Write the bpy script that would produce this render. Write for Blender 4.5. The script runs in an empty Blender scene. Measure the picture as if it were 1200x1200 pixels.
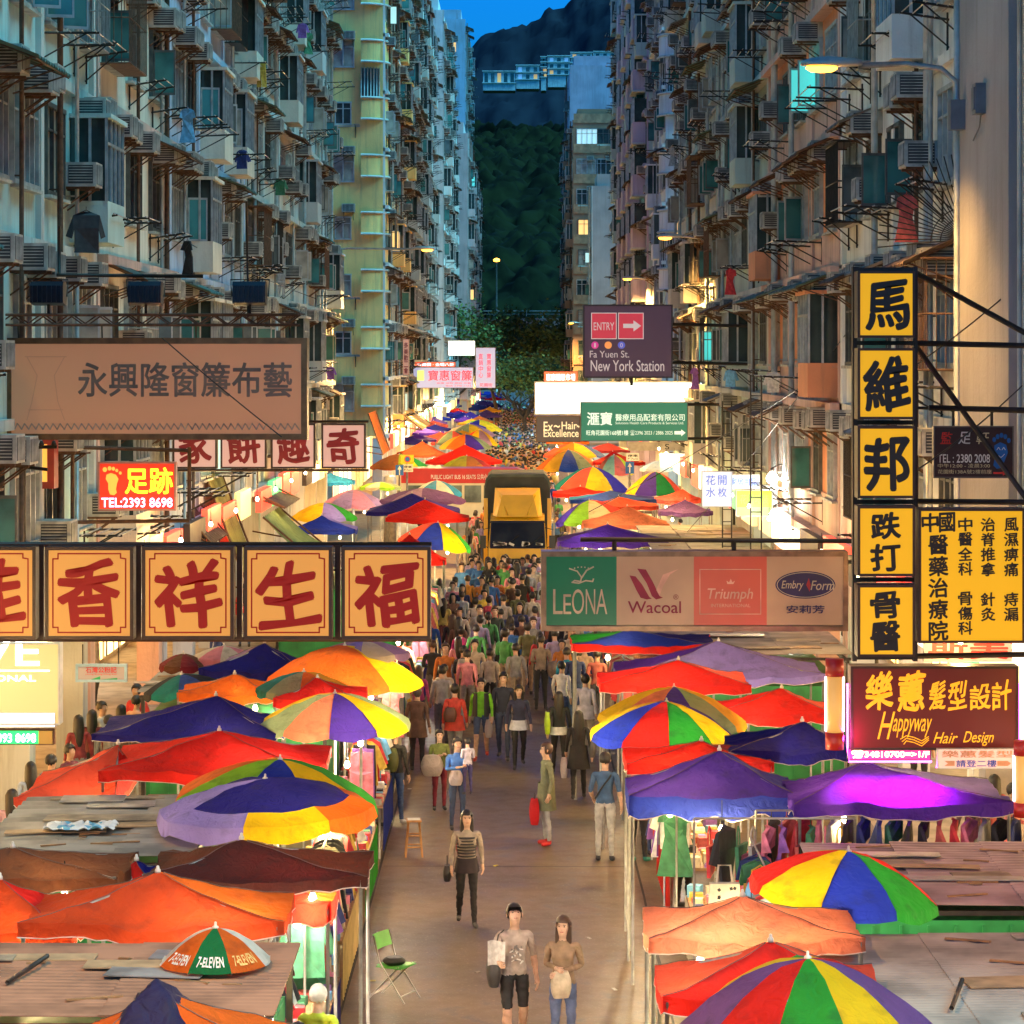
import bpy, math, random
from mathutils import Vector, Matrix, noise
random.seed(11)
scn = bpy.context.scene
COL = scn.collection
R = math.radians
PI = math.pi
# ------------------------------------------------------------------ camera
EYE = 8.0                       # metres above the road, on the footbridge
FPX = 1800.0                    # picture scale: pixels per metre = FPX / d, d being the plan distance used below
FLEN = 3000.0                   # focal length in pixels of a 1200 px wide frame
KS = FLEN / FPX                 # metres of street per unit of plan distance
VX, VY = 606.0, 420.0           # vanishing point of the street
cam_d = bpy.data.cameras.new('camera')
cam_d.sensor_width = 36.0
cam_d.lens = 36.0 * FLEN / 1200.0
cam_d.shift_x = -(VX - 600) / 1200.0
cam_d.shift_y = (VY - 600) / 1200.0
cam_d.clip_start = 0.2
cam_d.clip_end = 6000
cam = bpy.data.objects.new('camera', cam_d)
COL.objects.link(cam)
cam.location = (0, 0, EYE)
cam.rotation_euler = (R(90), 0, 0)
scn.camera = cam
# ------------------------------------------------------------------ dusk sky
SUN_EL, SUN_ROT = R(9.0), R(200)
world = bpy.data.worlds.new('World')
scn.world = world
world.use_nodes = True
wt = world.node_tree
wt.nodes.clear()
wo = wt.nodes.new('ShaderNodeOutputWorld')
wb = wt.nodes.new('ShaderNodeBackground')
sk = wt.nodes.new('ShaderNodeTexSky')
sk.sky_type = 'NISHITA'
sk.sun_disc = False
sk.sun_elevation = SUN_EL
sk.sun_rotation = SUN_ROT
sk.ozone_density = 8.0
sk.air_density = 1.6
tint = wt.nodes.new('ShaderNodeMix')
tint.data_type = 'RGBA'
tint.blend_type = 'MULTIPLY'
tint.inputs[0].default_value = 1.0
tint.inputs[7].default_value = (0.022, 0.40, 0.90, 1)
wt.links.new(sk.outputs[0], tint.inputs[6])
wt.links.new(tint.outputs[2], wb.inputs[0])
wb.inputs[1].default_value = 0.15
wt.links.new(wb.outputs[0], wo.inputs[0])
# after-glow: one very soft, weak, cool sun high over the right hand roofs; it only reaches the upper floors
sun_d = bpy.data.lights.new('sun', 'SUN')
sun_d.energy = 3.0
sun_d.angle = R(50)
sun_d.color = (0.20, 0.82, 1.0)
sun = bpy.data.objects.new('sun', sun_d)
COL.objects.link(sun)
sun.rotation_euler = (R(6), R(40), 0)
vs = scn.view_settings
vs.view_transform = 'Standard'
vs.look = 'None'
vs.exposure = 1.2
vs.gamma = 1.0
vs.use_curve_mapping = False
cy = scn.cycles
cy.use_denoising = True
cy.max_bounces = 6
cy.diffuse_bounces = 3
cy.glossy_bounces = 2
cy.transmission_bounces = 3
cy.transparent_max_bounces = 6
cy.sample_clamp_indirect = 4.0
cy.sample_clamp_direct = 0
cy.caustics_reflective = False
cy.caustics_refractive = False
cy.use_light_tree = True

def W(px, py, Y):
    """real position, at plan distance Y, of a point measured in the photograph"""
    return Vector(((px - VX) * Y / FPX, Y * KS, EYE - (py - VY) * Y / FPX))

def depth_of(py, z):
    """depth of something known to be z metres above the road"""
    return FPX * (EYE - z) / (py - VY)

# ------------------------------------------------------------------ mesh helper
class MB:
    def __init__(s):
        s.v = []; s.f = []; s.m = []; s.s = []
    def add(s, vs_, fs, mi=0, smooth=False):
        o = len(s.v)
        s.v.extend(tuple(p) for p in vs_)
        for k, f in enumerate(fs):
            s.f.append(tuple(i + o for i in f))
            s.m.append(mi[k] if isinstance(mi, (list, tuple)) else mi)
            s.s.append(smooth)
    def box(s, x0, x1, y0, y1, z0, z1, mi=0):
        s.add([(x0, y0, z0), (x1, y0, z0), (x1, y1, z0), (x0, y1, z0), (x0, y0, z1), (x1, y0, z1), (x1, y1, z1), (x0, y1, z1)],
              [(0, 3, 2, 1), (4, 5, 6, 7), (0, 1, 5, 4), (1, 2, 6, 5), (2, 3, 7, 6), (3, 0, 4, 7)], mi)
    def obox(s, c, sz, M, mi=0):
        a, b, d = sz[0] / 2, sz[1] / 2, sz[2] / 2
        P = [Vector(p) for p in ((-a, -b, -d), (a, -b, -d), (a, b, -d), (-a, b, -d), (-a, -b, d), (a, -b, d), (a, b, d), (-a, b, d))]
        c = Vector(c)
        s.add([c + M @ p for p in P], [(0, 3, 2, 1), (4, 5, 6, 7), (0, 1, 5, 4), (1, 2, 6, 5), (2, 3, 7, 6), (3, 0, 4, 7)], mi)
    def tube(s, pts, r, n=6, mi=0, smooth=True, caps=True):
        pts = [Vector(p) for p in pts]
        rs = r if isinstance(r, (list, tuple)) else [r] * len(pts)
        vs_, fs = [], []
        up0 = None
        for i, p in enumerate(pts):
            d = (pts[min(i + 1, len(pts) - 1)] - pts[max(i - 1, 0)])
            if d.length < 1e-9: d = Vector((0, 0, 1))
            d.normalize()
            if up0 is None:
                up0 = Vector((0, 0, 1)) if abs(d.z) < 0.9 else Vector((1, 0, 0))
            a = d.cross(up0)
            if a.length < 1e-4: a = d.cross(Vector((0, 1, 0)))
            a.normalize(); b = d.cross(a); up0 = -b if False else up0
            for k in range(n):
                t = 2 * PI * k / n
                vs_.append(p + (a * math.cos(t) + b * math.sin(t)) * rs[i])
        for i in range(len(pts) - 1):
            for k in range(n):
                k2 = (k + 1) % n
                fs.append((i * n + k, i * n + k2, (i + 1) * n + k2, (i + 1) * n + k))
        if caps:
            fs.append(tuple(range(n)))
            fs.append(tuple((len(pts) - 1) * n + k for k in reversed(range(n))))
        s.add(vs_, fs, mi, smooth)
    def lathe(s, prof, c=(0, 0, 0), n=16, mi=0, smooth=True, sx=1.0, sy=1.0):
        vs_, fs = [], []
        for r, z in prof:
            for k in range(n):
                t = 2 * PI * k / n
                vs_.append((c[0] + r * sx * math.cos(t), c[1] + r * sy * math.sin(t), c[2] + z))
        for i in range(len(prof) - 1):
            for k in range(n):
                k2 = (k + 1) % n
                fs.append((i * n + k, i * n + k2, (i + 1) * n + k2, (i + 1) * n + k))
        fs.append(tuple(reversed(range(n))))
        fs.append(tuple((len(prof) - 1) * n + k for k in range(n)))
        s.add(vs_, fs, mi, smooth)
    def prism(s, poly, y0, y1, mi=0):
        """polygon in x,z pulled from y0 to y1"""
        n = len(poly)
        vs_ = [(p[0], y0, p[1]) for p in poly] + [(p[0], y1, p[1]) for p in poly]
        fs = [tuple(range(n)), tuple(reversed(range(n, 2 * n)))]
        for i in range(n):
            j = (i + 1) % n
            fs.append((i, i + n, j + n, j))
        s.add(vs_, fs, mi)
    def grid(s, fn, nu, nv, mi=0, smooth=True, mfn=None):
        vs_, fs, ms = [], [], []
        for i in range(nu + 1):
            for j in range(nv + 1):
                vs_.append(fn(i / nu, j / nv))
        for i in range(nu):
            for j in range(nv):
                fs.append((i * (nv + 1) + j, (i + 1) * (nv + 1) + j, (i + 1) * (nv + 1) + j + 1, i * (nv + 1) + j + 1))
                ms.append(mfn((i + .5) / nu, (j + .5) / nv) if mfn else mi)
        s.add(vs_, fs, ms, smooth)
    def mesh(s, name, mats):
        me = bpy.data.meshes.new(name)
        me.from_pydata(s.v, [], s.f)
        for m in (mats if isinstance(mats, (list, tuple)) else [mats]):
            me.materials.append(m)
        me.polygons.foreach_set('material_index', s.m)
        me.polygons.foreach_set('use_smooth', s.s)
        me.update()
        return me
    def build(s, name, mats, parent=None, loc=None):
        return link(name, s.mesh(name, mats), parent, loc)

def link(name, me, parent=None, loc=None, rz=0.0):
    o = bpy.data.objects.new(name, me)
    COL.objects.link(o)
    if parent is not None: o.parent = parent
    if loc is not None: o.location = loc
    if rz: o.rotation_euler = (0, 0, rz)
    return o

def tag(o, label, cat, group=None, kind=None):
    o['label'] = label
    o['category'] = cat
    if group: o['group'] = group
    if kind: o['kind'] = kind
    return o

def thing(name, label, cat, loc=(0, 0, 0), rz=0.0, group=None):
    o = bpy.data.objects.new(name, None)
    o.empty_display_size = .2
    COL.objects.link(o)
    o.location = loc
    o.rotation_euler = (0, 0, rz)
    return tag(o, label, cat, group)

def structure(o):
    o['kind'] = 'structure'
    return o

# ------------------------------------------------------------------ materials
MATS = {}
def nodes(name):
    m = bpy.data.materials.new(name)
    m.use_nodes = True
    t = m.node_tree
    b = t.nodes['Principled BSDF']
    return m, t, b

def c4(c): return (c[0], c[1], c[2], 1.0)

def noise_mix(t, colA, colB, scale, lo, hi, stretch=(1, 1, 1), detail=5, coord='Object'):
    tc = t.nodes.new('ShaderNodeTexCoord')
    mp = t.nodes.new('ShaderNodeMapping')
    mp.inputs['Scale'].default_value = stretch
    nz = t.nodes.new('ShaderNodeTexNoise')
    nz.inputs['Scale'].default_value = scale
    nz.inputs['Detail'].default_value = detail
    rp = t.nodes.new('ShaderNodeMapRange')
    rp.inputs[1].default_value = lo
    rp.inputs[2].default_value = hi
    mx = t.nodes.new('ShaderNodeMix')
    mx.data_type = 'RGBA'
    t.links.new(tc.outputs[coord], mp.inputs[0])
    t.links.new(mp.outputs[0], nz.inputs['Vector'])
    t.links.new(nz.outputs[0], rp.inputs[0])
    t.links.new(rp.outputs[0], mx.inputs[0])
    for sock, c in ((mx.inputs[6], colA), (mx.inputs[7], colB)):
        if isinstance(c, bpy.types.NodeSocket): t.links.new(c, sock)
        else: sock.default_value = c4(c)
    return mx.outputs[2], nz.outputs[0]

def mul(c, k): return tuple(x * k for x in c[:3])

def M(name, col=(.5, .5, .5), rough=.6, metal=0.0, dirt=.35, scale=3.0, bump=0.0):
    if name in MATS: return MATS[name]
    m, t, b = nodes(name)
    out, nz = noise_mix(t, mul(col, 1 - dirt), col, scale, .35, .62)
    t.links.new(out, b.inputs['Base Color'])
    b.inputs['Roughness'].default_value = rough
    b.inputs['Metallic'].default_value = metal
    if bump:
        bp = t.nodes.new('ShaderNodeBump')
        bp.inputs['Strength'].default_value = bump
        bp.inputs['Distance'].default_value = .02
        t.links.new(nz, bp.inputs['Height'])
        t.links.new(bp.outputs[0], b.inputs['Normal'])
    MATS[name] = m
    return m

def plaster(name, col, stain=(.16, .13, .10), amount=.55):
    """painted render: mottled, streaked by rain, finely rough"""
    if name in MATS: return MATS[name]
    m, t, b = nodes(name)
    o1, n1 = noise_mix(t, mul(col, .78), col, .55, .36, .6)
    tc = t.nodes.new('ShaderNodeTexCoord')
    mp = t.nodes.new('ShaderNodeMapping')
    mp.inputs['Scale'].default_value = (2.3, 2.3, .16)
    nz = t.nodes.new('ShaderNodeTexNoise')
    nz.inputs['Scale'].default_value = 1.6
    nz.inputs['Detail'].default_value = 7
    nz.inputs['Roughness'].default_value = .68
    rp = t.nodes.new('ShaderNodeMapRange')
    rp.inputs[1].default_value = .5
    rp.inputs[2].default_value = .74
    rp.inputs[4].default_value = amount
    mx = t.nodes.new('ShaderNodeMix')
    mx.data_type = 'RGBA'
    t.links.new(tc.outputs['Object'], mp.inputs[0])
    t.links.new(mp.outputs[0], nz.inputs['Vector'])
    t.links.new(nz.outputs[0], rp.inputs[0])
    t.links.new(rp.outputs[0], mx.inputs[0])
    t.links.new(o1, mx.inputs[6])
    mx.inputs[7].default_value = c4(stain)
    t.links.new(mx.outputs[2], b.inputs['Base Color'])
    b.inputs['Roughness'].default_value = .85
    n2 = t.nodes.new('ShaderNodeTexNoise')
    n2.inputs['Scale'].default_value = 14
    n2.inputs['Detail'].default_value = 6
    t.links.new(tc.outputs['Object'], n2.inputs['Vector'])
    bp = t.nodes.new('ShaderNodeBump')
    bp.inputs['Strength'].default_value = .35
    bp.inputs['Distance'].default_value = .03
    t.links.new(n2.outputs[0], bp.inputs['Height'])
    t.links.new(bp.outputs[0], b.inputs['Normal'])
    MATS[name] = m
    return m

def fabric(name, col, trans=.42):
    """thin woven canopy cloth: half of the light comes through"""
    if name in MATS: return MATS[name]
    m, t, b = nodes(name)
    t.nodes.remove(b)
    o1, n1 = noise_mix(t, mul(col, .72), col, 1.3, .33, .60, detail=7)
    o2, n2 = noise_mix(t, mul([x * .8 + .01 for x in col], .8), o1, 4.0, .30, .46, detail=9)
    tc = t.nodes.new('ShaderNodeTexCoord')
    n3 = t.nodes.new('ShaderNodeTexNoise')
    n3.inputs['Scale'].default_value = 6
    n3.inputs['Detail'].default_value = 4
    n3.inputs['Distortion'].default_value = 1.5
    t.links.new(tc.outputs['Object'], n3.inputs['Vector'])
    bp = t.nodes.new('ShaderNodeBump')
    bp.inputs['Strength'].default_value = .8
    bp.inputs['Distance'].default_value = .05
    t.links.new(n3.outputs[0], bp.inputs['Height'])
    d = t.nodes.new('ShaderNodeBsdfPrincipled')
    d.inputs['Roughness'].default_value = .7
    d.inputs['Specular IOR Level'].default_value = .18
    tr = t.nodes.new('ShaderNodeBsdfTranslucent')
    mx = t.nodes.new('ShaderNodeMixShader')
    mx.inputs[0].default_value = trans
    t.links.new(o2, d.inputs['Base Color'])
    t.links.new(o2, tr.inputs['Color'])
    t.links.new(bp.outputs[0], d.inputs['Normal'])
    t.links.new(bp.outputs[0], tr.inputs['Normal'])
    t.links.new(d.outputs[0], mx.inputs[1])
    t.links.new(tr.outputs[0], mx.inputs[2])
    t.links.new(mx.outputs[0], t.nodes['Material Output'].inputs[0])
    MATS[name] = m
    return m

def E(name, col, strength=1.0, base=None, rough=.4):
    """lit sign face, lamp, lit window"""
    if name in MATS: return MATS[name]
    m, t, b = nodes(name)
    b.inputs['Base Color'].default_value = c4(base or col)
    b.inputs['Roughness'].default_value = rough
    b.inputs['Emission Color'].default_value = c4(col)
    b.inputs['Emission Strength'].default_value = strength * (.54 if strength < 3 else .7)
    MATS[name] = m
    return m

def glass(name, col, rough=.08):
    if name in MATS: return MATS[name]
    m, t, b = nodes(name)
    out, nz = noise_mix(t, mul(col, .45), col, 1.1, .4, .6)
    t.links.new(out, b.inputs['Base Color'])
    b.inputs['Roughness'].default_value = rough
    b.inputs['Specular IOR Level'].default_value = .8
    MATS[name] = m
    return m

def objcol(name, prop, rough=.8):
    """colour read from a property of each object (clothes differ, meshes are shared)"""
    if name in MATS: return MATS[name]
    m, t, b = nodes(name)
    a = t.nodes.new('ShaderNodeAttribute')
    a.attribute_type = 'OBJECT'
    a.attribute_name = prop
    hs = t.nodes.new('ShaderNodeHueSaturation')
    tc = t.nodes.new('ShaderNodeTexCoord')
    nz = t.nodes.new('ShaderNodeTexNoise')
    nz.inputs['Scale'].default_value = 9
    nz.inputs['Detail'].default_value = 4
    rp = t.nodes.new('ShaderNodeMapRange')
    rp.inputs[1].default_value = .3; rp.inputs[2].default_value = .7
    rp.inputs[3].default_value = .65; rp.inputs[4].default_value = 1.15
    t.links.new(tc.outputs['Object'], nz.inputs['Vector'])
    t.links.new(nz.outputs[0], rp.inputs[0])
    t.links.new(rp.outputs[0], hs.inputs['Value'])
    t.links.new(a.outputs['Color'], hs.inputs['Color'])
    t.links.new(hs.outputs[0], b.inputs['Base Color'])
    b.inputs['Roughness'].default_value = rough
    bp = t.nodes.new('ShaderNodeBump')
    bp.inputs['Strength'].default_value = .4
    bp.inputs['Distance'].default_value = .02
    t.links.new(nz.outputs[0], bp.inputs['Height'])
    t.links.new(bp.outputs[0], b.inputs['Normal'])
    MATS[name] = m
    return m

STEEL = M('dark_steel', (.035, .028, .024), .55, .3, .5, 6)
RUST = M('rusty_steel', (.14, .07, .04), .75, .1, .5, 8)
GALV = M('galvanised_steel', (.42, .42, .41), .45, .5, .35, 5)
ALU = M('aluminium', (.45, .47, .47), .45, .4, .35, 4)
WHITE = M('white_paint', (.72, .72, .68), .5, 0, .3, 3)
BLACK = M('black_plastic', (.015, .015, .017), .45, 0, .3, 6)
CASING = M('cooler_casing', (.50, .48, .43), .55, 0, .5, 4)
GRILLE = M('cooler_grille', (.045, .045, .05), .6, 0, .4, 9)
WOOD = M('wood', (.33, .18, .08), .6, 0, .45, 7)

# ------------------------------------------------------------------ text
# a side scene where letters and bodies are worked out quickly; removed at the end
BENCH = bpy.data.scenes.new('bench')
def bench(o):
    BENCH.collection.objects.link(o)
    vl = BENCH.view_layers[0]
    vl.update()
    return vl.depsgraph
_tc = {}
def text_shape(body, offset=.012, shear=0.0):
    k = (body, offset, shear)
    if k in _tc: return _tc[k]
    c = bpy.data.curves.new('lettering', 'FONT')
    c.body = body
    c.offset = offset
    c.shear = shear
    c.resolution_u = 4
    o = bpy.data.objects.new('lettering', c)
    dg = bench(o)
    me = bpy.data.meshes.new_from_object(o.evaluated_get(dg))
    vs_ = [(v.co.x, v.co.y) for v in me.vertices]
    fs = [tuple(p.vertices) for p in me.polygons]
    bpy.data.objects.remove(o)
    bpy.data.curves.remove(c)
    bpy.data.meshes.remove(me)
    x0 = min(v[0] for v in vs_); x1 = max(v[0] for v in vs_)
    y0 = min(v[1] for v in vs_); y1 = max(v[1] for v in vs_)
    vs_ = [((x - x0) / max(x1 - x0, 1e-6), (y - y0) / max(y1 - y0, 1e-6)) for x, y in vs_]
    _tc[k] = (vs_, fs)
    return _tc[k]

def put_text(mb, body, x0, x1, z0, z1, y, mi=0, offset=.012, shear=0.0, brush=0.0):
    """lettering filling the box x0..x1, z0..z1, facing -Y at depth y"""
    vs_, fs = text_shape(body, offset, shear)
    bold = 0.0
    if any(ord(c_) > 0x2e80 for c_ in body):
        bold = max(0, offset) * 1.05
        vs_, fs = text_shape(body, 0.0, shear)
    elif offset > .014:
        bold = offset - .010
        vs_, fs = text_shape(body, .008, shear)
    P = []
    for a, b in vs_:
        u, w = a, b
        if brush:
            # brush hand: strokes rise to the right and swell towards the ends
            w = b + brush * (a - .5) + brush * .35 * math.sin(a * 7 + b * 3)
            u = a + brush * .35 * math.sin(b * 6 + 1.0)
        P.append((x0 + (x1 - x0) * u, y, z0 + (z1 - z0) * w))
    mb.add(P, fs, mi)
    if bold:                     # heavier strokes: the same letter laid again, a hair to each side
        nch = max(1, len(body)) if (x1 - x0) > (z1 - z0) else 1
        bx, bz = bold * (x1 - x0) / nch, bold * (z1 - z0)
        for k, (dx, dz) in enumerate(((-1, 0), (1, 0), (0, 1), (0, -1), (.7, .7), (-.7, .7), (.7, -.7), (-.7, -.7))):
            mb.add([(p[0] + dx * bx, p[1] - .0004 * (k + 1), p[2] + dz * bz) for p in P], fs, mi)
# ================================================================== ground, hills
def road_material():
    m, t, b = nodes('worn_concrete_road')
    o1, n1 = noise_mix(t, (.085, .055, .033), (.155, .098, .052), .5, .30, .66, detail=10)
    o2, n2 = noise_mix(t, (.055, .037, .024), o1, 3.1, .28, .44, detail=10)
    o3, n3 = noise_mix(t, (.21, .15, .10), o2, 22, .28, .42, detail=5)
    t.links.new(o3, b.inputs['Base Color'])
    rp = t.nodes.new('ShaderNodeMapRange')
    rp.inputs[3].default_value = .30; rp.inputs[4].default_value = .72
    t.links.new(n2, rp.inputs[0])
    t.links.new(rp.outputs[0], b.inputs['Roughness'])
    n4 = t.nodes.new('ShaderNodeTexNoise')
    n4.inputs['Scale'].default_value = 45
    tc = t.nodes.new('ShaderNodeTexCoord')
    t.links.new(tc.outputs['Object'], n4.inputs['Vector'])
    bp = t.nodes.new('ShaderNodeBump')
    bp.inputs['Strength'].default_value = .3
    bp.inputs['Distance'].default_value = .01
    t.links.new(n4.outputs[0], bp.inputs['Height'])
    t.links.new(bp.outputs[0], b.inputs['Normal'])
    return m
mb = MB()
mb.add([(-900, -60, 0), (900, -60, 0), (900, 1500, 0), (-900, 1500, 0)], [(0, 1, 2, 3)])
structure(mb.build('road', road_material()))
JOINT = M('tar_joint', (.02, .018, .016), .7, 0, .4, 8)
mb = MB()
for x in (-2.15, 1.88):
    for k in range(80):
        y0 = 5 + k * 1.5
        w0 = .018 + .012 * noise.noise((x, y0, 0)); w1 = .018 + .012 * noise.noise((x, y0 + 1.5, 0))
        dx0 = .02 * noise.noise((x, y0 * .7, 4)); dx1 = .02 * noise.noise((x, (y0 + 1.5) * .7, 4))
        mb.add([(x + dx0 - w0, y0, .004), (x + dx0 + w0, y0, .004), (x + dx1 + w1, y0 + 1.5, .004), (x + dx1 - w1, y0 + 1.5, .004)], [(0, 1, 2, 3)])
for y in (23.3, 40.3, 56.0, 73.0):
    mb.add([(-2.1, y, .006), (1.85, y - .05, .006), (1.85, y - .02, .006), (-2.1, y + .03, .006)], [(0, 1, 2, 3)])
structure(mb.build('road_joints', JOINT))
PAVE = M('pavement_slabs', (.27, .23, .20), .75, 0, .4, 2.5)
for sx, lo, hi in ((-1, 6.6, 11.2), (1, 6.0, 10.2)):
    for ya, yb in ((-5, 109), (132, 333)):
        mb = MB()
        xs = sorted((sx * lo, sx * hi))
        mb.box(xs[0], xs[1], ya, yb, -.2, .13)
        structure(mb.build('pavement', PAVE))

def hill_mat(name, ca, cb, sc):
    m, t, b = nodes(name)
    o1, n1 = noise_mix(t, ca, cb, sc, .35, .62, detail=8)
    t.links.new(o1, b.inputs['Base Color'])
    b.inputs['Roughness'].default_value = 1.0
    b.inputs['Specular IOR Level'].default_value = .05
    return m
# wooded slope behind the street's end: every tree crown is a lump of the canopy
def near_hill(u, v):
    x = -230 + 460 * u
    y = 380 + 460 * v
    base = 140 * (v ** .8) + 10 * noise.noise((x * .012, y * .012, 0))
    if v > .93: base -= (v - .93) * 400
    p = Vector((x, y, base))
    d, _ = noise.voronoi((x / 9, y / 9, 1.7))
    lump = max(0, 1 - d[0] * 1.35) * 7.0
    lump += 3.0 * noise.noise((x * .23, y * .23, 2)) + 1.6 * noise.noise((x * .7, y * .7, 5))
    return (x + 2 * noise.noise((y * .2, x * .2, 3)), y * KS, max(base + lump - 4, -1))
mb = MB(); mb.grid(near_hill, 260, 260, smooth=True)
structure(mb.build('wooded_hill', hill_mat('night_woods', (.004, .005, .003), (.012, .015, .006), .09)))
def far_hill(u, v):
    x = -900 + 1900 * u
    y = 1150 + 500 * v
    top = 310 + 0.52 * (x + 50) if x > -50 else 310 + .75 * (x + 50)
    top = max(top, 120) + 9 * noise.noise((x * .012, 0, 9)) + 4 * noise.noise((x * .05, 0, 9)) + 2.5 * noise.noise((x * .25, 0, 9))
    z = top * min(1, v / .75) ** .75
    if v > .75: z = top - (v - .75) * 200
    z += 12 * noise.noise((x * .015, y * .015, 4)) * (v > 0) + 7 * noise.noise((x * .08, y * .08, 4)) + 4 * noise.noise((x * .3, y * .3, 4))
    return (x, y * KS, z)
mb = MB(); mb.grid(far_hill, 420, 90, smooth=True)
structure(mb.build('far_hills', hill_mat('far_woods_haze_blue', (.010, .013, .022), (.017, .021, .033), .02)))  # the blue of distant haze is put into the woods' colour

# ================================================================== facade pieces (shared meshes)
PANE_D = glass('dark_pane', (.035, .06, .062))
PANE_T = glass('teal_pane', (.06, .20, .19))
PANE_G = glass('grey_pane', (.12, .14, .14), .2)
PANE_C = M('curtained_pane', (.40, .36, .30), .5, 0, .5, 2)
LIT_W = E('lit_pane_warm', (1.0, .58, .18), .9)
LIT_T = E('lit_pane_teal', (.12, .75, .70), .5)
LIT_C = E('lit_pane_white', (.55, .85, .85), .5)
FRAME_D = M('dark_window_frame', (.10, .10, .09), .5, .2, .4, 5)

def window_mesh(w, h, cols, openings=(), transom=True, frame=ALU, pane=PANE_D):
    mb = MB(); d = .10
    mb.box(-.02, d, -w / 2 - .04, w / 2 + .04, -.05, .03, 0)
    mb.box(-.02, d, -w / 2 - .04, w / 2 + .04, h - .03, h + .05, 0)
    for k in range(cols + 1):
        y = -w / 2 + w * k / cols
        mb.box(-.02, d - .01, y - .028, y + .028, .03, h - .03, 0)
    if transom:
        mb.box(-.02, d - .02, -w / 2 + .03, w / 2 - .03, h * .72 - .02, h * .72 + .02, 0)
    for k in range(cols):
        y0 = -w / 2 + w * k / cols + .02; y1 = -w / 2 + w * (k + 1) / cols - .02
        mb.add([(.02, y0, .02), (.02, y1, .02), (.02, y1, h - .02), (.02, y0, h - .02)], [(0, 1, 2, 3)], 1)
    for k, ang in openings:                      # casements swung outward
        y0 = -w / 2 + w * k / cols; ww = w / cols - .03
        c, s_ = math.cos(ang), math.sin(ang)
        for (a, b_, z0, z1, mi) in ((0, 1, .0, .05, 0), (0, 1, h * .72 - .07, h * .72 - .02, 0), (0, .07, .05, h * .72 - .07, 0), (.93, 1, .05, h * .72 - .07, 0), (.07, .93, .05, h * .72 - .07, 1)):
            t0, t1 = a * ww, b_ * ww; th = .015 if mi == 0 else .006
            M3 = Matrix.Rotation(0, 3, 'Z')
            M3 = Matrix(((s_, c, 0), (c, -s_, 0), (0, 0, 1))).transposed()
            mid = (t0 + t1) / 2
            mb.obox((d + s_ * mid, y0 + c * mid, (z0 + z1) / 2), (t1 - t0, th * 2, z1 - z0), M3, mi)
    return mb.mesh('window', [frame, pane])

WIN = [window_mesh(2.0, 1.5, 4), window_mesh(1.7, 1.5, 3, frame=FRAME_D), window_mesh(2.0, 1.5, 4, [(0, 1.35), (3, 1.2)], pane=PANE_T),
       window_mesh(1.5, 1.4, 3, [(0, 1.5)], pane=PANE_T, frame=FRAME_D), window_mesh(2.1, 1.6, 5, pane=PANE_G), window_mesh(1.1, 1.4, 2, pane=PANE_C)]
SMALLWIN = window_mesh(.8, 1.1, 2)

def ac_mesh():
    mb = MB(); gr = MB()
    mb.box(0, .62, -.33, .33, 0, .43, 0)
    gr.box(.12, .56, -.338, -.33, .05, .38, 1)
    gr.box(.12, .56, .33, .338, .05, .38, 1)
    for k in range(6):
        z = .09 + k * .05
        gr.box(.13, .55, -.346, -.338, z, z + .014, 0)
        gr.box(.13, .55, .338, .346, z, z + .014, 0)
    gr.box(.62, .628, -.29, .29, .04, .39, 1)
    for k in range(9):
        y = -.27 + k * .0675
        gr.box(.628, .636, y - .008, y + .008, .04, .39, 0)
    for y in (-.24, .24):
        mb.box(0, .58, y - .02, y + .02, -.045, 0, 2)
        mb.tube([(0, y, -.4), (.5, y, -.04)], .015, 4, 2)
    return mb.mesh('air_conditioner', [CASING, GRILLE, RUST]), gr.mesh('grille', [CASING, GRILLE])
AC, ACG = ac_mesh()

def awning_mesh(w, out, drop, mat):
    mb = MB(); n = 26
    def fn(u, v):
        y = -w / 2 + w * u
        x = .02 + out * v
        return (x, y, -drop * v + .025 * math.cos(u * n * PI) + .02 * noise.noise((y * 2, v * 3, w)))
    mb.grid(fn, n * 2, 2, 0, False)
    mb.grid(lambda u, v: (lambda p: (p[0], p[1], p[2] - .012))(fn(1 - u, v)), n * 2, 2, 0, False)
    for k in range(4):
        y = -w / 2 + .08 + (w - .16) * k / 3
        mb.tube([(0, y, -drop - .28), (out * .92, y, -drop * .92 - .03)], .014, 4, 1)
        mb.tube([(0, y, -.03), (out * .98, y, -drop * .98 - .035)], .012, 4, 1)
    mb.tube([(out * .97, -w / 2, -drop - .03), (out * .97, w / 2, -drop - .03)], .014, 4, 1)
    return mb.mesh('awning', [mat, RUST])
_sm = MB(); _sm.box(-.02, .17, -.95, .95, -.11, -.055, 0); SILL = _sm.mesh('sill', [CASING])
AWN = [awning_mesh(2.3, .85, .38, M('rusty_sheet', (.17, .11, .085), .7, .2, .5, 4)),
       awning_mesh(2.0, .75, .3, M('grey_sheet', (.30, .29, .27), .6, .2, .5, 3)),
       awning_mesh(2.8, .9, .34, M('green_sheet', (.12, .19, .15), .6, .1, .5, 3))]

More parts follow.
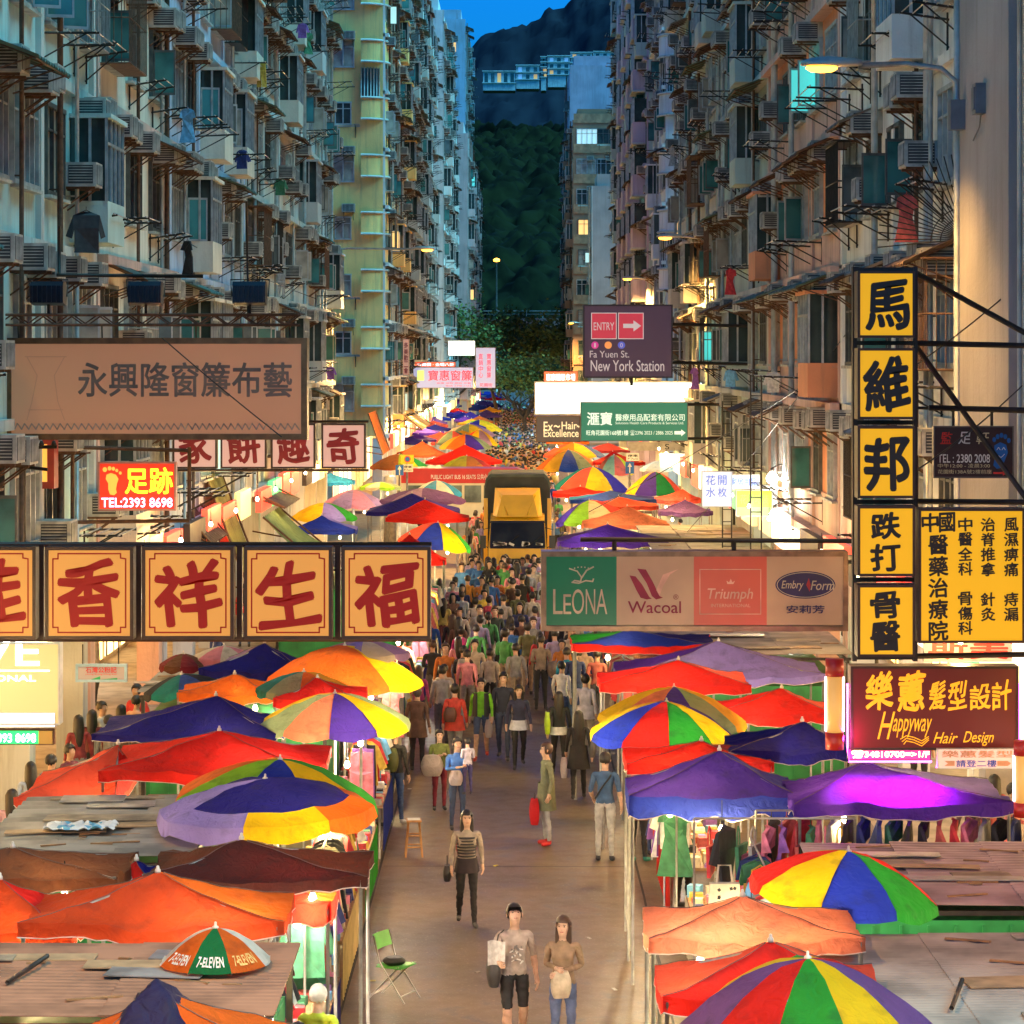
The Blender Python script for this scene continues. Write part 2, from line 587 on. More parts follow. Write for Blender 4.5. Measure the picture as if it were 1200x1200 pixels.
def rack_mesh(w, out, tilt=0.0):
    mb = MB()
    for y in (-w / 2, w / 2):
        mb.tube([(0, y, 0), (out, y, tilt)], .021, 4, 0)
        mb.tube([(0, y, -.45), (out * .8, y, tilt * .8)], .014, 4, 0)
        mb.tube([(.03, y, -.5), (.03, y, .12)], .018, 4, 0)
    for k in range(4):
        x = out * (.3 + .22 * k)
        mb.tube([(x, -w / 2 - .25, tilt * (x / out) + .015), (x, w / 2 + .25, tilt * (x / out) + .015)], .014, 4, 1)
    return mb.mesh('drying_rack', [STEEL, GALV])
def cage_mesh(w, h, d, mat):
    mb = MB()
    for z in (-.08, h * .5, h + .05):
        mb.tube([(0, -w / 2, z), (d, -w / 2, z), (d, w / 2, z), (0, w / 2, z)], .016, 4)
    n = int(w / .14)
    for k in range(n + 1):
        y = -w / 2 + w * k / n; mb.tube([(d, y, -.08), (d, y, h + .05)], .009, 4, caps=False)
    for k in range(1, 4):
        for y in (-w / 2, w / 2): mb.tube([(d * k / 4, y, -.08), (d * k / 4, y, h + .05)], .009, 4, caps=False)
    mb.box(0, d, -w / 2, w / 2, -.10, -.085)
    mb.box(0, d + .1, -w / 2 - .05, w / 2 + .05, h + .06, h + .085)
    return mb.mesh('window_cage', [mat])
CAGE = [cage_mesh(2.0, 1.5, .5, STEEL), cage_mesh(1.6, 1.45, .45, GALV), cage_mesh(2.3, 1.6, .6, RUST)]
def closet_mesh(w, h, d, mat):
    """glazed balcony box hung on the wall"""
    mb = MB()
    mb.box(0, d, -w / 2, w / 2, -.75, 0, 0); mb.box(0, d + .06, -w / 2 - .05, w / 2 + .05, h, h + .08, 0)
    mb.box(.02, d - .04, -w / 2 + .04, w / 2 - .04, 0, h, 1)
    for k in range(5):
        y = -w / 2 + w * k / 4; mb.box(d - .05, d, y - .03, y + .03, 0, h, 2)
    for x in (d * .5, d - .05):
        for y in (-w / 2, w / 2): mb.box(x, x + .05, y - .02, y + .02, 0, h, 2)
    mb.box(d - .05, d, -w / 2, w / 2, h * .68, h * .68 + .05, 2)
    return mb.mesh('glazed_bay', [mat, PANE_D, ALU])
RACK = [rack_mesh(1.7, 1.0), rack_mesh(1.3, .8, .12), rack_mesh(2.0, 1.15, .05)]

LAUNDRY = []          # spots where washing can hang (x, y, z, ang)

def place(name, me, root, wx, wy, wz, ang):
    l = root.location
    o = link(name, me, root, (wx - l.x, wy - l.y, wz - l.z), ang)
    if me is AC: link('grille', ACG, o)
    elif name == 'window' and wy < 80: link('sill', SILL, o)
    return o

def lit(o, mat, slot=1):
    o.material_slots[slot].link = 'OBJECT'
    o.material_slots[slot].material = mat

def block(name, label, side, X, Y0, Y1, top, wall, trim=None, base=4.0, fh=2.95, pitch=2.55, arcade=True, seed=1, dens=.8, zmax=None,
          lit_p=.04, ledge=.30, band=None, south=False, wins=None, group=None, bay=None, shops=True):
    """a tenement: overhanging upper floors on columns, glass and metal on its face. side -1 left of the street, +1 right"""
    rnd = random.Random(seed)
    zmax = zmax or (EYE + 450 * Y1 / FPX + 2)
    Y0, Y1 = Y0 * KS, Y1 * KS
    root = thing(name, label, 'building', (X, Y0, 0), group=group)
    out = -side                      # direction the facade looks
    ang = 0.0 if out > 0 else PI
    far = X + side * 12
    mb = MB()
    def bx(xa, xb, ya, yb, za, zb, mi=0):
        xa, xb = sorted((xa, xb))
        mb.box(xa - X, xb - X, ya - Y0, yb - Y0, za, zb, mi)
    bx(X, far, Y0, Y1, base, top)
    trim = trim or wall
    nfl = int((top - base) / fh)
    for k in range(nfl + 1):
        z = base + k * fh
        if z > zmax: break
        if ledge: bx(X, X + out * ledge, Y0 + .01, Y1 - .01, z - .09, z + .09, 1)
        if band: bx(X, X + out * .035, Y0 + .02, Y1 - .02, z + .09, z + .95, 2)
    n = max(1, int((Y1 - Y0) / (pitch * 2)))
    for k in range(n + 1):          # piers between the flats
        y = Y0 + .15 + (Y1 - Y0 - .3) * k / n
        bx(X, X + out * .10, y - .14, y + .14, base + .1, min(top, zmax), 1)
    bx(X + side * .4, far, Y0 + .4, Y1 - .4, top, top + 1.1)
    mats = [wall, trim, band or wall]
    mb.build('wall', mats, root)
    mb = MB()
    if arcade:
        mb2 = MB()
        xs = sorted((X + side * 2.6, far))
        mb2.box(xs[0] - X, xs[1] - X, .02, Y1 - Y0 - .02, 0, base)
        mb2.build('ground_floor', M('shop_wall', (.48, .40, .31), .8, 0, .4, 1.5), root)
        for k in range(n + 1):
            y = .35 + (Y1 - Y0 - .7) * k / n
            m3 = MB(); xs = sorted((side * .05, side * .55))
            m3.box(xs[0], xs[1], y - .27, y + .27, .13, base - .12)
            m3.build('column', trim, root)
        if shops:
            y = Y0 + .5
            while y < Y1 - 2:
                w = min(rnd.uniform(2.2, 3.6), Y1 - .3 - y)
                m3 = MB()
                xa = X + side * 2.6
                xs = sorted((xa + out * .02, xa + out * .06))
                m3.box(xs[0] - X, xs[1] - X, y - Y0, y + w - Y0, .3, 2.9, 0)
                for q in range(4):
                    yy = y + w * q / 3
                    xq = sorted((xa + out * .06, xa + out * .10))
                    m3.box(xq[0] - X, xq[1] - X, yy - Y0 - .03, yy - Y0 + .03, .3, 2.9, 1)
                m3.build('shop_window', [rnd.choice(SHOPLIT), ALU], root)
                m3 = MB()
                xs = sorted((X + out * .34, X + out * .50)); q0 = rnd.uniform(3.3, 3.55)
                m3.box(xs[0] - X, xs[1] - X, y - Y0, y + w - Y0, q0, q0 + rnd.uniform(.55, .85), 0)
                m3.build('fascia', rnd.choice(FASCIA), root)
                y += w + rnd.uniform(.3, .8)
    # ---- openings
    wins = wins or WIN
    ny = max(1, int((Y1 - Y0 - .3) / pitch))
    st = (Y1 - Y0 - .3) / ny
    for k in range(nfl):
        z = base + k * fh
        if z + .5 > zmax or z + fh > top + .3: break
        for j in range(ny):
            y = Y0 + .15 + st * (j + .5) + rnd.uniform(-.12, .12)
            wi = rnd.choice(wins)
            bo = X + out * (bay if bay else 0)
            o = place('window', wi, root, bo, y, z + .95, ang)
            q = rnd.random()
            if q < lit_p: lit(o, rnd.choice((LIT_W, LIT_T, LIT_T, LIT_C)))
            elif q < .25: lit(o, PANE_C)
            elif q < .45: lit(o, PANE_G)
            if rnd.random() < .82 * dens:
                for e in range(rnd.choice((1, 1, 2, 2))):
                    place('air_conditioner', AC, root, bo, y - .5 + e * .85 + rnd.uniform(-.2, .2), z + 2.42 + rnd.uniform(-.06, .1), ang)
            elif rnd.random() < .5:
                place('air_conditioner', AC, root, X, y + st * .48, z + rnd.uniform(.8, 1.5), ang)
            q2 = rnd.random()
            if q2 < .16 * dens and wy_ok(y): place('window_cage', rnd.choice(CAGE), root, X, y, z + .95, ang)
            elif q2 < .27 * dens: place('glazed_bay', closet_mesh_for(wall), root, X, y, z + .95, ang)
            if rnd.random() < .30 * dens:
                place('awning', rnd.choice(AWN), root, X + out * .1, y, z + 2.92, ang)
            if rnd.random() < .55 * dens:
                place('drying_rack', rnd.choice(RACK), root, X, y + rnd.uniform(-.3, .3), z + rnd.uniform(.55, .9), ang)
                LAUNDRY.append((X + out * .75, y, z + .72))
    # ---- drain pipes
    for k in range(max(2, int((Y1 - Y0) / 3.2))):
        y = rnd.uniform(.3, Y1 - Y0 - .3)
        m3 = MB(); r = rnd.choice((.04, .055, .07)); xo = out * (.16 + r)
        zt = min(top, zmax)
        m3.tube([(xo, y, base - .3), (xo, y, zt)], r, 6, 0)
        z = base + 1
        while z < zt:
            m3.box(min(0, xo), max(0, xo), y - .015, y + .015, z, z + .03, 0); z += 2.95
        m3.build('drain_pipe', rnd.choice((ALU, RUST, M('pale_pipe', (.42, .44, .43), .5, 0, .4, 3))), root)
    return root

wy_ok = lambda y: y < 150
_cl = {}
def closet_mesh_for(wall):
    if wall.name not in _cl: _cl[wall.name] = closet_mesh(1.9, 1.5, .7, wall)
    return _cl[wall.name]
SHOPLIT = [E('shop_light_amber', (1.0, .52, .14), 3.6), E('shop_light_warm', (1.0, .64, .24), 3.8), E('shop_light_white', (1.0, .82, .55), 3.6)]
FASCIA = [E('fascia_red', (.9, .06, .03), 2.0), E('fascia_cream', (1.0, .62, .20), 1.5), E('fascia_green', (.08, .5, .18), 1.5), E('fascia_white', (1.0, .84, .58), 1.7), M('fascia_dark', (.08, .05, .05))]

XL, XR = -8.1, 7.0
P_TEAL = plaster('teal_plaster', (.44, .60, .58))
P_CREAM = plaster('cream_plaster', (.70, .63, .52))
P_BLUE = plaster('blue_grey_plaster', (.42, .47, .60))
P_BEIGE = plaster('beige_plaster', (.60, .55, .47))
P_GREY = plaster('grey_plaster', (.52, .53, .51))
P_YELL = plaster('yellow_plaster', (.93, .60, .21))
P_WHITE = plaster('white_plaster', (.74, .74, .71))
P_PINK = plaster('pink_plaster', (.62, .40, .34))
P_SALM = plaster('salmon_plaster', (.70, .29, .15))
P_STUC = plaster('grey_stucco', (.34, .31, .31), amount=.4)
P_GREEN = plaster('green_grey_plaster', (.45, .56, .52))
P_BROWN = plaster('brown_tile_wall', (.34, .20, .12))
P_LILAC = plaster('lilac_plaster', (.50, .40, .50))
P_STEELB = plaster('blue_tower_wall', (.34, .46, .58))

# left row
block('tenement_building', 'teal plastered tenement nearest on the left, rusty cages and washing lines at its windows', -1, XL, 13, 29.2, 30, P_TEAL, P_GREY, seed=3, ledge=.12)
block('tenement_building', 'narrow cream and pink tenement beside the teal plastered one', -1, XL, 29.3, 35.3, 31, P_CREAM, P_PINK, seed=4)
block('tenement_building', 'tenement with cream panels between blue grey piers', -1, XL, 35.4, 45.2, 30, P_CREAM, P_BLUE, seed=5, band=P_BLUE)
block('tenement_building', 'beige tenement crowded with coolers next to the blue grey piers', -1, XL, 45.3, 55, 32, P_BEIGE, P_GREY, seed=6)
block('tenement_building', 'grey tenement at the corner facing the yellow rounded block', -1, XL, 55.1, 66, 33, P_GREY, P_BEIGE, seed=7)
yel = block('corner_building', 'yellow corner block with rounded balconies over the side street', -1, -6.9, 79, 95, 33, P_YELL, P_WHITE, seed=8)
block('tenement_building', 'pale grey tenement behind the yellow corner block', -1, -7.0, 95.2, 126, 36, P_GREY, P_BEIGE, seed=9, dens=.9, pitch=2.9)
twr = block('apartment_tower', 'tall white tower with a plain end wall beyond the yellow block', -1, -6.3, 130, 149, 37.5, P_WHITE, P_GREY, seed=10, dens=.8, pitch=3)
blu = block('apartment_tower', 'blue tower with small lit windows, tallest on the left', -1, -5.9, 172, 190, 46, P_STEELB, P_STEELB, seed=12, dens=.4, ledge=0, pitch=3)
block('tenement_building', 'pale tenement with a blank pinkish end wall below the blue tower', -1, -4.85, 150, 185, 30, plaster('pink_white_wall', (.62, .52, .53)), P_GREY, seed=13, dens=.8, pitch=3.2)
# right row
stu = block('tenement_building', 'tenement with a grey stucco pier carrying the nearest street lamp', 1, XR, 13, 23.5, 30, P_STUC, P_STUC, seed=21, dens=.0, ledge=0, pitch=9)
block('tenement_building', 'off white tenement with teal open casements beside the stucco pier', 1, XR, 23.7, 32.8, 31, P_WHITE, P_WHITE, seed=22, ledge=.1, dens=.9)
block('tenement_building', 'salmon tenement banded in pale pink', 1, XR, 32.9, 42.2, 31, P_SALM, P_PINK, seed=23, band=P_PINK)
block('tenement_building', 'green grey tenement thick with coolers and racks next to the salmon one', 1, XR, 42.3, 53, 32, P_GREEN, P_GREY, seed=24)
block('tenement_building', 'grey tenement at the right corner before the side street', 1, XR, 53.1, 66, 33, P_BEIGE, P_GREEN, seed=25)
rou = block('corner_building', 'white corner block with stacked rounded balconies', 1, 7.6, 77.5, 85, 34, P_WHITE, P_WHITE, seed=26)
bays = block('tenement_building', 'tenement with projecting lilac bays beyond the white corner block', 1, 7.3, 85.2, 103, 36, P_GREEN, P_LILAC, seed=27)
block('tenement_building', 'dim teal tenement between the lilac bays and the brown block', 1, 7.3, 103.2, 111, 37, P_GREEN, P_GREY, seed=28, dens=.9, pitch=2.9)
bro = block('apartment_block', 'brown block with banded window strips facing down the street', 1, 5.5, 150, 175, 31.3, P_BROWN, P_BROWN, seed=29, dens=.5, pitch=3, ledge=.1)
lil = block('apartment_tower', 'plain lilac tower rising behind the brown block', 1, 6.2, 178, 195, 42, P_LILAC, P_LILAC, seed=30, dens=.0, ledge=0, pitch=9)
slab = block('stair_tower', 'pale grey windowless stair tower before the brown block', 1, 6.8, 138, 143, 23.5, P_STUC, P_GREY, seed=31, dens=0, ledge=0, pitch=9, arcade=False)

# end walls that face down the street
def end_windows(root, Y, x0, x1, z0, z1, nx, fh, p_lit=.1, seed=1, wins=(SMALLWIN,), extra=.4):
    rnd = random.Random(seed)
    z = z0; Y = Y * KS
    while z + 1.5 < z1:
        for k in range(nx):
            x = x0 + (x1 - x0) * (k + .5) / nx
            o = place('window', rnd.choice(wins), root, x, Y, z + .9, -PI / 2)
            q = rnd.random()
            if q < p_lit: lit(o, rnd.choice((LIT_W, LIT_W, LIT_C)))
            elif q < p_lit + .3: lit(o, PANE_C)
            if rnd.random() < extra: place('air_conditioner', AC, root, x + .3, Y, z + 2.25, -PI / 2)
            if rnd.random() < extra * .5: place('drying_rack', RACK[1], root, x, Y, z + .7, -PI / 2)
        z += fh
end_windows(yel, 79, -10.9, -8.3, 4.4, 32, 2, 2.95, .06, 5, (SMALLWIN, SMALLWIN, WIN[5]), .6)
end_windows(blu, 172, -10, -6.3, 24, 45, 2, 2.9, .5, 6, (SMALLWIN,), .1)
end_windows(twr, 130, -9, -7, 33, 36.9, 1, 2.9, .0, 7, (WIN[0],), 0)
end_windows(rou, 77.5, 8.0, 12, 4.4, 33, 2, 2.95, .1, 8, WIN[:4], .6)
end_windows(bro, 150, 5.9, 9.6, 4.4, 30.6, 2, 2.95, .15, 9, WIN[:2], .4)

# rounded balconies of the two corner blocks, projecting bays of the lilac one
def round_balcony(root, cx, cy, z, r, a0, a1, wall, glassy):
    mb = MB(); l = root.location
    N = 14
    def ring(z0, z1, rr, mi):
        mb.grid(lambda u, v: (cx - l.x + rr * math.cos(a0 + (a1 - a0) * u), cy - l.y + rr * math.sin(a0 + (a1 - a0) * u), z0 + (z1 - z0) * v), N, 1, mi, True)
    ring(z, z + 1.05, r, 0)
    ring(z + 1.05, z + 1.06, r - .05, 0)
    for zz in (z - .06, z + 1.04):
        pts = [(cx - l.x + (r + .06) * math.cos(a0 + (a1 - a0) * k / N), cy - l.y + (r + .06) * math.sin(a0 + (a1 - a0) * k / N), zz) for k in range(N + 1)]
        mb.tube(pts, .07, 5, 1)
    vs_ = [(cx - l.x, cy - l.y, z)] + [(cx - l.x + r * math.cos(a0 + (a1 - a0) * k / N), cy - l.y + r * math.sin(a0 + (a1 - a0) * k / N), z) for k in range(N + 1)]
    mb.add(vs_, [(0, k + 1, k + 2) for k in range(N)], 0)
    if glassy:
        ring(z + 1.1, z + 2.55, r - .06, 2)
        for k in range(N + 1):
            a = a0 + (a1 - a0) * k / N
            x_, y_ = cx - l.x + (r - .04) * math.cos(a), cy - l.y + (r - .04) * math.sin(a)
            mb.tube([(x_, y_, z + 1.05), (x_, y_, z + 2.6)], .03, 4, 3)
    mb.build('balcony', [wall, P_GREY, PANE_D, ALU], root)
for k in range(9):
    z = 5.6 + k * 2.95
    round_balcony(yel, -7.9, 79 * KS + .9, z, 1.25, R(-95), R(15), P_YELL, k in (5, 7))
    round_balcony(rou, 8.6, 77.5 * KS + .9, z, 1.4, R(165), R(275), P_WHITE, k in (2, 5, 8))
for k in range(9):
    z = 5.4 + k * 2.95
    for y in (144, 151, 158, 165):
        mb = MB(); l = bays.location
        x0, x1 = 6.5 - l.x, 7.3 - l.x
        mb.box(x0, x1, y - l.y, y + 2.6 - l.y, z, z + 1.15, 0)
        mb.box(x0 - .06, x1, y - .05 - l.y, y + 2.65 - l.y, z - .1, z, 1)
        mb.box(x0 + .05, x1, y + .05 - l.y, y + 2.55 - l.y, z + 1.15, z + 2.5, 2)
        for q in range(4):
            yy = y + .05 + 2.5 * q / 3 - l.y
            mb.box(x0, x0 + .05, yy - .03, yy + .03, z + 1.15, z + 2.5, 3)
            xx = x0 + (x1 - x0) * q / 3
        mb.box(x0 + .02, x0 + .10, y + .0 - l.y, y + .05 - l.y, z + 1.15, z + 2.5, 3)
        mb.build('bay', [P_LILAC, P_GREY, PANE_D, ALU], bays)
# window bands of the brown block
for k in range(9):
    z = 5.2 + k * 2.95
    mb = MB(); l = bro.location
    mb.box(5.52 - l.x, 9.8 - l.x, -.12, 0, z + 2.2, z + 3.1, 0)
    mb.build('spandrel', M('orange_tile', (.45, .24, .13), .7, 0, .4, 2), bro)
# stucco pier of the nearest right building: its end of the facade stands proud
mb = MB(); l = stu.location
mb.box(-.25, 0, 21.1 * KS - l.y, 23.45 * KS - l.y, 4.0, 26)
mb.build('pier', P_STUC, stu)
mb = MB(); mb.tube([(-.27, 23.47 * KS - l.y, 4), (-.27, 23.47 * KS - l.y, 26)], .06, 8)
mb.build('corner_pipe', M('pale_pipe', (.42, .44, .43), .5, 0, .4, 3), stu)
for py in (5.6, 8.6, 11.6, 14.6):
    place('window', WIN[1], stu, 7.0, 19.6 * KS, py, PI)
    place('window', WIN[0], stu, 7.0, 17.4 * KS, py, PI)

# hillside flats
rnd = random.Random(5)
for k, (pa, pb, py0, py1, nf) in enumerate(((605, 632, 76, 90, 2), (634, 640, 66, 92, 4), (642, 668, 65, 88, 3), (669, 694, 61, 88, 4), (696, 722, 60, 84, 4), (566, 604, 83, 92, 1))):
    a = W(pa, py1 + 14, 770); b = W(pb, py0, 770)
    lab = ('two storey white house lowest along the wooded hilltop', 'slim white stair block on the wooded hilltop', 'white hilltop flats with a flat roof and long balconies',
           'tallest white hilltop flats with a curved roof slab', 'white hilltop flats half hidden by the lilac tower', 'low white house at the edge of the hilltop trees')[k]
    root = thing('hillside_flats', lab, 'building', (a.x, a.y, a.z))
    mb = MB(); w, h = b.x - a.x, b.z - a.z
    mb.box(0, w, 0, 14, 0, h, 0)
    for q in range(nf + 1):
        z = h - .4 - q * (h * .6 / nf)
        mb.box(-.4, w + .4, -1.2, 0, z, z + .4, 0)
    mb.build('wall', P_WHITE, root)
    for q in range(nf):
        z = h - .4 - (q + 1) * (h * .6 / nf) + .5
        n = max(2, int(w / 3.2))
        for j in range(n):
            m3 = MB(); x = w * (j + .5) / n
            m3.box(x - .9, x + .9, -.05, 0, z, z + h * .6 / nf - 1.3)
            m3.build('window', rnd.choice((PANE_D, PANE_D, PANE_G, E('hill_pane_warm', (1.0, .58, .18), .35), E('lit_pane_cold', (.25, .60, .9), .25))), root)

# flyover closing the street
root = thing('flyover', 'pale concrete flyover crossing behind the street trees', 'flyover', (0, 198 * KS, 0))
mb = MB(); mb.box(-40, 40, 0, 9, 11.2, 12.3); mb.box(-40, 40, -.3, 0, 11.0, 13.2); mb.build('deck', M('flyover_concrete', (.5, .45, .38), .8, 0, .3, .5), root)
for x in (-14, 3.6, 18):
    mb = MB(); mb.box(x - .8, x + .8, 2, 6, 0, 11.2); mb.build('pier', M('flyover_concrete', (.5, .45, .38)), root)
for k in range(24):
    mb = MB(); x = -24 + k * 2.1; mb.tube([(x, -.15, 13.2), (x, -.15, 14.1)], .04, 4); mb.build('rail_post', ALU, root)
mb = MB(); mb.tube([(-40, -.15, 14.1), (40, -.15, 14.1)], .05, 4); mb.tube([(-40, -.15, 13.7), (40, -.15, 13.7)], .03, 4); mb.build('handrail', ALU, root)
# ================================================================== signs
class Sign:
    """a hanging sign: its place measured in the photograph, real size from its distance"""
    def __init__(s, name, label, px0, px1, py0, py1, Y, th=.22, cat='sign', group=None):
        s.Y = Y; s.k = Y / FPX
        s.cx, s.cy = (px0 + px1) / 2, (py0 + py1) / 2
        s.c = W(s.cx, s.cy, Y)
        s.w = (px1 - px0) * s.k; s.h = (py1 - py0) * s.k; s.th = th
        s.root = thing(name, label, cat, s.c, group=group)
        s.box = (px0, px1, py0, py1)
    def X(s, px): return (px - s.cx) * s.k
    def Z(s, py): return -(py - s.cy) * s.k
    def frame(s, mat, bw=3, body=None):
        mb = MB(); w, h, t = s.w / 2, s.h / 2, s.th / 2; b = bw * s.k
        mb.box(-w, w, -t + .03, t, -h, h, 0)
        mb.box(-w, w, -t - .012, -t + .03, h - b, h, 0)
        mb.box(-w, w, -t - .012, -t + .03, -h, -h + b, 0)
        mb.box(-w, -w + b, -t - .012, -t + .03, -h + b, h - b, 0)
        mb.box(w - b, w, -t - .012, -t + .03, -h + b, h - b, 0)
        mb.build('frame', mat, s.root); s.bw = b
        return s
    def panel(s, mat, px0=None, px1=None, py0=None, py1=None, y=0.0, name='panel'):
        mb = MB(); b = getattr(s, 'bw', 0)
        x0 = s.X(px0) if px0 is not None else -s.w / 2 + b
        x1 = s.X(px1) if px1 is not None else s.w / 2 - b
        z1 = s.Z(py0) if py0 is not None else s.h / 2 - b
        z0 = s.Z(py1) if py1 is not None else -s.h / 2 + b
        f = -s.th / 2 - y
        mb.box(x0, x1, f, f + .03 if y == 0 else f + .003, z0, z1)
        mb.build(name, mat, s.root)
        return s
    def letters(s, rows, mats, y=.006, name='lettering'):
        mb = MB()
        for r in rows:
            body, a, b, c, d = r[:5]
            mi = r[5] if len(r) > 5 else 0
            off = r[6] if len(r) > 6 else .012
            sh = r[7] if len(r) > 7 else 0
            br = r[8] if len(r) > 8 else 0
            put_text(mb, body, s.X(a), s.X(b), s.Z(d), s.Z(c), -s.th / 2 - y, mi, off, sh, br)
        mb.build(name, mats, s.root)
        return s
    def shape(s, polys, mats, y=.005, name='emblem'):
        mb = MB()
        for poly, mi in polys:
            n = len(poly)
            mb.add([(s.X(p[0]), -s.th / 2 - y - .0006 * k_, s.Z(p[1])) for p in poly for k_ in (0,)], [tuple(range(n))], mi)
        mb.build(name, mats, s.root)
        return s
    def bars(s, segs, r=.03, mat=None, name='bracket'):
        mb = MB()
        for (a, b, c, d) in segs:
            mb.tube([(s.X(a), 0, s.Z(b)), (s.X(c), 0, s.Z(d))], r, 5)
        mb.build(name, mat or STEEL, s.root)
        return s

def line_poly(pts, w):
    """ribbon along a px polyline (for emblems and borders)"""
    out = []
    for i in range(len(pts) - 1):
        a, b = Vector(pts[i]), Vector(pts[i + 1])
        d = (b - a)
        if d.length < 1e-6: continue
        n = Vector((-d.y, d.x)).normalized() * w / 2
        e = d.normalized() * w * .3
        out.append([a - e + n, b + e + n, b + e - n, a - e - n])
    return out
def ell(cx, cy, rx, ry, n=28): return [(cx + rx * math.cos(2 * PI * k / n), cy + ry * math.sin(2 * PI * k / n)) for k in range(n)]

BLK = M('black_lettering', (.012, .009, .008), .5, 0, .2, 5)
REDL = E('red_lettering', (.50, .002, .001), .16, (.22, .002, .002), .7)
YEL = E('lit_yellow_face', (.90, .44, .004), .60, (.45, .24, .008), .6)
CREAM = E('lit_cream_face', (.92, .38, .07), .52, (.26, .13, .035), .6)
TAN = E('tan_face_added_glow', (.64, .29, .13), .15, (.60, .31, .17), .5)  # weak emission put into the face to brighten an unlit sign
GREYL = M('grey_lettering', (.20, .165, .13), .5, 0, .3, 4)

# --- big curtain shop sign, upper left, unlit but given a faint glow
s = Sign('curtain_shop_sign', 'large unlit tan sign with a faint added glow and grey characters under three floodlights', 9, 361, 396, 515, 24.5, .35).frame(M('brass_frame', (.22, .12, .055), .35, .5, .4, 5), 7).panel(TAN)
s.letters([('永興隆窗簾布藝', 94, 343, 425, 465, 0, .016)], [GREYL])
pol = []
for pts in ([(32, 418), (80, 418)], [(34, 418), (46, 440), (40, 470), (34, 492)], [(78, 418), (66, 440), (70, 470), (78, 492)], [(36, 480), (76, 480)]):
    pol += [(q, 0) for q in line_poly(pts, 1.0)]
for k in range(40):
    x = 20 + k * 8.3
    pol += [(q, 1) for q in line_poly([(x, 502), (x + 3, 496), (x + 6, 500), (x + 8, 503)], 1.4)]
s.shape(pol, [E('faint_drawing', (.50, .23, .11), .13, (.50, .26, .15)), M('lace_trim', (.36, .33, .26))])  # the drawing gets the same added glow as the face
# truss over it
root = thing('lighting_truss', 'rusty steel truss carrying floodlights above the tan sign', 'truss', W(175, 375, 24.5))
k0 = 24.5 / FPX
mb = MB(); L0, L1 = -190 * k0, 176 * k0
for zz, yy in ((.08, .12), (-.08, .12), (.08, -.3), (-.08, -.3)): mb.tube([(L0, yy, zz), (L1, yy, zz)], .022, 5)
n = 22
for k in range(n):
    a = L0 + (L1 - L0) * k / n; b = L0 + (L1 - L0) * (k + 1) / n
    z0, z1 = (-.08, .08) if k % 2 else (.08, -.08)
    mb.tube([(a, -.3, z0), (b, -.3, z1)], .012, 4); mb.tube([(a, .12, z0), (b, .12, z1)], .012, 4); mb.tube([(a, -.3, .08), (b, .12, .08)], .010, 4)
mb.build('truss_frame', RUST, root)
mb = MB()
for px in (22, 120, 230, 340): mb.tube([((px - 175) * k0, -.05, -.08), ((px - 175) * k0, -.02, -.30)], .012, 4)
mb.build('hanger', STEEL, root)
mb = MB(); mb.tube([((65 - 175) * k0, .1, .72), ((237 - 175) * k0, .1, .70)], .03, 5); mb.tube([((68 - 175) * k0, .1, .75), ((68 - 175) * k0, .1, 1.5)], .03, 5); mb.tube([((290 - 175) * k0, .1, .05), ((288 - 175) * k0, .1, 1.9)], .02, 5)
mb.build('upper_rail', STEEL, root)
for px in (57, 171, 293):
    r2 = thing('floodlight', 'black %s on the rusty truss' % ('floodlight nearest the wall' if px == 57 else 'floodlight in the middle of three' if px == 171 else 'floodlight at the street end'), 'floodlight', W(px, 344, 24.4), group='floodlights above the tan sign')
    mb = MB(); w = .26
    prof = [(-.20, -.15), (.12, -.19), (.20, -.06), (.20, .10), (.10, .19), (-.14, .19), (-.20, .12)]
    vs_ = [(-w, y, z) for y, z in prof] + [(w, y, z) for y, z in prof]; q = len(prof)
    mb.add(vs_, [tuple(range(q)), tuple(reversed(range(q, 2 * q)))] + [(i, i + q, (i + 1) % q + q, (i + 1) % q) for i in range(q)])
    for k in range(6): mb.box(-w + .04 + k * .085, -w + .055 + k * .085, .12, .225, -.10, .17)
    mb.build('housing', M('navy_housing', (.012, .018, .035), .4, .3, .3, 5), r2)
    mb = MB(); mb.tube([(-.29, 0, -.05), (-.31, 0, .22), (.31, 0, .22), (.29, 0, -.05)], .014, 5); mb.tube([(0, 0, -.17), (0, 0, -.34)], .025, 6); mb.build('yoke', STEEL, r2)
    mb = MB()
    for k in range(7): mb.box(-w + .03 + k * .075, -w + .045 + k * .075, -.235, -.19, -.14, .12)
    mb.build('cooling_fins', M('navy_housing', (.012, .018, .035)), r2)

# --- row of big red characters (framed panels on one rail)
chars = [('佳', -62, 44), ('香', 55, 158), ('祥', 168, 275), ('生', 287, 390), ('福', 401, 505)]
DARKW = M('dark_sign_frame', (.055, .025, .015), .5, .1, .4, 5)
for ch, a, b in chars:
    sg = Sign('character_panel', 'lit cream panel with the red character %s in a dark frame' % ch, a, b, 640, 748, 20, .24, group='row of red character panels')
    sg.frame(DARKW, 4).panel(CREAM, a + 3, b - 3, 643, 745)
    x0, x1, y0, y1, n_ = a + 9, b - 9, 648, 740, 6
    pts = [(x0 + n_, y0), (x1 - n_, y0), (x1 - n_, y0 + n_ - 1), (x1, y0 + n_), (x1, y1 - n_), (x1 - n_, y1 - n_), (x1 - n_, y1), (x0 + n_, y1), (x0 + n_, y1 - n_), (x0, y1 - n_), (x0, y0 + n_), (x0 + n_, y0 + n_), (x0 + n_, y0)]
    sg.shape([(q, 0) for q in line_poly(pts, 1.7)], [REDL], name='border')
    sg.letters([(ch, a + 17, b - 16, 659, 732, 0, .030, 0, .10)], [REDL])
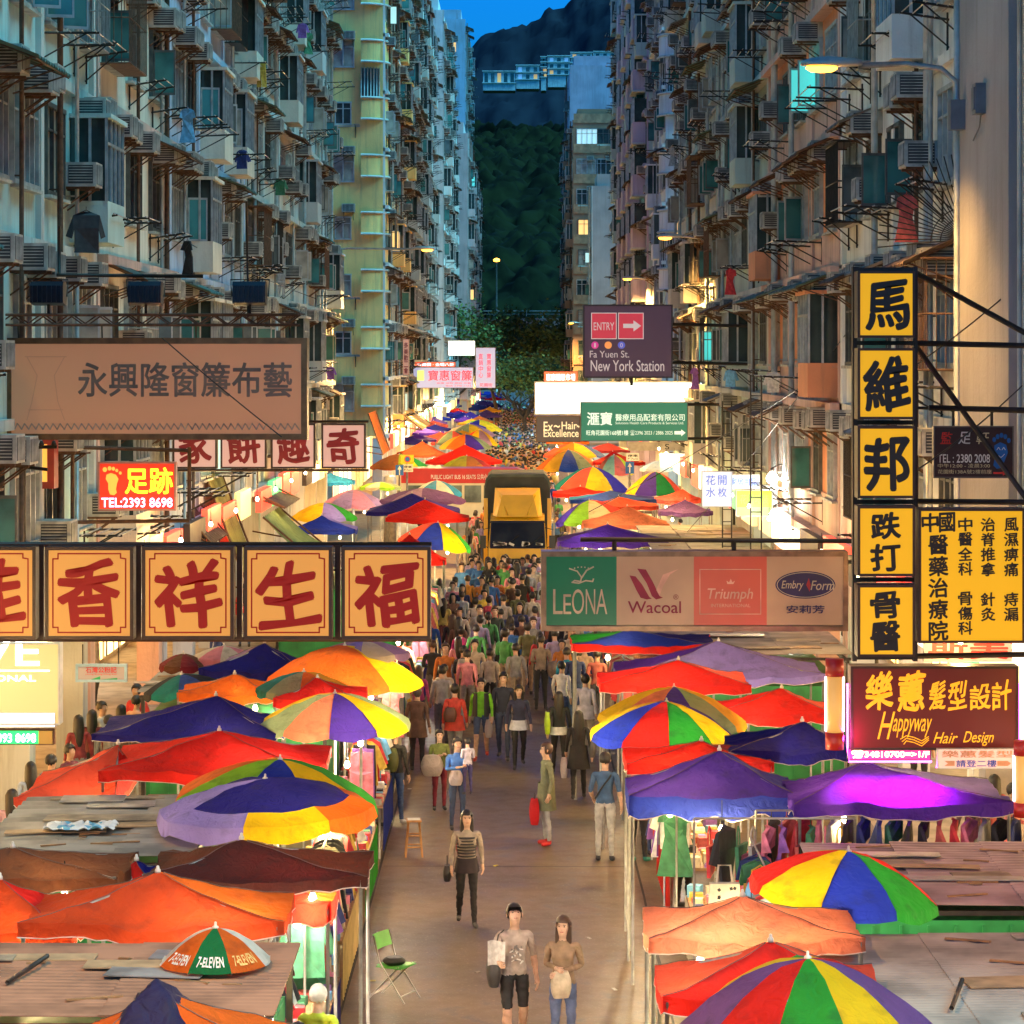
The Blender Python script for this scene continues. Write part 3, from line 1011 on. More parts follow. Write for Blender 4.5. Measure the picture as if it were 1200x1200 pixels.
root = thing('sign_rail', 'dark steel rails that carry the red character panels', 'rail', W(222, 694, 20.15))
mb = MB(); kk = 20.15 / FPX
for py in (638, 749): mb.tube([(-400 * kk, 0, -(py - 694) * kk), (284 * kk, 0, -(py - 694) * kk)], .035, 5)
for px in (49, 163, 281, 396): mb.box((px - 222) * kk - .035, (px - 222) * kk + .035, -.05, .05, -.62, .62)
mb.build('rail', DARKW, root)

# --- pale panels with red characters behind
PALE = E('pale_pink_face', (.80, .42, .36), .35, (.6, .42, .38))
CRIM = M('crimson_lettering', (.30, .006, .015), .5, 0, .2, 5)
for ch, a, b in (('家', 203, 255), ('餅', 259, 313), ('趣', 318, 370), ('奇', 377, 429)):
    sg = Sign('character_panel', 'small pale panel with the crimson character %s behind the tan sign' % ch, a, b, 496, 549, 33, .2, group='row of crimson character panels')
    sg.frame(DARKW, 2.2).panel(PALE).letters([(ch, a + 8, b - 8, 503, 542, 0, .032, 0, .08)], [CRIM])
root = thing('sign_rail', 'thin dark rail carrying the crimson character panels', 'rail', W(310, 494, 33.1))
mb = MB(); kk = 33.1 / FPX
for py in (494, 551): mb.tube([(-200 * kk, 0, -(py - 494) * kk), (122 * kk, 0, -(py - 494) * kk)], .03, 5)
mb.build('rail', DARKW, root)

# --- foot massage neon
s = Sign('neon_foot_sign', 'red neon sign with an orange foot and yellow characters', 116, 207, 541, 598, 26.5, .2)
s.frame(M('pink_frame', (.55, .25, .22), .4, .2, .2, 4), 2).panel(E('red_neon_face', (.80, .04, .015), .5))
NEY, NEW_, NEO = E('yellow_neon', (1, .72, .02), 2.2), E('white_neon', (.85, .65, 1), 2.2), E('orange_neon', (1, .33, .05), 1.2)
s.letters([('足跡', 148, 203, 548, 578, 0, .02), ('TEL:2393 8698', 120, 203, 583, 594, 1, .02)], [NEY, NEW_])
foot = [(126, 556), (131, 554), (137, 556), (140, 561), (138, 567), (137, 573), (138, 577), (135, 580), (130, 579), (128, 573), (128, 566), (125, 561)]
s.shape([(foot, 0)] + [(ell(x, y, r, r * 1.15, 10), 0) for x, y, r in ((124, 550, 2.6), (129.5, 548.5, 2.3), (134, 549, 2.0), (138, 551, 1.8), (142, 554, 1.7))], [NEO])
s.bars([(85, 524, 222, 528), (222, 524, 222, 610), (85, 612, 222, 610), (85, 524, 85, 660)], .035, RUST)

# --- right: row of lingerie brands sign
s = Sign('lingerie_sign', 'wide sign of four panels, green then tan, red and tan', 634, 992, 645, 738, 22, .38)
s.frame(M('copper_frame', (.30, .17, .10), .3, .6, .4, 6), 6)
GRN = M('green_sign_panel', (.0, .16, .055), .3, 0, .12, 1.5)
REDP = M('red_sign_panel', (.62, .10, .05), .3, 0, .12, 1.5)
TANS = M('tan_pink_panel', (.52, .31, .17), .3, 0, .15, 1.5)
s.panel(GRN, 636, 722, 650, 731).panel(TANS, 722, 812, 650, 731).panel(REDP, 812, 897, 650, 731).panel(TANS, 897, 988, 650, 731)
GOLD, MAR, NAVY, SALM_ = M('pale_gold_lettering', (.62, .48, .30)), M('maroon_lettering', (.28, .012, .035)), M('navy_lettering', (.03, .015, .075)), M('salmon_lettering', (.80, .42, .28))
BR_ = [GOLD, MAR, NAVY, SALM_]
s.letters([('L', 648, 659, 689, 718, 0, -.002), ('E', 660, 669, 695, 718, 0, -.002), ('O', 670, 684, 689, 718, 0, -.004), ('N', 686, 697, 689, 718, 0, -.004), ('A', 698, 711, 689, 718, 0, -.004)], BR_, y=.012)
s.letters([('Wacoal', 735, 797, 703, 717, 1, .006), ('®', 788, 794, 695, 701, 1, 0)], BR_, y=.012)
s.letters([('Triumph', 828, 881, 688, 704, 3, .008, .22), ('INTERNATIONAL', 832, 878, 706, 710, 3, 0)], BR_, y=.012)
s.letters([('Embry', 914, 940, 679, 691, 0, .004, .25), ('Form', 948, 976, 679, 690, 0, .004, .25)], BR_, y=.012)
s.letters([('安莉芳', 920, 964, 708, 717, 2, .02)], BR_, y=.012)
pol = []
pol += [(q, 0) for q in line_poly([(667, 665), (676, 668), (681, 675), (680, 680), (673, 679), (670, 681), (678, 682), (686, 679), (694, 680), (695, 677)], 1.6)]
pol += [(q, 0) for q in line_poly([(695, 663), (687, 667), (681, 676)], 1.8)]
pol += [(ell(x, y, .9, .9, 8), 0) for x, y in ((673, 664.5), (677, 663.5), (681, 663.2), (685, 663.5), (689, 664.5))]
pol += [([(737, 673), (744, 674), (752, 684), (760, 698), (763, 700), (757, 701), (750, 699), (745, 690)], 1), ([(746, 665), (756, 666), (764, 680), (772, 697), (776, 699), (768, 701), (763, 697), (757, 682)], 1),
        ([(776, 672), (795, 665), (784, 672), (776, 686), (772, 697), (768, 690)], 3)]
pol += [(q, 3) for q in line_poly([(819, 666), (890, 666), (890, 718), (819, 718), (819, 666)], 1.0)]
pol += [([(851, 683), (850, 679), (853, 681), (855, 677), (857, 681), (860, 679), (858, 683)], 3)]
s.shape(pol, [GOLD, MAR, NAVY, SALM_], y=.009)
s.shape([(ell(942, 684, 35, 16, 40), 0)], [NAVY], y=.006, name='oval_badge')
s.shape([(q, 0) for q in line_poly([tuple(p) for p in ell(942, 684, 33, 14.4, 40)] + [(975, 684)], .8)], [GOLD], y=.009, name='oval_line')
s.shape([([(946, 676), (943, 684), (947, 692), (948, 684)], 0)], [M('red_lettering_flat', (.5, .02, .02))], y=.010)
s.bars([(680, 632, 1000, 634), (720, 632, 720, 646), (860, 632, 860, 646), (990, 660, 1010, 655)], .035, STEEL)

# --- right: vertical run of yellow boxes
ychars = [(('馬',), 318, 396), (('維',), 408, 491), (('邦',), 499, 583), (('跌', '打'), 592, 674), (('骨', '醫'), 684, 768)]
for chs, y0, y1 in ychars:
    txt = ''.join(chs)
    sg = Sign('clinic_sign_box', 'lit yellow box with the black character%s %s in the vertical clinic sign' % ('' if len(chs) == 1 else 's', ' and '.join(chs)), 1003, 1070, y0, y1, 18, .3, group='vertical run of yellow sign boxes')
    sg.frame(DARKW, 3).panel(YEL)
    if len(chs) == 1: sg.letters([(txt, 1012, 1062, y0 + 13, y1 - 11, 0, .036, 0, .09)], [BLK])
    else: sg.letters([(chs[0], 1019, 1052, y0 + 9, y0 + 38, 0, .034, 0, .07), (chs[1], 1019, 1052, y0 + 44, y1 - 7, 0, .034, 0, .07)], [BLK])
root = thing('sign_ladder', 'dark steel ladder frame holding the yellow sign boxes', 'sign frame', W(1036, 545, 18.2))
mb = MB(); kk = 18.2 / FPX
for px in (1001, 1072): mb.box((px - 1036) * kk - .025, (px - 1036) * kk + .025, -.06, .06, -2.32, 2.35)
for py in (316, 402, 495, 588, 679, 770): mb.box(-.37, .37, -.05, .05, -(py - 545) * kk - .025, -(py - 545) * kk + .025)
for a, b, c, d in ((1072, 318, 1330, 460), (1072, 402, 1330, 408), (1072, 588, 1330, 590), (1072, 770, 1330, 766), (1090, 478, 1330, 484), (1072, 402, 1230, 620)):
    mb.tube([((a - 1036) * kk, .1, -(b - 545) * kk), ((c - 1036) * kk, .1, -(d - 545) * kk)], .035, 5)
mb.build('ladder_frame', STEEL, root)

s = Sign('clinic_list_sign', 'broad lit yellow sign with four columns of black characters', 1074, 1198, 595, 752, 18, .3).frame(DARKW, 3).panel(YEL)
rows = []
def column(chs, xc, w, y0, y1, n_):
    st = (y1 - y0) / n_
    for k, ch in enumerate(chs):
        if ch != ' ': rows.append((ch, xc - w / 2, xc + w / 2, y0 + st * k + st * .06, y0 + st * (k + 1) - st * .06, 0, .026, 0, .05))
rows += [('中', 1078, 1097, 601, 622, 0, .03, 0, .05), ('國', 1098, 1116, 600, 622, 0, .03, 0, .05)]
column('醫藥治療院', 1097, 22, 625, 750, 5)
column('中醫全科 骨傷科', 1128.5, 16, 605, 743, 8)
column('治脊推拿 針灸', 1155, 16, 605, 727, 7)
column('風濕痹痛 痔漏', 1182, 16, 605, 727, 7)
s.letters(rows, [BLK])

# --- hair salon sign, its tube lights and LED strip
s = Sign('hair_salon_sign', 'dark red hair salon sign with yellow script and pink glow', 995, 1191, 779, 877, 19.4, .3).frame(DARKW, 3).panel(E('dark_red_face', (.16, .006, .004), .25, (.10, .008, .006)))
SCRIPT = E('yellow_script', (.95, .42, .015), .6)
s.letters([('樂', 1012, 1044, 787, 829, 0, .022, .1, .10), ('蕙', 1049, 1082, 787, 830, 0, .022, .1, .10), ('髮', 1086, 1106, 797, 829, 0, .016, .1, .1), ('型', 1108, 1130, 797, 829, 0, .016, .1, .1), ('設', 1134, 1158, 800, 829, 0, .016, .1, .1), ('計', 1160, 1183, 796, 829, 0, .016, .1, .1),
           ('H', 1026, 1047, 832, 864, 0, .004, .5), ('appyway', 1044, 1090, 840, 862, 0, .004, .4), ('Hair', 1091, 1120, 856, 869, 0, .004, .4), ('Design', 1126, 1162, 855, 872, 0, .004, .4)], [SCRIPT])
s.shape([(q, 0) for j in range(3) for q in line_poly([(1053 + j * 2, 864 + j * 3), (1060, 860 + j * 3), (1069, 862 + j * 3), (1078, 866 + j * 3), (1086, 861 + j * 2)], 1.0)], [SCRIPT])
PINKT = E('pink_tube', (1.0, .06, .72), 9.0)
mb = MB(); k0 = s.k
mb.tube([(s.X(992), -.1, s.Z(800)), (s.X(992), -.1, s.Z(874)), (s.X(994), -.1, s.Z(891)), (s.X(1090), -.1, s.Z(891))], .014, 6)
mb.build('pink_tube_light', PINKT, s.root)
mb = MB(); mb.tube([(s.X(1193), -.1, s.Z(800)), (s.X(1193), -.1, s.Z(880))], .014, 6); mb.build('pink_tube_light', PINKT, s.root)
for lx in (1010, 1050, 1085):
    ld = bpy.data.lights.new('pink_tube_glow', 'SPOT'); ld.energy = 75; ld.spot_size = R(125); ld.spot_blend = 1.0; ld.color = (1.0, .03, .80); ld.shadow_soft_size = .05
    lo = bpy.data.objects.new('pink_tube_glow', ld); COL.objects.link(lo); lo.parent = s.root; lo.location = (s.X(lx), -.25, s.Z(884))
ld = bpy.data.lights.new('pink_tube_glow', 'POINT'); ld.energy = 7; ld.color = (1.0, .04, .6); ld.shadow_soft_size = .05
lo = bpy.data.objects.new('pink_tube_glow', ld); COL.objects.link(lo); lo.parent = s.root; lo.location = (s.X(988), -.3, s.Z(860))
s2 = Sign('led_phone_strip', 'glowing phone number strip under the hair salon sign', 993, 1090, 876, 890, 19.37, .12).frame(BLACK, .8).panel(E('led_amber_face', (.75, .05, .30), .8))
s2.letters([('☎34810700=>1/F', 997, 1088, 878, 888, 0, .01)], [E('led_yellow', (1, .9, .25), 6)])
s2 = Sign('stairs_sign', 'pale sign pointing upstairs under the hair salon sign', 1098, 1190, 877, 900, 19.2, .08).frame(WHITE, .8).panel(E('pale_lit_face', (.90, .52, .42), .4))
s2.letters([('樂蕙髮型', 1103, 1186, 879, 887, 0, .012), ('請登二樓', 1120, 1167, 890, 898, 1, .012)], [M('faded_orange', (.8, .35, .18)), M('blue_lettering', (.05, .08, .5))])
s2.shape([([(1106, 891), (1118, 891), (1118, 897), (1106, 897), (1110, 894)], 0), ([(1168, 891), (1180, 891), (1184, 894), (1180, 897), (1168, 897)], 0)], [M('faded_orange', (.8, .35, .18))])
for px, y0, y1, lab in ((978, 772, 878, 'lit column lamp with red caps at the street end of the salon sign'), (1199, 868, 957, 'lit column lamp with red caps low at the salon doorway')):
    c = W(px, (y0 + y1) / 2, 19.2 if px < 1000 else 18.6); k0 = c.y / KS / FPX; h = (y1 - y0) * k0 / 2
    r2 = thing('column_lamp', lab, 'lamp', c)
    mb = MB(); mb.lathe([(.10, -h * .62), (.105, h * .62)], n=16); mb.build('lit_tube', E('warm_tube_face', (.90, .42, .09), .45, (.5, .3, .1)), r2)
    mb = MB(); mb.lathe([(.115, h * .62), (.115, h)], n=16); mb.build('cap', M('red_cap', (.5, .02, .015), .4), r2)
    mb = MB(); mb.lathe([(.115, -h), (.115, -h * .62)], n=16); mb.build('cap', M('red_cap', (.5, .02, .015), .4), r2)
    mb = MB(); mb.box(-.12, -.105, -.03, .03, -h * .6, h * .6); mb.box(.105, .12, -.03, .03, -h * .6, h * .6); mb.build('edge_tube', E('white_tube', (1, .7, .9), 3), r2)

# --- foot reflexology sign
s = Sign('reflexology_sign', 'dark sign with a blue foot and white phone number', 1093, 1187, 499, 560, 20, .12).frame(M('grey_frame', (.16, .14, .13), .4, .3), 1.5).panel(M('dark_maroon_face', (.045, .015, .015), .3, 0, .2, 2))
s.letters([('監', 1101, 1115, 506, 520, 0, .012, .15), ('足', 1122, 1136, 506, 520, 1, .012, .15), ('軒', 1143, 1158, 506, 520, 3, .012, .15), ('TEL : 2380 2008', 1098, 1159, 532, 542, 1, .008),
           ('中午12:00 - 凌晨3:00', 1098, 1159, 543, 548, 3, 0), ('花園街138A號2樓前座', 1098, 1161, 550, 555, 3, 0)],
          [M('scarlet', (.7, .03, .02)), M('white_lettering', (.8, .75, .7)), M('blue_foot', (.01, .12, .42)), M('sand_lettering', (.75, .6, .35))])
s.shape([([(1164, 522), (1171, 518), (1178, 521), (1180, 530), (1176, 540), (1173, 548), (1167, 549), (1163, 545), (1165, 535)], 0)] + [(ell(x, y, 2.2, 3, 10), 0) for x, y in ((1164, 515), (1168, 511.5), (1172.5, 510), (1177, 511.5), (1181, 516))], [M('blue_foot', (.01, .12, .42))])
s.shape([([(1163, 553), (1174, 553), (1174, 551), (1180, 554), (1174, 557), (1174, 555), (1163, 555)], 0)] + [(q, 1) for q in line_poly([(1167, 527), (1169, 524), (1171, 527)], .7) + line_poly([(1173, 527), (1175, 524), (1177, 527)], .7) + line_poly([(1168, 533), (1172, 536), (1176, 532)], .7)], [M('scarlet', (.7, .03, .02)), M('white_lettering', (.8, .75, .7))], y=.008, name='arrow')
s.bars([(1075, 478, 1230, 484), (1117, 480, 1117, 499), (1162, 482, 1162, 499)], .02, STEEL)
# red characters on a white board partly behind the yellow clinic sign
s = Sign('red_character_board', 'white board with large red characters behind the yellow clinic sign', 1082, 1230, 742, 775, 20.2, .08).frame(ALU, .8).panel(E('white_board_face', (.90, .72, .60), .12, (.32, .28, .25)))
s.letters([('斯美娜', 1088, 1228, 746, 772, 0, .022)], [M('scarlet', (.7, .03, .02))])

# --- metro entry sign
s = Sign('metro_entry_sign', 'dark purple sign with two red squares and an arrow', 683, 788, 357, 443, 46, .35).frame(M('purple_frame', (.03, .018, .03), .4, .1), 2).panel(E('deep_purple_face', (.040, .018, .038), .5, (.06, .03, .06)))
MAG = E('magenta_square', (.45, .03, .055), .6); GRY = E('grey_sign_letters', (.42, .36, .36), .7)
s.shape([([(693, 367), (722, 367), (722, 397), (693, 397)], 0), ([(724, 367), (754, 367), (754, 397), (724, 397)], 0)], [MAG])
s.shape([(q, 0) for a in (693, 724.5) for q in line_poly([(a, 367), (a + 29, 367), (a + 29, 397), (a, 397), (a, 367)], .9)] + [([(730, 379.5), (742, 379.5), (742, 375.5), (751, 382), (742, 388.5), (742, 384.5), (730, 384.5)], 0)], [GRY], y=.009)
s.shape([(ell(697, 404.5, 4.3, 4.3, 18), 0), (ell(712.5, 404.5, 4.3, 4.3, 18), 1), (ell(728, 404.5, 4.3, 4.3, 18), 2)], [E('pink_dot', (.55, .03, .25), .5), E('orange_dot', (.8, .3, .08), .5), E('blue_dot', (.08, .1, .5), .5)])
for row in (('ENTRY', 695.5, 719.5, 378, 387, 0, 0), ('Fa Yuen St.', 691, 737, 411, 419, 0, -.002), ('New York Station', 692, 778, 422, 435, 0, .002), ('1', 696, 698, 402, 407, 0, 0), ('0', 726.5, 729.5, 402, 407, 0, 0)): s.letters([row], [GRY], y=.011)
s.bars([(740, 443, 740, 452), (788, 380, 960, 384), (788, 425, 960, 428)], .05, STEEL)
# --- bright blank light box and the boards around it
s = Sign('white_light_box', 'blank glowing white light box over the market', 626, 823, 447, 486, 58, .5).frame(ALU, 1.5).panel(E('white_light_face', (.80, 1.0, .98), 1.6))
s.shape([(q, 0) for q in line_poly([(661, 457), (657, 464), (653, 470), (656, 478)], 1.5)], [E('pale_blue_mark', (.35, .7, .9), .9)])
s.bars([(823, 452, 905, 452), (823, 480, 905, 480)], .06, STEEL)
s = Sign('medical_supply_sign', 'green sign with white characters and an arrow', 680, 806, 471, 517, 50, .3).frame(M('grey_frame', (.16, .14, .13), .4, .3), 1).panel(E('green_lit_face', (.012, .12, .075), .8, (.02, .18, .10)))
PALEG = E('pale_green_letters', (.62, .75, .62), .8)
s.letters([('滙寶', 688, 717, 483, 498, 0, .02), ('醫療用品配套有限公司', 721, 802, 485, 493, 0, .01), ('Solutions Health Care Products & Services Ltd.', 721, 801, 494, 497, 0, .0), ('旺角花園街168號1樓', 687, 736, 504, 510, 0, .014), ('☎2396 2023 / 2886 2025', 738, 788, 504, 510, 0, 0)], [PALEG])
s.shape([([(790, 505), (798, 505), (798, 503), (803, 507), (798, 511), (798, 509), (790, 509)], 0)], [PALEG])
s.bars([(806, 474, 880, 474), (806, 514, 880, 514), (860, 455, 860, 640)], .05, STEEL)
s = Sign('hair_board', 'brown board with pale stretched lettering beside the green sign', 628, 680, 487, 518, 54, .3).frame(M('brass_frame', (.22, .12, .055)), 1.2).panel(E('brown_board_face', (.10, .07, .05), .5))
s.letters([('Ex', 637, 648, 494, 505, 0, .01), ('~', 649, 656, 498, 501, 0, .02), ('Hair', 658, 676, 494, 503, 0, .01), ('~', 676, 679, 498, 501, 0, .02), ('Excellence', 637, 678, 503, 512, 0, .01)], [E('cream_board_letters', (.85, .65, .35), .9)])
s = Sign('small_orange_sign', 'small orange red shop sign with pale lettering near the tree', 637, 677, 435, 449, 100, .3).frame(DARKW, .6).panel(E('orange_red_face', (.9, .13, .05), 1.1))
s.letters([('惠康超級市場', 640, 674, 438, 446, 0, .02)], [E('pale_sign_letters', (.85, .95, 1), 1.4)])
s = Sign('curtain_centre_sign', 'wide lilac sign with red characters over blue canopies', 484, 555, 430, 455, 98, .4).frame(M('grey_frame', (.16, .14, .13)), .7).panel(E('lilac_face', (.42, .46, .72), .55))
REDS = E('red_sign_letters', (.85, .06, .10), .8)
s.letters([('寶惠窗簾', 502, 553, 434, 446, 0, .012), ('窗簾 地毯 牆紙 布藝', 512, 552, 448, 450, 0, 0), ('電話 2390 1122', 522, 552, 451, 453, 0, 0)], [REDS])
s.panel(E('lime_mark', (.6, .8, .2), .8), 489, 497, 434, 446, .006, 'mark')
s = Sign('curtain_centre_sign', 'tall lilac sign with two columns of red characters', 557, 581, 407, 455, 98, .4).frame(M('grey_frame', (.16, .14, .13)), .7).panel(E('lilac_face', (.42, .46, .72), .55))
rows = []
column('直銷中心', 563.5, 5, 414, 443, 4); column('寶惠窗簾', 573, 5, 414, 443, 4)
s.letters([(r[0], r[1], r[2], r[3], r[4], 0, .01) for r in rows] + [('花園街', 562, 577, 449, 453, 0, .01)], [REDS])
s = Sign('white_light_box', 'small blank white light box above the lilac signs', 525, 557, 399, 417, 102, .4).frame(ALU, .6).panel(E('white_light_face', (.80, 1.0, .98), 1.6))
s = Sign('orange_strip_sign', 'narrow orange strip sign with white lettering above the wide lilac one', 486, 534, 424, 430, 100, .3).frame(DARKW, .4).panel(E('orange_red_face', (.9, .13, .05)))
s.letters([('大減價 · 全場八折', 489, 532, 425.3, 429, 0, .02)], [E('pale_sign_letters', (.85, .95, 1))])
s = Sign('vertical_sign', 'narrow brown vertical sign of red characters on the yellow corner block', 472, 480, 397, 440, 78.4, .5).frame(DARKW, .5).panel(E('brown_pink_face', (.45, .20, .13), .7))
rows = []
column('多美歡二會', 476, 5, 401, 438, 5)
s.letters([(r[0], r[1], r[2], r[3], r[4], 0, .02) for r in rows], [CRIM])
# --- right shop signs by the bright lamps
s = Sign('white_shop_sign', 'overexposed white shop sign with faint blue characters', 822, 858, 552, 594, 40, .2).frame(ALU, .8).panel(E('white_shop_face', (.75, .88, 1.0), .62, (.4, .4, .4)))
s.letters([('花', 827, 838, 557, 568, 0, .01), ('水', 827, 838, 571, 582, 0, .01), ('開', 841, 851, 557, 568, 0, .01), ('枚', 841, 851, 571, 582, 0, .01)], [E('pale_blue_letters', (.12, .20, .75), .5, (.05, .1, .4))])
s = Sign('lime_shop_sign', 'glowing lime yellow shop sign beside the white one', 862, 905, 574, 605, 39, .2).frame(ALU, .8).panel(E('lime_face', (.75, .95, .02), .55, (.3, .4, .02)), 863, 904, 575, 594).panel(E('olive_face', (.4, .55, .15), .35, (.2, .3, .1)), 863, 904, 594, 604)
s.letters([('花園時裝', 867, 900, 579, 590, 0, .01)], [E('green_letters', (.2, .5, .05), .5)])
s = Sign('blue_white_sign', 'small blue and white shop sign above the lime one', 852, 890, 556, 573, 41, .2).frame(ALU, .8).panel(E('blue_white_face', (.35, .55, 1.0), .6, (.2, .3, .5)))
s.letters([('家居用品', 856, 886, 560, 569, 0, .01)], [E('deep_blue_letters', (.02, .06, .5), .5)])
s = Sign('white_banner', 'plain white banner behind the striped umbrellas', 773, 807, 531, 548, 62, .1).frame(ALU, .6).panel(E('banner_face', (.9, .92, .95), .9))
s = Sign('street_name_board', 'grey concrete beam with a small black letter S above the right stalls', 736, 826, 518, 528, 64, .3).frame(M('beam_grey', (.45, .42, .35)), .5).panel(M('beam_grey', (.45, .42, .35)))
s.letters([('S', 779, 784, 520, 526.5, 0, .01)], [BLK])
# --- left shop light boxes
s = Sign('cosmetics_light_box', 'large glowing cream light box with white serif letters', -60, 72, 752, 848, 21, .25).frame(WHITE, 2).panel(E('cream_glow_face', (1.0, .62, .20), .55, (.6, .45, .25)))
s.letters([('VE', -25, 48, 746, 779, 0, .01), ('SSIONAL', -25, 44, 790, 797, 0, .004)], [E('white_glow_letters', (1, .97, .9), 3)])
s.panel(E('white_glow_letters', (1, .97, .9)), -40, 60, 784, 785.3, .006, 'rule')
s = Sign('white_strip_box', 'thin white light strip under the cream light box', -60, 66, 834, 852, 20.96, .12).frame(WHITE, 1).panel(E('strip_face', (1, .95, .85), 1.5))
s = Sign('green_led_sign', 'green LED phone number sign under the cream light box', -60, 64, 854, 872, 20.95, .12).frame(RUST, 1).panel(E('green_led_face', (.02, .75, .15), 1.2), -60, 46, 856, 871).panel(E('olive_led_face', (.30, .16, .03), .9), 46, 62, 856, 871)
s.letters([('2393 8698', -8, 43, 859, 869, 0, .02)], [E('led_white_green', (.7, 1, .8), 3.2)])
s = Sign('small_hanging_sign', 'small white hanging sign with red characters and a green wedge', 89, 149, 778, 799, 25, .08).frame(M('pale_blue_rim', (.35, .55, .7)), 3).panel(E('white_board_face', (.95, .80, .72)))
s.letters([('石灣公粉記', 101, 137, 781, 788, 0, .012), ('Hong Kong Ming Kei', 101, 137, 789, 791, 0, 0)], [M('scarlet', (.7, .03, .02))])
s.shape([([(104, 797), (118, 792), (118, 796), (138, 794), (138, 797)], 0)], [M('green_wedge', (.02, .35, .12))])
s.bars([(97, 755, 97, 778), (139, 752, 139, 778)], .012, STEEL)
s = Sign('white_vertical_box', 'overexposed white vertical light box behind the red characters', 27, 60, 604, 710, 27, .3).frame(ALU, 1).panel(E('pink_white_face', (1.0, .80, .90), 1.4))
s = Sign('red_edge_fascia', 'red rimmed lit shop window box below the tan sign', -40, 66, 512, 572, 26, .4).frame(M('red_rim', (.45, .05, .03), .4), 8).panel(E('amber_window_face', (.95, .48, .08), .7))
# ================================================================== street lamps
SODIUM = (1.0, .55, .14)
LAMPE = E('sodium_lens', (1.0, .40, .03), 7.0)
LAMPH = M('lamp_housing', (.50, .47, .42), .4, .3, .3, 4)
def street_lamp(label, x, y, z, side, power, wall_x, ang=150):
    root = thing('street_lamp', label, 'street lamp', (x, y * KS, z), group='wall mounted street lamps')
    d = side                       # direction of the wall
    mb = MB()
    L = abs(wall_x - x)
    pts = [(d * .45, 0, .02), (d * (L - .9), 0, .05), (d * (L - .35), 0, -.02), (d * (L - .12), 0, -.22), (d * (L - .10), 0, -.62)]
    mb.tube(pts, .045, 8)
    mb.build('arm', GALV, root)
    mb = MB(); mb.box(min(d * (L - .22), d * L), max(d * (L - .22), d * L), -.11, .11, -.95, -.5); mb.build('bracket_box', M('lamp_bracket', (.16, .16, .18), .5, .3), root)
    mb = MB()
    prof = [(-.42, .015, .03), (-.40, .07, .055), (-.25, .13, .10), (0, .16, .125), (.25, .13, .11), (.50, .075, .075), (.52, .02, .03)]
    n = 14; vs_, fs = [], []
    for (t, ry, rz) in prof:
        for k in range(n):
            a = 2 * PI * k / n
            vs_.append((d * t, ry * math.cos(a), .04 + (rz if math.sin(a) > 0 else rz * .35) * math.sin(a)))
    for i in range(len(prof) - 1):
        for k in range(n): fs.append((i * n + k, i * n + (k + 1) % n, (i + 1) * n + (k + 1) % n, (i + 1) * n + k))
    mb.add(vs_, fs, 0, True)
    mb.build('housing', LAMPH, root)
    mb = MB(); mb.lathe([(.02, -.085), (.09, -.07), (.125, -.03), (.125, .0)], (-d * .1, 0, 0), 16, sx=1.9); mb.build('lens', LAMPE, root)
    ld = bpy.data.lights.new('sodium_light', 'SPOT')
    ld.energy = power; ld.color = SODIUM; ld.spot_size = R(ang); ld.spot_blend = .8; ld.shadow_soft_size = .15
    lo = bpy.data.objects.new('sodium_light', ld); COL.objects.link(lo); lo.parent = root; lo.location = (-d * .1, 0, -.14)
    return root
LP = 4600
street_lamp('nearest lit street lamp on a long arm from the stucco pier', 4.7, 23.2, 12.4, 1, LP * .3, 6.75, 116)
street_lamp('second lit street lamp on the right row, over the stalls', 5.5, 56, 12.4, 1, LP * 1.4, 7.0)
street_lamp('lit street lamp by the white corner block', 6.2, 85, 12.4, 1, LP * 2.6, 7.6)
street_lamp('lit street lamp high on the pale block beyond the yellow corner', -3.9, 65, 12.6, -1, LP * 2, -8.1)
street_lamp('lit street lamp near the blank pinkish wall, left of the tree', -7.0, 140, 12.0, -1, LP * 2.6, -8.4)
street_lamp('far lit street lamp at the foot of the brown block', 5.3, 148, 11.4, 1, LP, 7.0)
street_lamp('unseen street lamp added before the footbridge on the left', -4.6, 9.5, 12.4, -1, LP * .78, -8.1, 172)  # out of view, added to light the foreground and the sign fronts
street_lamp('unseen street lamp added before the footbridge on the right', 4.7, 7.0, 12.4, 1, LP * .68, 7.0, 172)  # added out of view for the same foreground light
# post lamp far behind the tree
root = thing('lamp_post', 'slim distant lamp post lit in front of the dark hill', 'lamp post', (-2.8, 210 * KS, 0))
mb = MB(); mb.tube([(0, 0, 0), (0, 0, 21.3)], [.16, .09], 6); mb.build('post', GALV, root)
mb = MB(); mb.lathe([(.05, 0), (.42, .1), (.42, .35), (.1, .5)], (0, 0, 21.2), 10); mb.build('lantern', LAMPE, root)
mb = MB(); mb.lathe([(.05, 0), (.40, .1), (.40, .3), (.1, .4)], (.8, 0, 3.9 + 0), 10); 
root = thing('lamp_post', 'short lit lamp standing on the flyover edge before the hill', 'lamp post', (-5.6, 200 * KS, 12.3))
mb = MB(); mb.tube([(0, 0, 0), (0, 0, 1.6)], .07, 6); mb.build('post', GALV, root)
mb = MB(); mb.lathe([(.05, 0), (.3, .1), (.3, .3), (.1, .4)], (0, 0, 1.6), 10); mb.build('lantern', LAMPE, root)
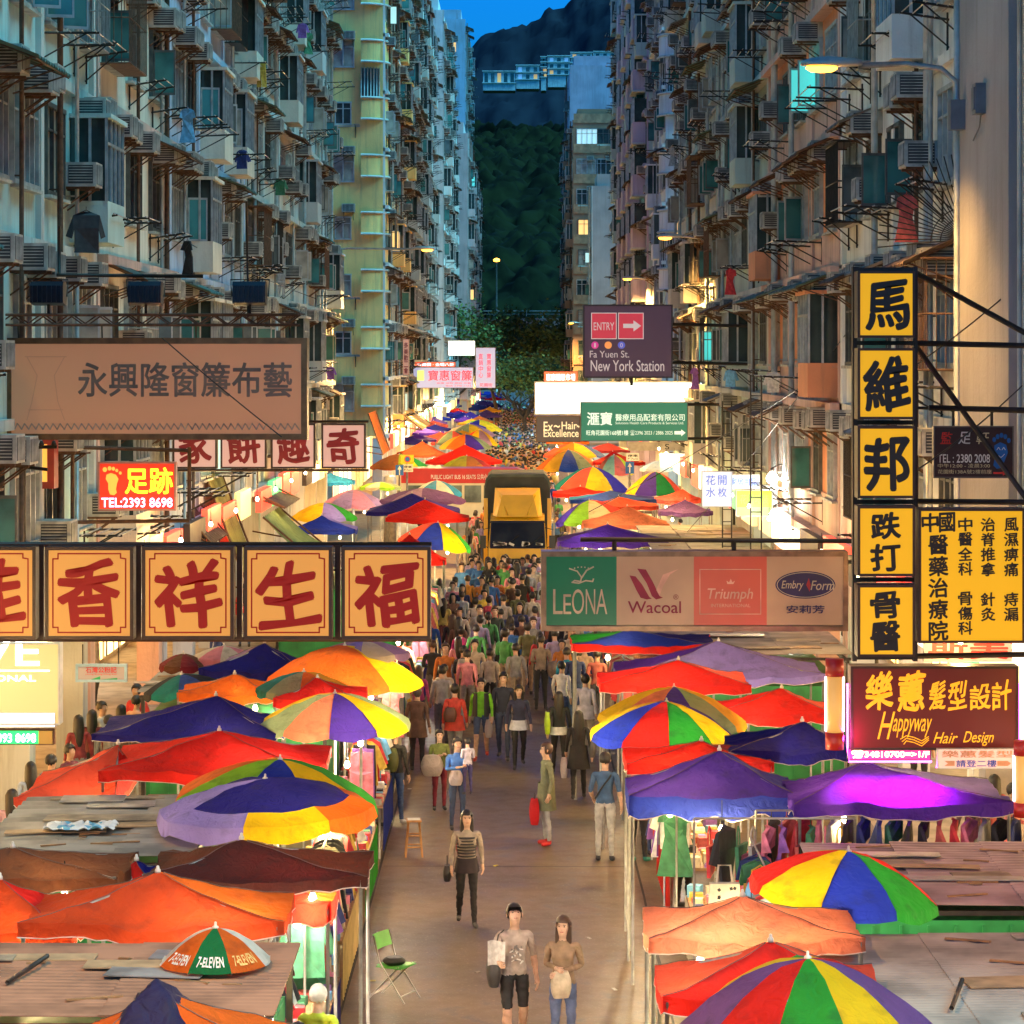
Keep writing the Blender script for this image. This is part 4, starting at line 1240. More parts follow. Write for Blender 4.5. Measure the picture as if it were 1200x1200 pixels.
# two glaring market floodlights on the right wall
for px, py, Y, lab in ((905, 560, 40, 'upper glaring white market lamp on the salmon wall'), (908, 604, 38, 'lower glaring white market lamp on the salmon wall')):
    c = W(px, py, Y)
    root = thing('market_lamp', lab, 'lamp', c, group='glaring market lamps')
    mb = MB(); mb.lathe([(.03, -.16), (.13, -.09), (.155, 0), (.10, .10), (.05, .15)], n=16); mb.build('bulb', E('glare_bulb', (.95, 1.0, .92), 45), root)
    mb = MB(); mb.lathe([(.05, .14), (.05, .26)], n=10); mb.tube([(0, 0, .26), (.2, .1, .34), (7.0 - c.x, .1, .34)], .02, 5); mb.build('holder', STEEL, root)
    ld = bpy.data.lights.new('bulb_light', 'POINT'); ld.energy = 110; ld.color = (1, .95, .82); ld.shadow_soft_size = .16
    lo = bpy.data.objects.new('bulb_light', ld); COL.objects.link(lo); lo.parent = root; lo.location = (-.05, -.25, -.05)

# ================================================================== trees at the far end
LEAF = bpy.data.materials.new('tree_leaves'); LEAF.use_nodes = True
_t = LEAF.node_tree
_o, _n = noise_mix(_t, (.05, .085, .018), (.15, .21, .045), .6, .35, .65)
_t.links.new(_o, _t.nodes['Principled BSDF'].inputs['Base Color']); _t.nodes['Principled BSDF'].inputs['Roughness'].default_value = .7
BARK = M('bark', (.12, .085, .06), .9, 0, .5, 6, .5)
def tree(label, x, y, h, spread, base_h, seed, nleaf=9000, ls=.42):
    rnd = random.Random(seed)
    root = thing('street_tree', label, 'tree', (x, y * KS, 0))
    mb = MB(); tips = []
    def limb(p, d, L, r, lev):
        pts = [p]; q = p.copy(); dd = d.copy()
        for k in range(4):
            dd = (dd + Vector((rnd.uniform(-.2, .2), rnd.uniform(-.2, .2), rnd.uniform(-.05, .15)))).normalized()
            q = q + dd * L / 4; pts.append(q.copy())
        mb.tube(pts, [r, r * .85, r * .72, r * .6, r * .45], 6)
        if lev == 0: tips.append(pts[-1]); tips.append(pts[2]); return
        for k in range(3):
            a = rnd.uniform(0, 2 * PI)
            nd = (dd + Vector((math.cos(a), math.sin(a), rnd.uniform(-.1, .5))) * .85).normalized()
            limb(pts[rnd.choice((2, 3, 4))], nd, L * .72, r * .5, lev - 1)
    limb(Vector((0, 0, 0)), Vector((0, 0, 1)), base_h, .3, 0); tips.clear()
    for k in range(7):
        a = 2 * PI * k / 7 + rnd.uniform(-.4, .4)
        limb(Vector((0, 0, base_h * rnd.uniform(.6, 1.0))), Vector((math.cos(a), math.sin(a), rnd.uniform(.35, 1.4))).normalized(), spread * rnd.uniform(.5, .75), .16, 2)
    mb.build('trunk', BARK, root)
    mb = MB(); zs = h / max(t_.z for t_ in tips)
    for k in range(nleaf):
        t_ = rnd.choice(tips)
        r = rnd.gauss(0, .75); 
        p = Vector((t_.x + rnd.gauss(0, .8), t_.y + rnd.gauss(0, .8), t_.z * zs + rnd.gauss(0, .55) - .3))
        a = Vector((rnd.uniform(-1, 1), rnd.uniform(-1, 1), rnd.uniform(-.6, .6))).normalized()
        b = a.cross(Vector((rnd.uniform(-1, 1), rnd.uniform(-1, 1), rnd.uniform(-1, 1)))).normalized()
        s_ = ls * rnd.uniform(.6, 1.3)
        mb.add([p - a * s_ * .5, p + b * s_ * .28, p + a * s_ * .5, p - b * s_ * .28], [(0, 1, 2, 3)])
    mb.build('crown', LEAF, root)
tree('broad leafy tree closing the market street', -2.0, 162, 16.0, 8.6, 6.0, 3, 16000, .5)
tree('smaller tree leaning out beside the pale pinkish wall', -6.6, 150, 13.8, 4.2, 6, 4, 5000, .42)
tree('low dark tree in front of the broad one', .6, 140, 8.5, 3.2, 3.2, 6, 3500, .35)
# ================================================================== canopies
CC = dict(red=(.62, .018, .012), orange=(.70, .13, .015), deeporange=(.58, .065, .015), navy=(.018, .016, .19), blue=(.02, .04, .36), purple=(.065, .03, .30), lilac=(.25, .20, .60),
          violet=(.095, .03, .36), yellow=(.76, .48, .008), gold=(.70, .34, .02), green=(.025, .28, .03), orange2=(.7, .2, .03), dgreen=(.012, .17, .05), lime=(.25, .50, .03), teal=(.015, .19, .17), sage=(.24, .31, .17),
          salmon=(.70, .20, .11), coral=(.70, .09, .05), brown=(.16, .06, .03), dbrown=(.085, .025, .02), maroon=(.22, .02, .03), mauve=(.36, .22, .38), sky=(.04, .30, .60), white=(.72, .70, .64), pale=(.58, .50, .40), rust=(.42, .085, .035), black=(.02, .022, .03), cream=(.70, .54, .28), plum=(.16, .07, .24), pink=(.64, .22, .28), dblue=(.03, .07, .30))
def cloth(c): return fabric('canopy_' + c, CC[c])
TIP = M('canopy_tip', (.62, .58, .52), .4, 0, .3, 6)
POLE = M('canopy_pole', (.38, .38, .37), .4, .5, .35, 6)
BULB = E('market_bulb', (1.0, .84, .50), 22)
_bulbs = [0]
SPOTS = []     # (x, y, half width, half depth, eave) of every canopy, for stalls and people

def hang_bulb(x, y, z, P=22, white=False, label=None):
    _bulbs[0] += 1
    root = thing('hanging_bulb', label or 'bare bulb glowing under a market canopy', 'bulb', (x, y, z), group='bulbs under the canopies')
    mb = MB(); mb.lathe([(.01, -.075), (.035, -.06), (.045, -.03), (.03, .01), (.02, .03)], n=10); mb.build('bulb', BULB, root)
    mb = MB(); mb.lathe([(.024, .03), (.024, .08)], n=8); mb.tube([(0, 0, .08), (0, 0, .34)], .006, 4); mb.build('socket', BLACK, root)
    ld = bpy.data.lights.new('bulb_light', 'POINT'); ld.energy = P * (1.5 if z < 3.2 else 1.0); ld.color = (1, .90, .72) if white and z < 3.5 else (1.0, .62, .20) if z > 3.5 else (1.0, .73, .30); ld.shadow_soft_size = .06
    lo = bpy.data.objects.new('bulb_light', ld); COL.objects.link(lo); lo.parent = root; lo.location = (0, 0, -.13)

def tent(label, ax, ay, pl, pr, pb, col, zap=2.95, val=.14, yaw=0, hd=None, valcol=None, sag=.10, seed=0, P=22, group=None, rows=None, name='market_tent'):
    """square canopy on four posts; ax, ay its peak, pl..pr its width and pb its front hem as measured in the photograph"""
    Y = depth_of(ay, zap)
    k = Y / FPX
    hw = (pr - pl) / 2 * k
    cx = ((pl + pr) / 2 - VX) * k
    hd = hd * .8 if hd else min(max(hw * .62, .6), 1.15)
    zb = EYE - (pb - VY) * (Y - hd / KS) / FPX
    drop = min(max(zap - zb - val, .16), 1.05)
    ze = zap - drop
    px = max(-.8, min(.8, ((ax - VX) * k - cx) / hw))
    root = thing(name, label, 'canopy', (cx, Y * KS, 0), R(yaw), group)
    cols = col if isinstance(col, (list, tuple)) else [col]
    # sides: front, right, back, left
    cs = [cols[i % len(cols)] for i in range(4)] if len(cols) > 1 else cols * 4
    mats = []
    for c in cs + [valcol or cs[0]]:
        m_ = cloth(c)
        if m_ not in mats: mats.append(m_)
    idx = [mats.index(cloth(c)) for c in cs]; vi = mats.index(cloth(valcol or cs[0]))
    N = 18 if Y < 40 else 9
    so = seed + ax * .37
    def edge(t):
        s_, f_ = int(t * 4) % 4, (t * 4) % 1
        return ((f_, 0), (1, f_), (1 - f_, 1), (0, 1 - f_))[s_]
    def shp(u, v):
        a, b = 2 * u - 1, 2 * v - 1
        m_ = max(abs(a), abs(b))
        x = a * hw + (1 - m_) * px * hw
        y = b * hd
        z = ze + drop * (1 - m_) ** 1.12
        mid = (1 - min(abs(a), abs(b)) / m_) if m_ > 1e-6 else 0      # 0 on the ridges, 1 between them
        z -= sag * math.sin(PI * m_) * (.25 + .75 * mid)
        z -= .07 * m_ ** 3 * mid
        z += .030 * noise.noise((x * 2.2 + so, y * 2.2, 1)) + .016 * noise.noise((x * 6 + so, y * 6, 2)) + .030 * noise.noise((mid * 4 + so, m_ * 1.5, 4 + int(abs(b) > abs(a)))) * m_
        z += .035 * noise.noise((math.atan2(b, a) * 5 + so, m_ * 1.3, 7)) * m_ + .016 * noise.noise((math.atan2(b, a) * 14, m_ * 2 + so, 9)) * m_
        cr = .05 * noise.noise((so, a * 2, b * 2))
        return (x + cr, y + cr * .5, z)
    def pol(u, v):
        if u > .99999: u = 0.0
        e_ = edge(u)
        return shp(.5 + (e_[0] - .5) * v, .5 + (e_[1] - .5) * v)
    def mf(u, v): return idx[int(u * 4) % 4]
    mb = MB()
    mb.grid(pol, 4 * N, N, 0, True, mf)
    # hem hanging from the eaves
    def hem(u, v):
        if u >= .9999: u = 0
        q = edge(u); p = shp(*q)
        return (p[0] + .02 * noise.noise((u * 40, so, v)) * v, p[1] + .03 * noise.noise((u * 40, so + 5, v)) * v, p[2] - v * val * (1 + .12 * math.sin(u * 90)))
    mb.grid(hem, N * 4, 2, vi, True)
    cn = mb.build('canopy', mats, root)
    if Y < 42:
        mb = MB()
        for q in range(4): mb.tube([Vector(pol(q / 4, .04 + .96 * t / 9)) + Vector((0, 0, .006)) for t in range(10)], .004, 4)
        mb.build('ridge_seam', M('seam_tape', (.14, .10, .09), .8, 0, .3, 9), root)
        mb = MB(); mb.tube([Vector(hem(t / 80, 1.0)) for t in range(80)] + [Vector(hem(0, 1.0))], .006, 4)
        mb.build('hem_piping', M('pale_piping', (.62, .52, .46), .7, 0, .3, 9), root)
    mb = MB(); mb.lathe([(.030, -.015), (.028, .015), (.016, .028), (.014, .05), (.006, .056)], (px * hw, 0, zap + .01), 8); mb.build('tip', TIP, root)
    for sx, sy in ((-1, -1), (1, -1), (1, 1), (-1, 1)):
        mb = MB(); mb.tube([(sx * hw * .96, sy * hd * .96, 0), (sx * hw * .96, sy * hd * .96, ze - .03)], .022, 6); mb.build('post', POLE, root)
    if Y < 45:
        mb = MB()
        for sx, sy in ((-1, -1), (1, -1), (1, 1), (-1, 1)): mb.tube([(sx * hw * .96, sy * hd * .96, ze - .05), (px * hw, 0, zap - .06)], .014, 5)
        mb.build('strut', POLE, root)
    if P: hang_bulb(cx + (.5 if cx < 0 else -.5) * hw, Y * KS - .35 * hd, ze - .28, P, white=(seed % 3 == 0), label=None)
    SPOTS.append((cx, Y, hw, hd, ze))
    return root

def umbrella(label, ax, ay, pl, pr, pb, cols, zap=2.95, tilt=0, pitch=0, rot=0, val=.13, P=20, group=None, hem=None, seed=0, name='market_umbrella', inner=None):
    """round panelled umbrella; colours go from its left side round the front to the right and back"""
    Y = depth_of(ay, zap)
    k = Y / FPX
    rr = (pr - pl) / 2 * k
    cx = ((pl + pr) / 2 - VX) * k
    zb = EYE - (pb - VY) * (Y - rr * .9 / KS) / FPX
    h = min(max(zap - zb - val, .18), .70 * rr + .2)
    root = thing(name, label, 'umbrella', (cx, Y * KS, 0), group=group)
    n = len(cols)
    names = []
    for c in cols + ([hem] if hem else []) + ([inner[0]] if inner else []):
        if c not in names: names.append(c)
    mats = [cloth(c) for c in names]
    sub = 4 if Y < 60 else 3
    so = ax * .31 + seed
    def shp(u, v):
        a = PI + 2 * PI * u + R(rot)
        fr = (u * n) % 1.0
        cup = math.sin(PI * fr)
        rad = v * rr * (1 - .055 * cup * v)
        z = zap - h * (v ** 1.75) - .045 * cup * v * (1 - v * .55) * rr
        z += (.016 * noise.noise((math.cos(a) * v * 6 + so, math.sin(a) * v * 6, 0)) + .010 * noise.noise((math.cos(a) * v * 16, so + math.sin(a) * v * 16, 3))) * rr
        return Vector((rad * math.cos(a), rad * math.sin(a), z))
    nu, nv = n * sub, 9
    mb = MB()
    def mf(u, v):
        i_ = int(u * n) % n
        if inner and v < inner[1] and i_ in inner[2]: return names.index(inner[0])
        return names.index(cols[i_])
    mb.grid(lambda u, v: shp(u if u < .99999 else 0.0, v), nu, nv, 0, True, mf)
    def hemf(u, v):
        uu = u if u < .99999 else 0.0
        p = shp(uu, 1.0); fr = (uu * n) % 1.0
        a = PI + 2 * PI * uu + R(rot)
        q = 1 + .03 * v
        return Vector((p.x * q + .02 * noise.noise((uu * 30, so, v)) * v, p.y * q, p.z - v * val * (1 - .35 * (1 - math.sin(PI * fr)))))
    mb.grid(hemf, nu, 1, 0, True, (lambda u, v: names.index(hem)) if hem else (lambda u, v: names.index(cols[int(u * n) % n])))
    Mt = Matrix.Translation((0, 0, zap - h)) @ Matrix.Rotation(R(tilt), 4, 'Y') @ Matrix.Rotation(R(pitch), 4, 'X') @ Matrix.Translation((0, 0, -(zap - h)))
    mb.v = [tuple(Mt @ Vector(p)) for p in mb.v]
    mb.build('canopy', mats, root)
    if Y < 60:
        mb = MB()
        for i in range(n):
            mb.tube([Mt @ (shp(i / n, .06) - Vector((0, 0, .02))), Mt @ (shp(i / n, .5) - Vector((0, 0, .02))), Mt @ (shp(i / n, 1.0) - Vector((0, 0, .015)))], .008, 4)
        mb.build('ribs', POLE, root)
    tp = Mt @ Vector((0, 0, zap))
    mb = MB(); mb.tube([(0, 0, 0), (0, 0, zap - h), tp], .022, 6); mb.build('pole', POLE, root)
    mb = MB(); mb.lathe([(.034, -.012), (.030, .010), (.013, .02), (.012, .05), (.005, .056)], tp, 8); mb.build('tip', TIP, root)
    if P: hang_bulb(cx + (.35 if cx < 0 else -.35) * rr, Y * KS - .25 * rr, zap - h - .25, P, white=(int(ax) % 3 == 0))
    SPOTS.append((cx, Y, rr, rr, zap - h))
    return root, shp, Mt

# ---------------- left row, from the camera outwards
tent('orange tent with a dark navy cap cloth at the very bottom of the street', 183, 1160, 95, 343, 1262, ['orange', 'orange', 'deeporange', 'orange'], zap=2.8, sag=.05, P=0)
# navy cap
mbx = MB(); Yc = depth_of(1160, 2.8); kc = Yc / FPX
mbx.grid(lambda u, v: ((2 * u - 1) * .36 * (1 + .2 * noise.noise((u * 5, v * 5, 1))), (2 * v - 1) * .5, .05 - .42 * max(abs(2 * u - 1), abs(2 * v - 1)) ** 1.2 + .04 * noise.noise((u * 7, v * 7, 0))), 16, 16, 0, True)
tag(mbx.build('cover_cloth', fabric('navy_plastic', (.015, .012, .05), .1), None, ((183 - VX) * kc, Yc * KS, 2.84)), 'crumpled navy plastic sheet over the peak of the bottom orange tent', 'sheet')
u, ushp, uM = umbrella('small orange, green and red golf umbrella with white lettering above the corrugated roof', 250, 1087, 187, 318, 1140, ['white', 'orange', 'dgreen', 'orange', 'white', 'orange', 'dgreen', 'red'], zap=2.75, val=.0, P=0, rot=-22)
# lettering that follows the panels
for pan, mi in ((1, 0), (2, 0), (3, 1)):
    mbl = MB()
    vs_, fs = text_shape('7-ELEVEN', .02)
    P_ = []
    for a, b in vs_:
        uu = (pan + .14 + .72 * a) / 8; vv = .93 - .17 * b
        P_.append(tuple(uM @ (ushp(uu, vv) + Vector((0, 0, .012)))))
    mbl.add(P_, fs, mi)
    mbl.build('lettering', [M('white_print', (.8, .78, .7)), M('gold_print', (.8, .5, .15))], u)
tent('big crumpled orange tent with a brighter right panel in the left row', 185, 1022, 36, 338, 1100, ['deeporange', 'orange', 'orange', 'deeporange'], zap=2.92, sag=.10, seed=3, P=30, hd=.85)
tent('orange red tent cut by the left edge of the view', 0, 1030, -120, 97, 1108, ['deeporange', 'red', 'red', 'deeporange'], zap=2.78, seed=4, hd=.8)
tent('dark brown tent with an orange and red right corner', 283, 983, 178, 432, 1042, ['dbrown', 'brown', 'brown', 'brown'], zap=2.85, val=.12, seed=5, hd=.85)
tent('red sheet tent peeking out under the dark brown one', 330, 1022, 225, 392, 1082, ['red', 'orange', 'red', 'red'], zap=2.45, val=.22, seed=6, P=28)
tent('khaki brown tent cut by the left edge of the view', 15, 993, -130, 150, 1040, ['brown', 'brown', 'brown', 'brown'], zap=2.8, seed=7, P=14, hd=.8)
tent('small red and navy tent between the khaki and brown tents', 160, 1008, 130, 190, 1030, ['red', 'navy', 'red', 'red'], zap=2.6, seed=8, P=0)
umbrella('big umbrella of lilac and navy panels with yellow and orange front panels', 311, 912, 184, 440, 988, ['lilac', 'lilac', 'yellow', 'orange', 'orange', 'navy', 'navy', 'lilac'], zap=3.0, rot=-6, val=.2, tilt=-2, P=34, inner=('navy', .78, (1, 2, 3, 4, 5, 6, 7)))
umbrella('green, blue, yellow and orange umbrella behind the lilac and navy one', 322, 889, 203, 447, 968, ['orange', 'lime', 'blue', 'yellow', 'green', 'orange', 'lime', 'yellow'], zap=3.05, rot=-20, tilt=4, P=26)
tent('long bright red tent running across the left row', 257, 856, 130, 382, 915, ['red', 'red', 'coral', 'red'], zap=2.95, sag=.1, seed=9, P=34, hd=1.35)
tent('faded red tent sagging down to the left pavement', 145, 872, 34, 150, 945, ['coral', 'red', 'red', 'coral'], zap=2.8, seed=10, P=20, hd=1.3, val=.1)
tent('navy blue tent behind the long red one', 253, 815, 118, 332, 868, ['navy', 'navy', 'blue', 'navy'], zap=3.0, seed=11, P=20, val=.1)
umbrella('faded umbrella of yellow, sage, salmon and purple panels', 387, 812, 303, 482, 868, ['yellow', 'sage', 'salmon', 'purple', 'yellow', 'sage', 'salmon', 'purple', 'yellow', 'salmon'], zap=3.05, rot=-18, P=26)
tent('red tent tucked behind the faded panelled umbrella', 372, 795, 325, 428, 828, 'red', zap=2.95, seed=12, P=18)
umbrella('teal, olive and orange umbrella beside the red tucked tent', 340, 787, 300, 412, 822, ['teal', 'sage', 'orange', 'gold', 'green', 'teal', 'cream', 'orange'], zap=3.0, P=14)
umbrella('yellow and lilac umbrella draped with an orange sheet', 400, 756, 312, 496, 815, ['orange', 'orange', 'orange', 'yellow', 'lilac', 'sage', 'orange', 'orange'], zap=3.15, P=26, rot=-8)
umbrella('pale mauve umbrella over the stalls below the red characters', 415, 750, 372, 480, 778, ['mauve', 'lilac', 'pale', 'mauve', 'pale', 'lilac', 'mauve', 'pale'], zap=3.2, P=10)
tent('orange sheet tent left of the teal and olive umbrella', 275, 790, 212, 330, 822, 'orange', zap=2.9, seed=14, P=16)
umbrella('black and teal umbrella tilted over the pavement', 215, 790, 168, 262, 820, ['black', 'teal', 'dblue', 'black', 'teal', 'black', 'black', 'dblue'], zap=2.7, tilt=-8, P=0)
tent('navy tent with a mauve end under the red characters', 310, 753, 238, 362, 795, ['navy', 'navy', 'mauve', 'mauve'], zap=3.05, seed=15, P=16)
umbrella('small maroon umbrella near the pavement shops', 215, 766, 187, 243, 782, ['maroon', 'brown'] * 4, zap=2.8, P=0)
umbrella('pale pink umbrella far along the left pavement', 262, 757, 225, 300, 776, ['pale', 'pink'] * 4, zap=2.9, P=10)
# beyond the hanging character panels
umbrella('blue, yellow and green umbrella above the crowd by the truck', 500, 612, 466, 553, 644, ['coral', 'blue', 'yellow', 'green', 'lime', 'yellow', 'red', 'coral'], zap=3.1, tilt=9, rot=15, P=26)
tent('red tent right behind the character 福 panel', 480, 626, 440, 522, 662, ['red', 'red', 'coral', 'red'], zap=2.85, seed=16, P=24)
tent('bright red peaked tent under the mauve canopies', 498, 585, 453, 549, 612, 'red', zap=3.1, seed=17, P=24)
tent('blue violet tent behind the bright red peaked one', 483, 578, 431, 538, 604, ['navy', 'purple', 'purple', 'navy'], zap=3.15, seed=18, P=16)
umbrella('plum umbrella with a pale patch beside the minibus', 490, 572, 446, 545, 592, ['plum', 'mauve', 'plum', 'plum', 'mauve', 'plum', 'plum', 'mauve'], zap=3.2, P=16)
umbrella('pale blue and white umbrella peeking above the plum one', 512, 563, 483, 541, 583, ['white', 'sky', 'white', 'sky', 'mauve', 'sky', 'white', 'sky'], zap=3.2, P=10)
umbrella('pink mauve umbrella in the middle of the left row', 411, 574, 377, 452, 597, ['pink', 'mauve', 'pink', 'mauve', 'plum', 'mauve', 'pink', 'mauve'], zap=3.1, P=20)
umbrella('yellow, lilac and green umbrella above a blue tent', 377, 589, 342, 418, 612, ['yellow', 'yellow', 'lilac', 'green', 'green', 'coral', 'yellow', 'lilac'], zap=3.1, P=18)
tent('blue tent below the yellow, lilac and green umbrella', 377, 604, 342, 418, 625, ['blue', 'lilac', 'navy', 'blue'], zap=2.85, seed=19, P=14)
umbrella('small pale green umbrella beside the parking sign', 446, 565, 422, 470, 575, ['lime', 'pale', 'lime', 'sage'] * 2, zap=2.9, P=18)
tent('sky blue tent on the far left pavement', 388, 554, 363, 415, 568, 'sky', zap=3.0, seed=20, P=30)
# beyond the side street, left
umbrella('yellow, red and green umbrella over the minibus roof', 547, 534, 510, 584, 558, ['yellow', 'gold', 'orange', 'red', 'green', 'lime', 'white', 'yellow'], zap=3.2, P=26)
tent('wide red tent behind the minibus', 545, 521, 499, 588, 544, 'red', zap=3.2, seed=21, P=20)
tent('red brown tent left of the wide red one', 495, 517, 463, 522, 535, 'rust', zap=3.2, seed=22, P=18)
umbrella('orange and green umbrella behind the parking sign', 453, 532, 434, 502, 551, ['orange', 'orange', 'yellow', 'green', 'green', 'lime', 'yellow', 'orange'], zap=3.1, P=20)
umbrella('faded olive and purple umbrella right of the red brown tent', 546, 509, 515, 576, 527, ['gold', 'orange', 'purple', 'sage', 'gold', 'sage', 'orange', 'purple'], zap=3.3, P=20)
umbrella('sage and red umbrella in the cluster beyond the wide red tent', 528, 505, 505, 556, 522, ['red', 'sage', 'coral', 'teal', 'red', 'sage', 'gold', 'sage'], zap=3.3, P=18)
umbrella('yellow and mauve umbrella at the edge of the crowd', 563, 504, 540, 583, 523, ['red', 'yellow', 'mauve', 'yellow', 'mauve', 'gold', 'red', 'yellow'], zap=3.3, P=18)
umbrella('sage and yellow umbrella second in the faded cluster', 548, 497, 520, 580, 512, ['cream', 'sage', 'yellow', 'mauve', 'sage', 'gold', 'yellow', 'sage'], zap=3.3, P=18)
umbrella('navy and yellow umbrella topping the faded cluster', 560, 492, 536, 588, 506, ['lime', 'navy', 'yellow', 'yellow', 'purple', 'green', 'lime', 'navy'], zap=3.3, P=18)
far = [('violet', 492, 500, 467, 520, 509), ('coral', 502, 494, 482, 524, 502), ('plum', 505, 487, 487, 524, 497), ('orange', 562, 487, 545, 578, 496), ('purple', 551, 482, 532, 570, 494), ('plum', 570, 480, 556, 588, 489),
       ('navy', 523, 481, 503, 542, 488), ('blue', 560, 474, 545, 580, 481), ('navy', 566, 469, 545, 588, 477), ('red', 580, 465, 568, 592, 469), ('blue', 552, 470, 538, 567, 477), ('navy', 577, 461, 560, 594, 468), ('plum', 552, 462, 540, 570, 467),
       ('blue', 570, 458.5, 556, 592, 463), ('red', 536, 478, 526, 544, 483), ('lime', 524, 474, 516, 534, 480), ('blue', 535, 466, 524, 546, 471), ('navy', 582, 472, 570, 589, 477), ('violet', 545, 488, 533, 556, 494)]
rnd = random.Random(31)
for k in range(22):
    t_ = k / 21; ay = 511 - 48 * t_; w_ = 44 - 26 * t_; ax = rnd.uniform(478 + 50 * t_, 566 + 12 * t_)
    tent('distant %s canopy packed among the rows toward the tree' % ('navy', 'violet', 'faded red', 'gold', 'plum', 'blue')[k % 6], ax, ay, ax - w_ / 2, ax + w_ / 2, ay + 9 - 4 * t_, ('navy', 'violet', 'coral', 'gold', 'plum', 'blue')[k % 6], zap=3.15, P=0, seed=140 + k, group='distant tents of the left row')
FARPLACE = ['nearest the white banner stalls', 'next to the lime scrap', 'behind the violet one', 'beside the crowd edge', 'between plum neighbours', 'touching the crowd', 'over the pale awnings', 'behind the purple tents', 'in the last dense rows',
            'last bright spot before the tree', 'left among the last rows', 'close under the lilac signs', 'dull among the blue rows', 'farthest along the row', 'tiny among blue tents', 'tiny beside the shops', 'far by the shop lamps', 'right edge of the last rows', 'dim behind the orange one']
for k, (c, ax, ay, pl, pr, pb) in enumerate(far):
    tent('small distant %s tent %s' % (c, FARPLACE[k]), ax, ay, pl, pr, pb, c, zap=3.3, P=16 if k % 2 == 0 else 0, seed=30 + k, group='distant tents of the left row')

# ---------------- right row
umbrella('biggest rainbow umbrella at the bottom edge, purple, red, green and yellow', 945, 1122, 775, 1118, 1285, ['plum', 'red', 'green', 'yellow', 'plum', 'red', 'yellow', 'plum', 'green', 'yellow'], zap=3.0, rot=-4, P=0)
tent('red tent half covered by the biggest rainbow umbrella', 903, 1103, 772, 1032, 1190, ['red', 'coral', 'red', 'coral'], zap=2.85, seed=50, P=20)
tent('faded salmon tent next to the rainbow umbrella with a blue panel', 870, 1050, 757, 1004, 1118, ['salmon', 'salmon', 'salmon', 'salmon'], zap=2.85, seed=51, P=20)
umbrella('tilted rainbow umbrella with a blue front panel and red rim', 990, 997, 878, 1100, 1078, ['red', 'yellow', 'blue', 'green', 'red', 'coral', 'yellow', 'lime'], zap=3.0, tilt=7, rot=-20, P=22)
mbp = MB()
tent('blue violet tent with a printed hem, nearest on the right row', 843, 879, 735, 930, 956, ['purple', 'navy', 'purple', 'purple'], zap=2.9, val=.26, valcol='blue', seed=52, P=36, sag=.06)
tent('wide violet tent glowing pink under the salon sign', 1015, 893, 924, 1173, 955, ['violet', 'lilac', 'violet', 'violet'], zap=2.85, val=.16, seed=53, P=30, sag=.08)
tent('dark blue tent behind the two violet ones', 940, 845, 852, 1000, 890, ['navy', 'violet', 'navy', 'navy'], zap=2.95, seed=54, P=14)
tent('dusky red tent with a dark cap under the rainbow umbrella', 822, 868, 732, 902, 905, ['red', 'maroon', 'red', 'red'], zap=2.75, seed=55, P=24)
umbrella('big rainbow umbrella of yellow, blue, red and green by the road', 777, 822, 690, 868, 884, ['yellow', 'blue', 'red', 'green', 'yellow', 'purple', 'red', 'green', 'yellow', 'blue'], zap=3.05, rot=-18, P=34, hem=None, tilt=3)
umbrella('orange and purple umbrella just behind the big rainbow one', 788, 805, 702, 874, 862, ['yellow', 'salmon', 'purple', 'sage', 'gold', 'orange', 'salmon', 'purple', 'yellow', 'orange'], zap=3.15, tilt=3, P=14)
tent('scarlet tent with a long right slope beyond the rainbow umbrellas', 795, 773, 702, 876, 812, ['red', 'coral', 'red', 'red'], zap=3.0, seed=56, P=26)
tent('second scarlet tent, farther right against the column lamp', 916, 806, 832, 972, 846, ['red', 'coral', 'red', 'red'], zap=2.85, seed=57, P=20)
tent('lilac and violet tent with one pale side under the lingerie sign', 842, 751, 722, 962, 800, ['lilac', 'lilac', 'violet', 'violet'], zap=3.0, seed=58, P=18, val=.12, hd=1.2)
tent('blue tent with a red and yellow hem directly under the lingerie sign', 735, 738, 670, 836, 764, ['blue', 'navy', 'blue', 'green'], zap=3.0, valcol='red', seed=59, P=26)
umbrella('brown umbrella small beneath the blue tent', 765, 752, 742, 795, 765, ['brown', 'dbrown'] * 4, zap=2.75, P=0)
# beyond the lingerie sign
tent('violet tent just above the lingerie sign', 712, 614, 654, 782, 640, ['violet', 'purple', 'violet', 'plum'], zap=3.05, seed=60, P=20)
umbrella('lime, cream and red umbrella left of the salmon tent', 690, 586, 651, 735, 614, ['purple', 'lime', 'cream', 'red', 'yellow', 'cream', 'lime', 'green'], zap=3.1, tilt=-7, P=22, rot=-6)
tent('salmon tent behind the violet one', 735, 593, 683, 783, 619, ['salmon', 'salmon', 'coral', 'salmon'], zap=3.1, seed=61, P=20)
tent('coral tent peeking over the salmon one', 725, 582, 690, 770, 597, 'coral', zap=3.15, seed=62, P=14)
tent('long dark blue tent under the rainbow umbrellas', 716, 575, 668, 768, 590, ['dblue', 'navy', 'dblue', 'sky'], zap=3.15, seed=63, P=14)
tent('grey violet tent beside the lit stall roof', 803, 585, 772, 834, 604, ['plum', 'lilac', 'plum', 'plum'], zap=3.1, seed=64, P=24)
umbrella('rainbow umbrella with yellow, purple and green front panels', 697, 547, 650, 737, 577, ['teal', 'coral', 'yellow', 'purple', 'dgreen', 'red', 'coral', 'teal'], zap=3.2, tilt=3, P=24, rot=-12)
tent('scarlet sheet tent hanging below the rainbow umbrella', 680, 570, 648, 710, 582, 'red', zap=2.95, seed=65, P=24)
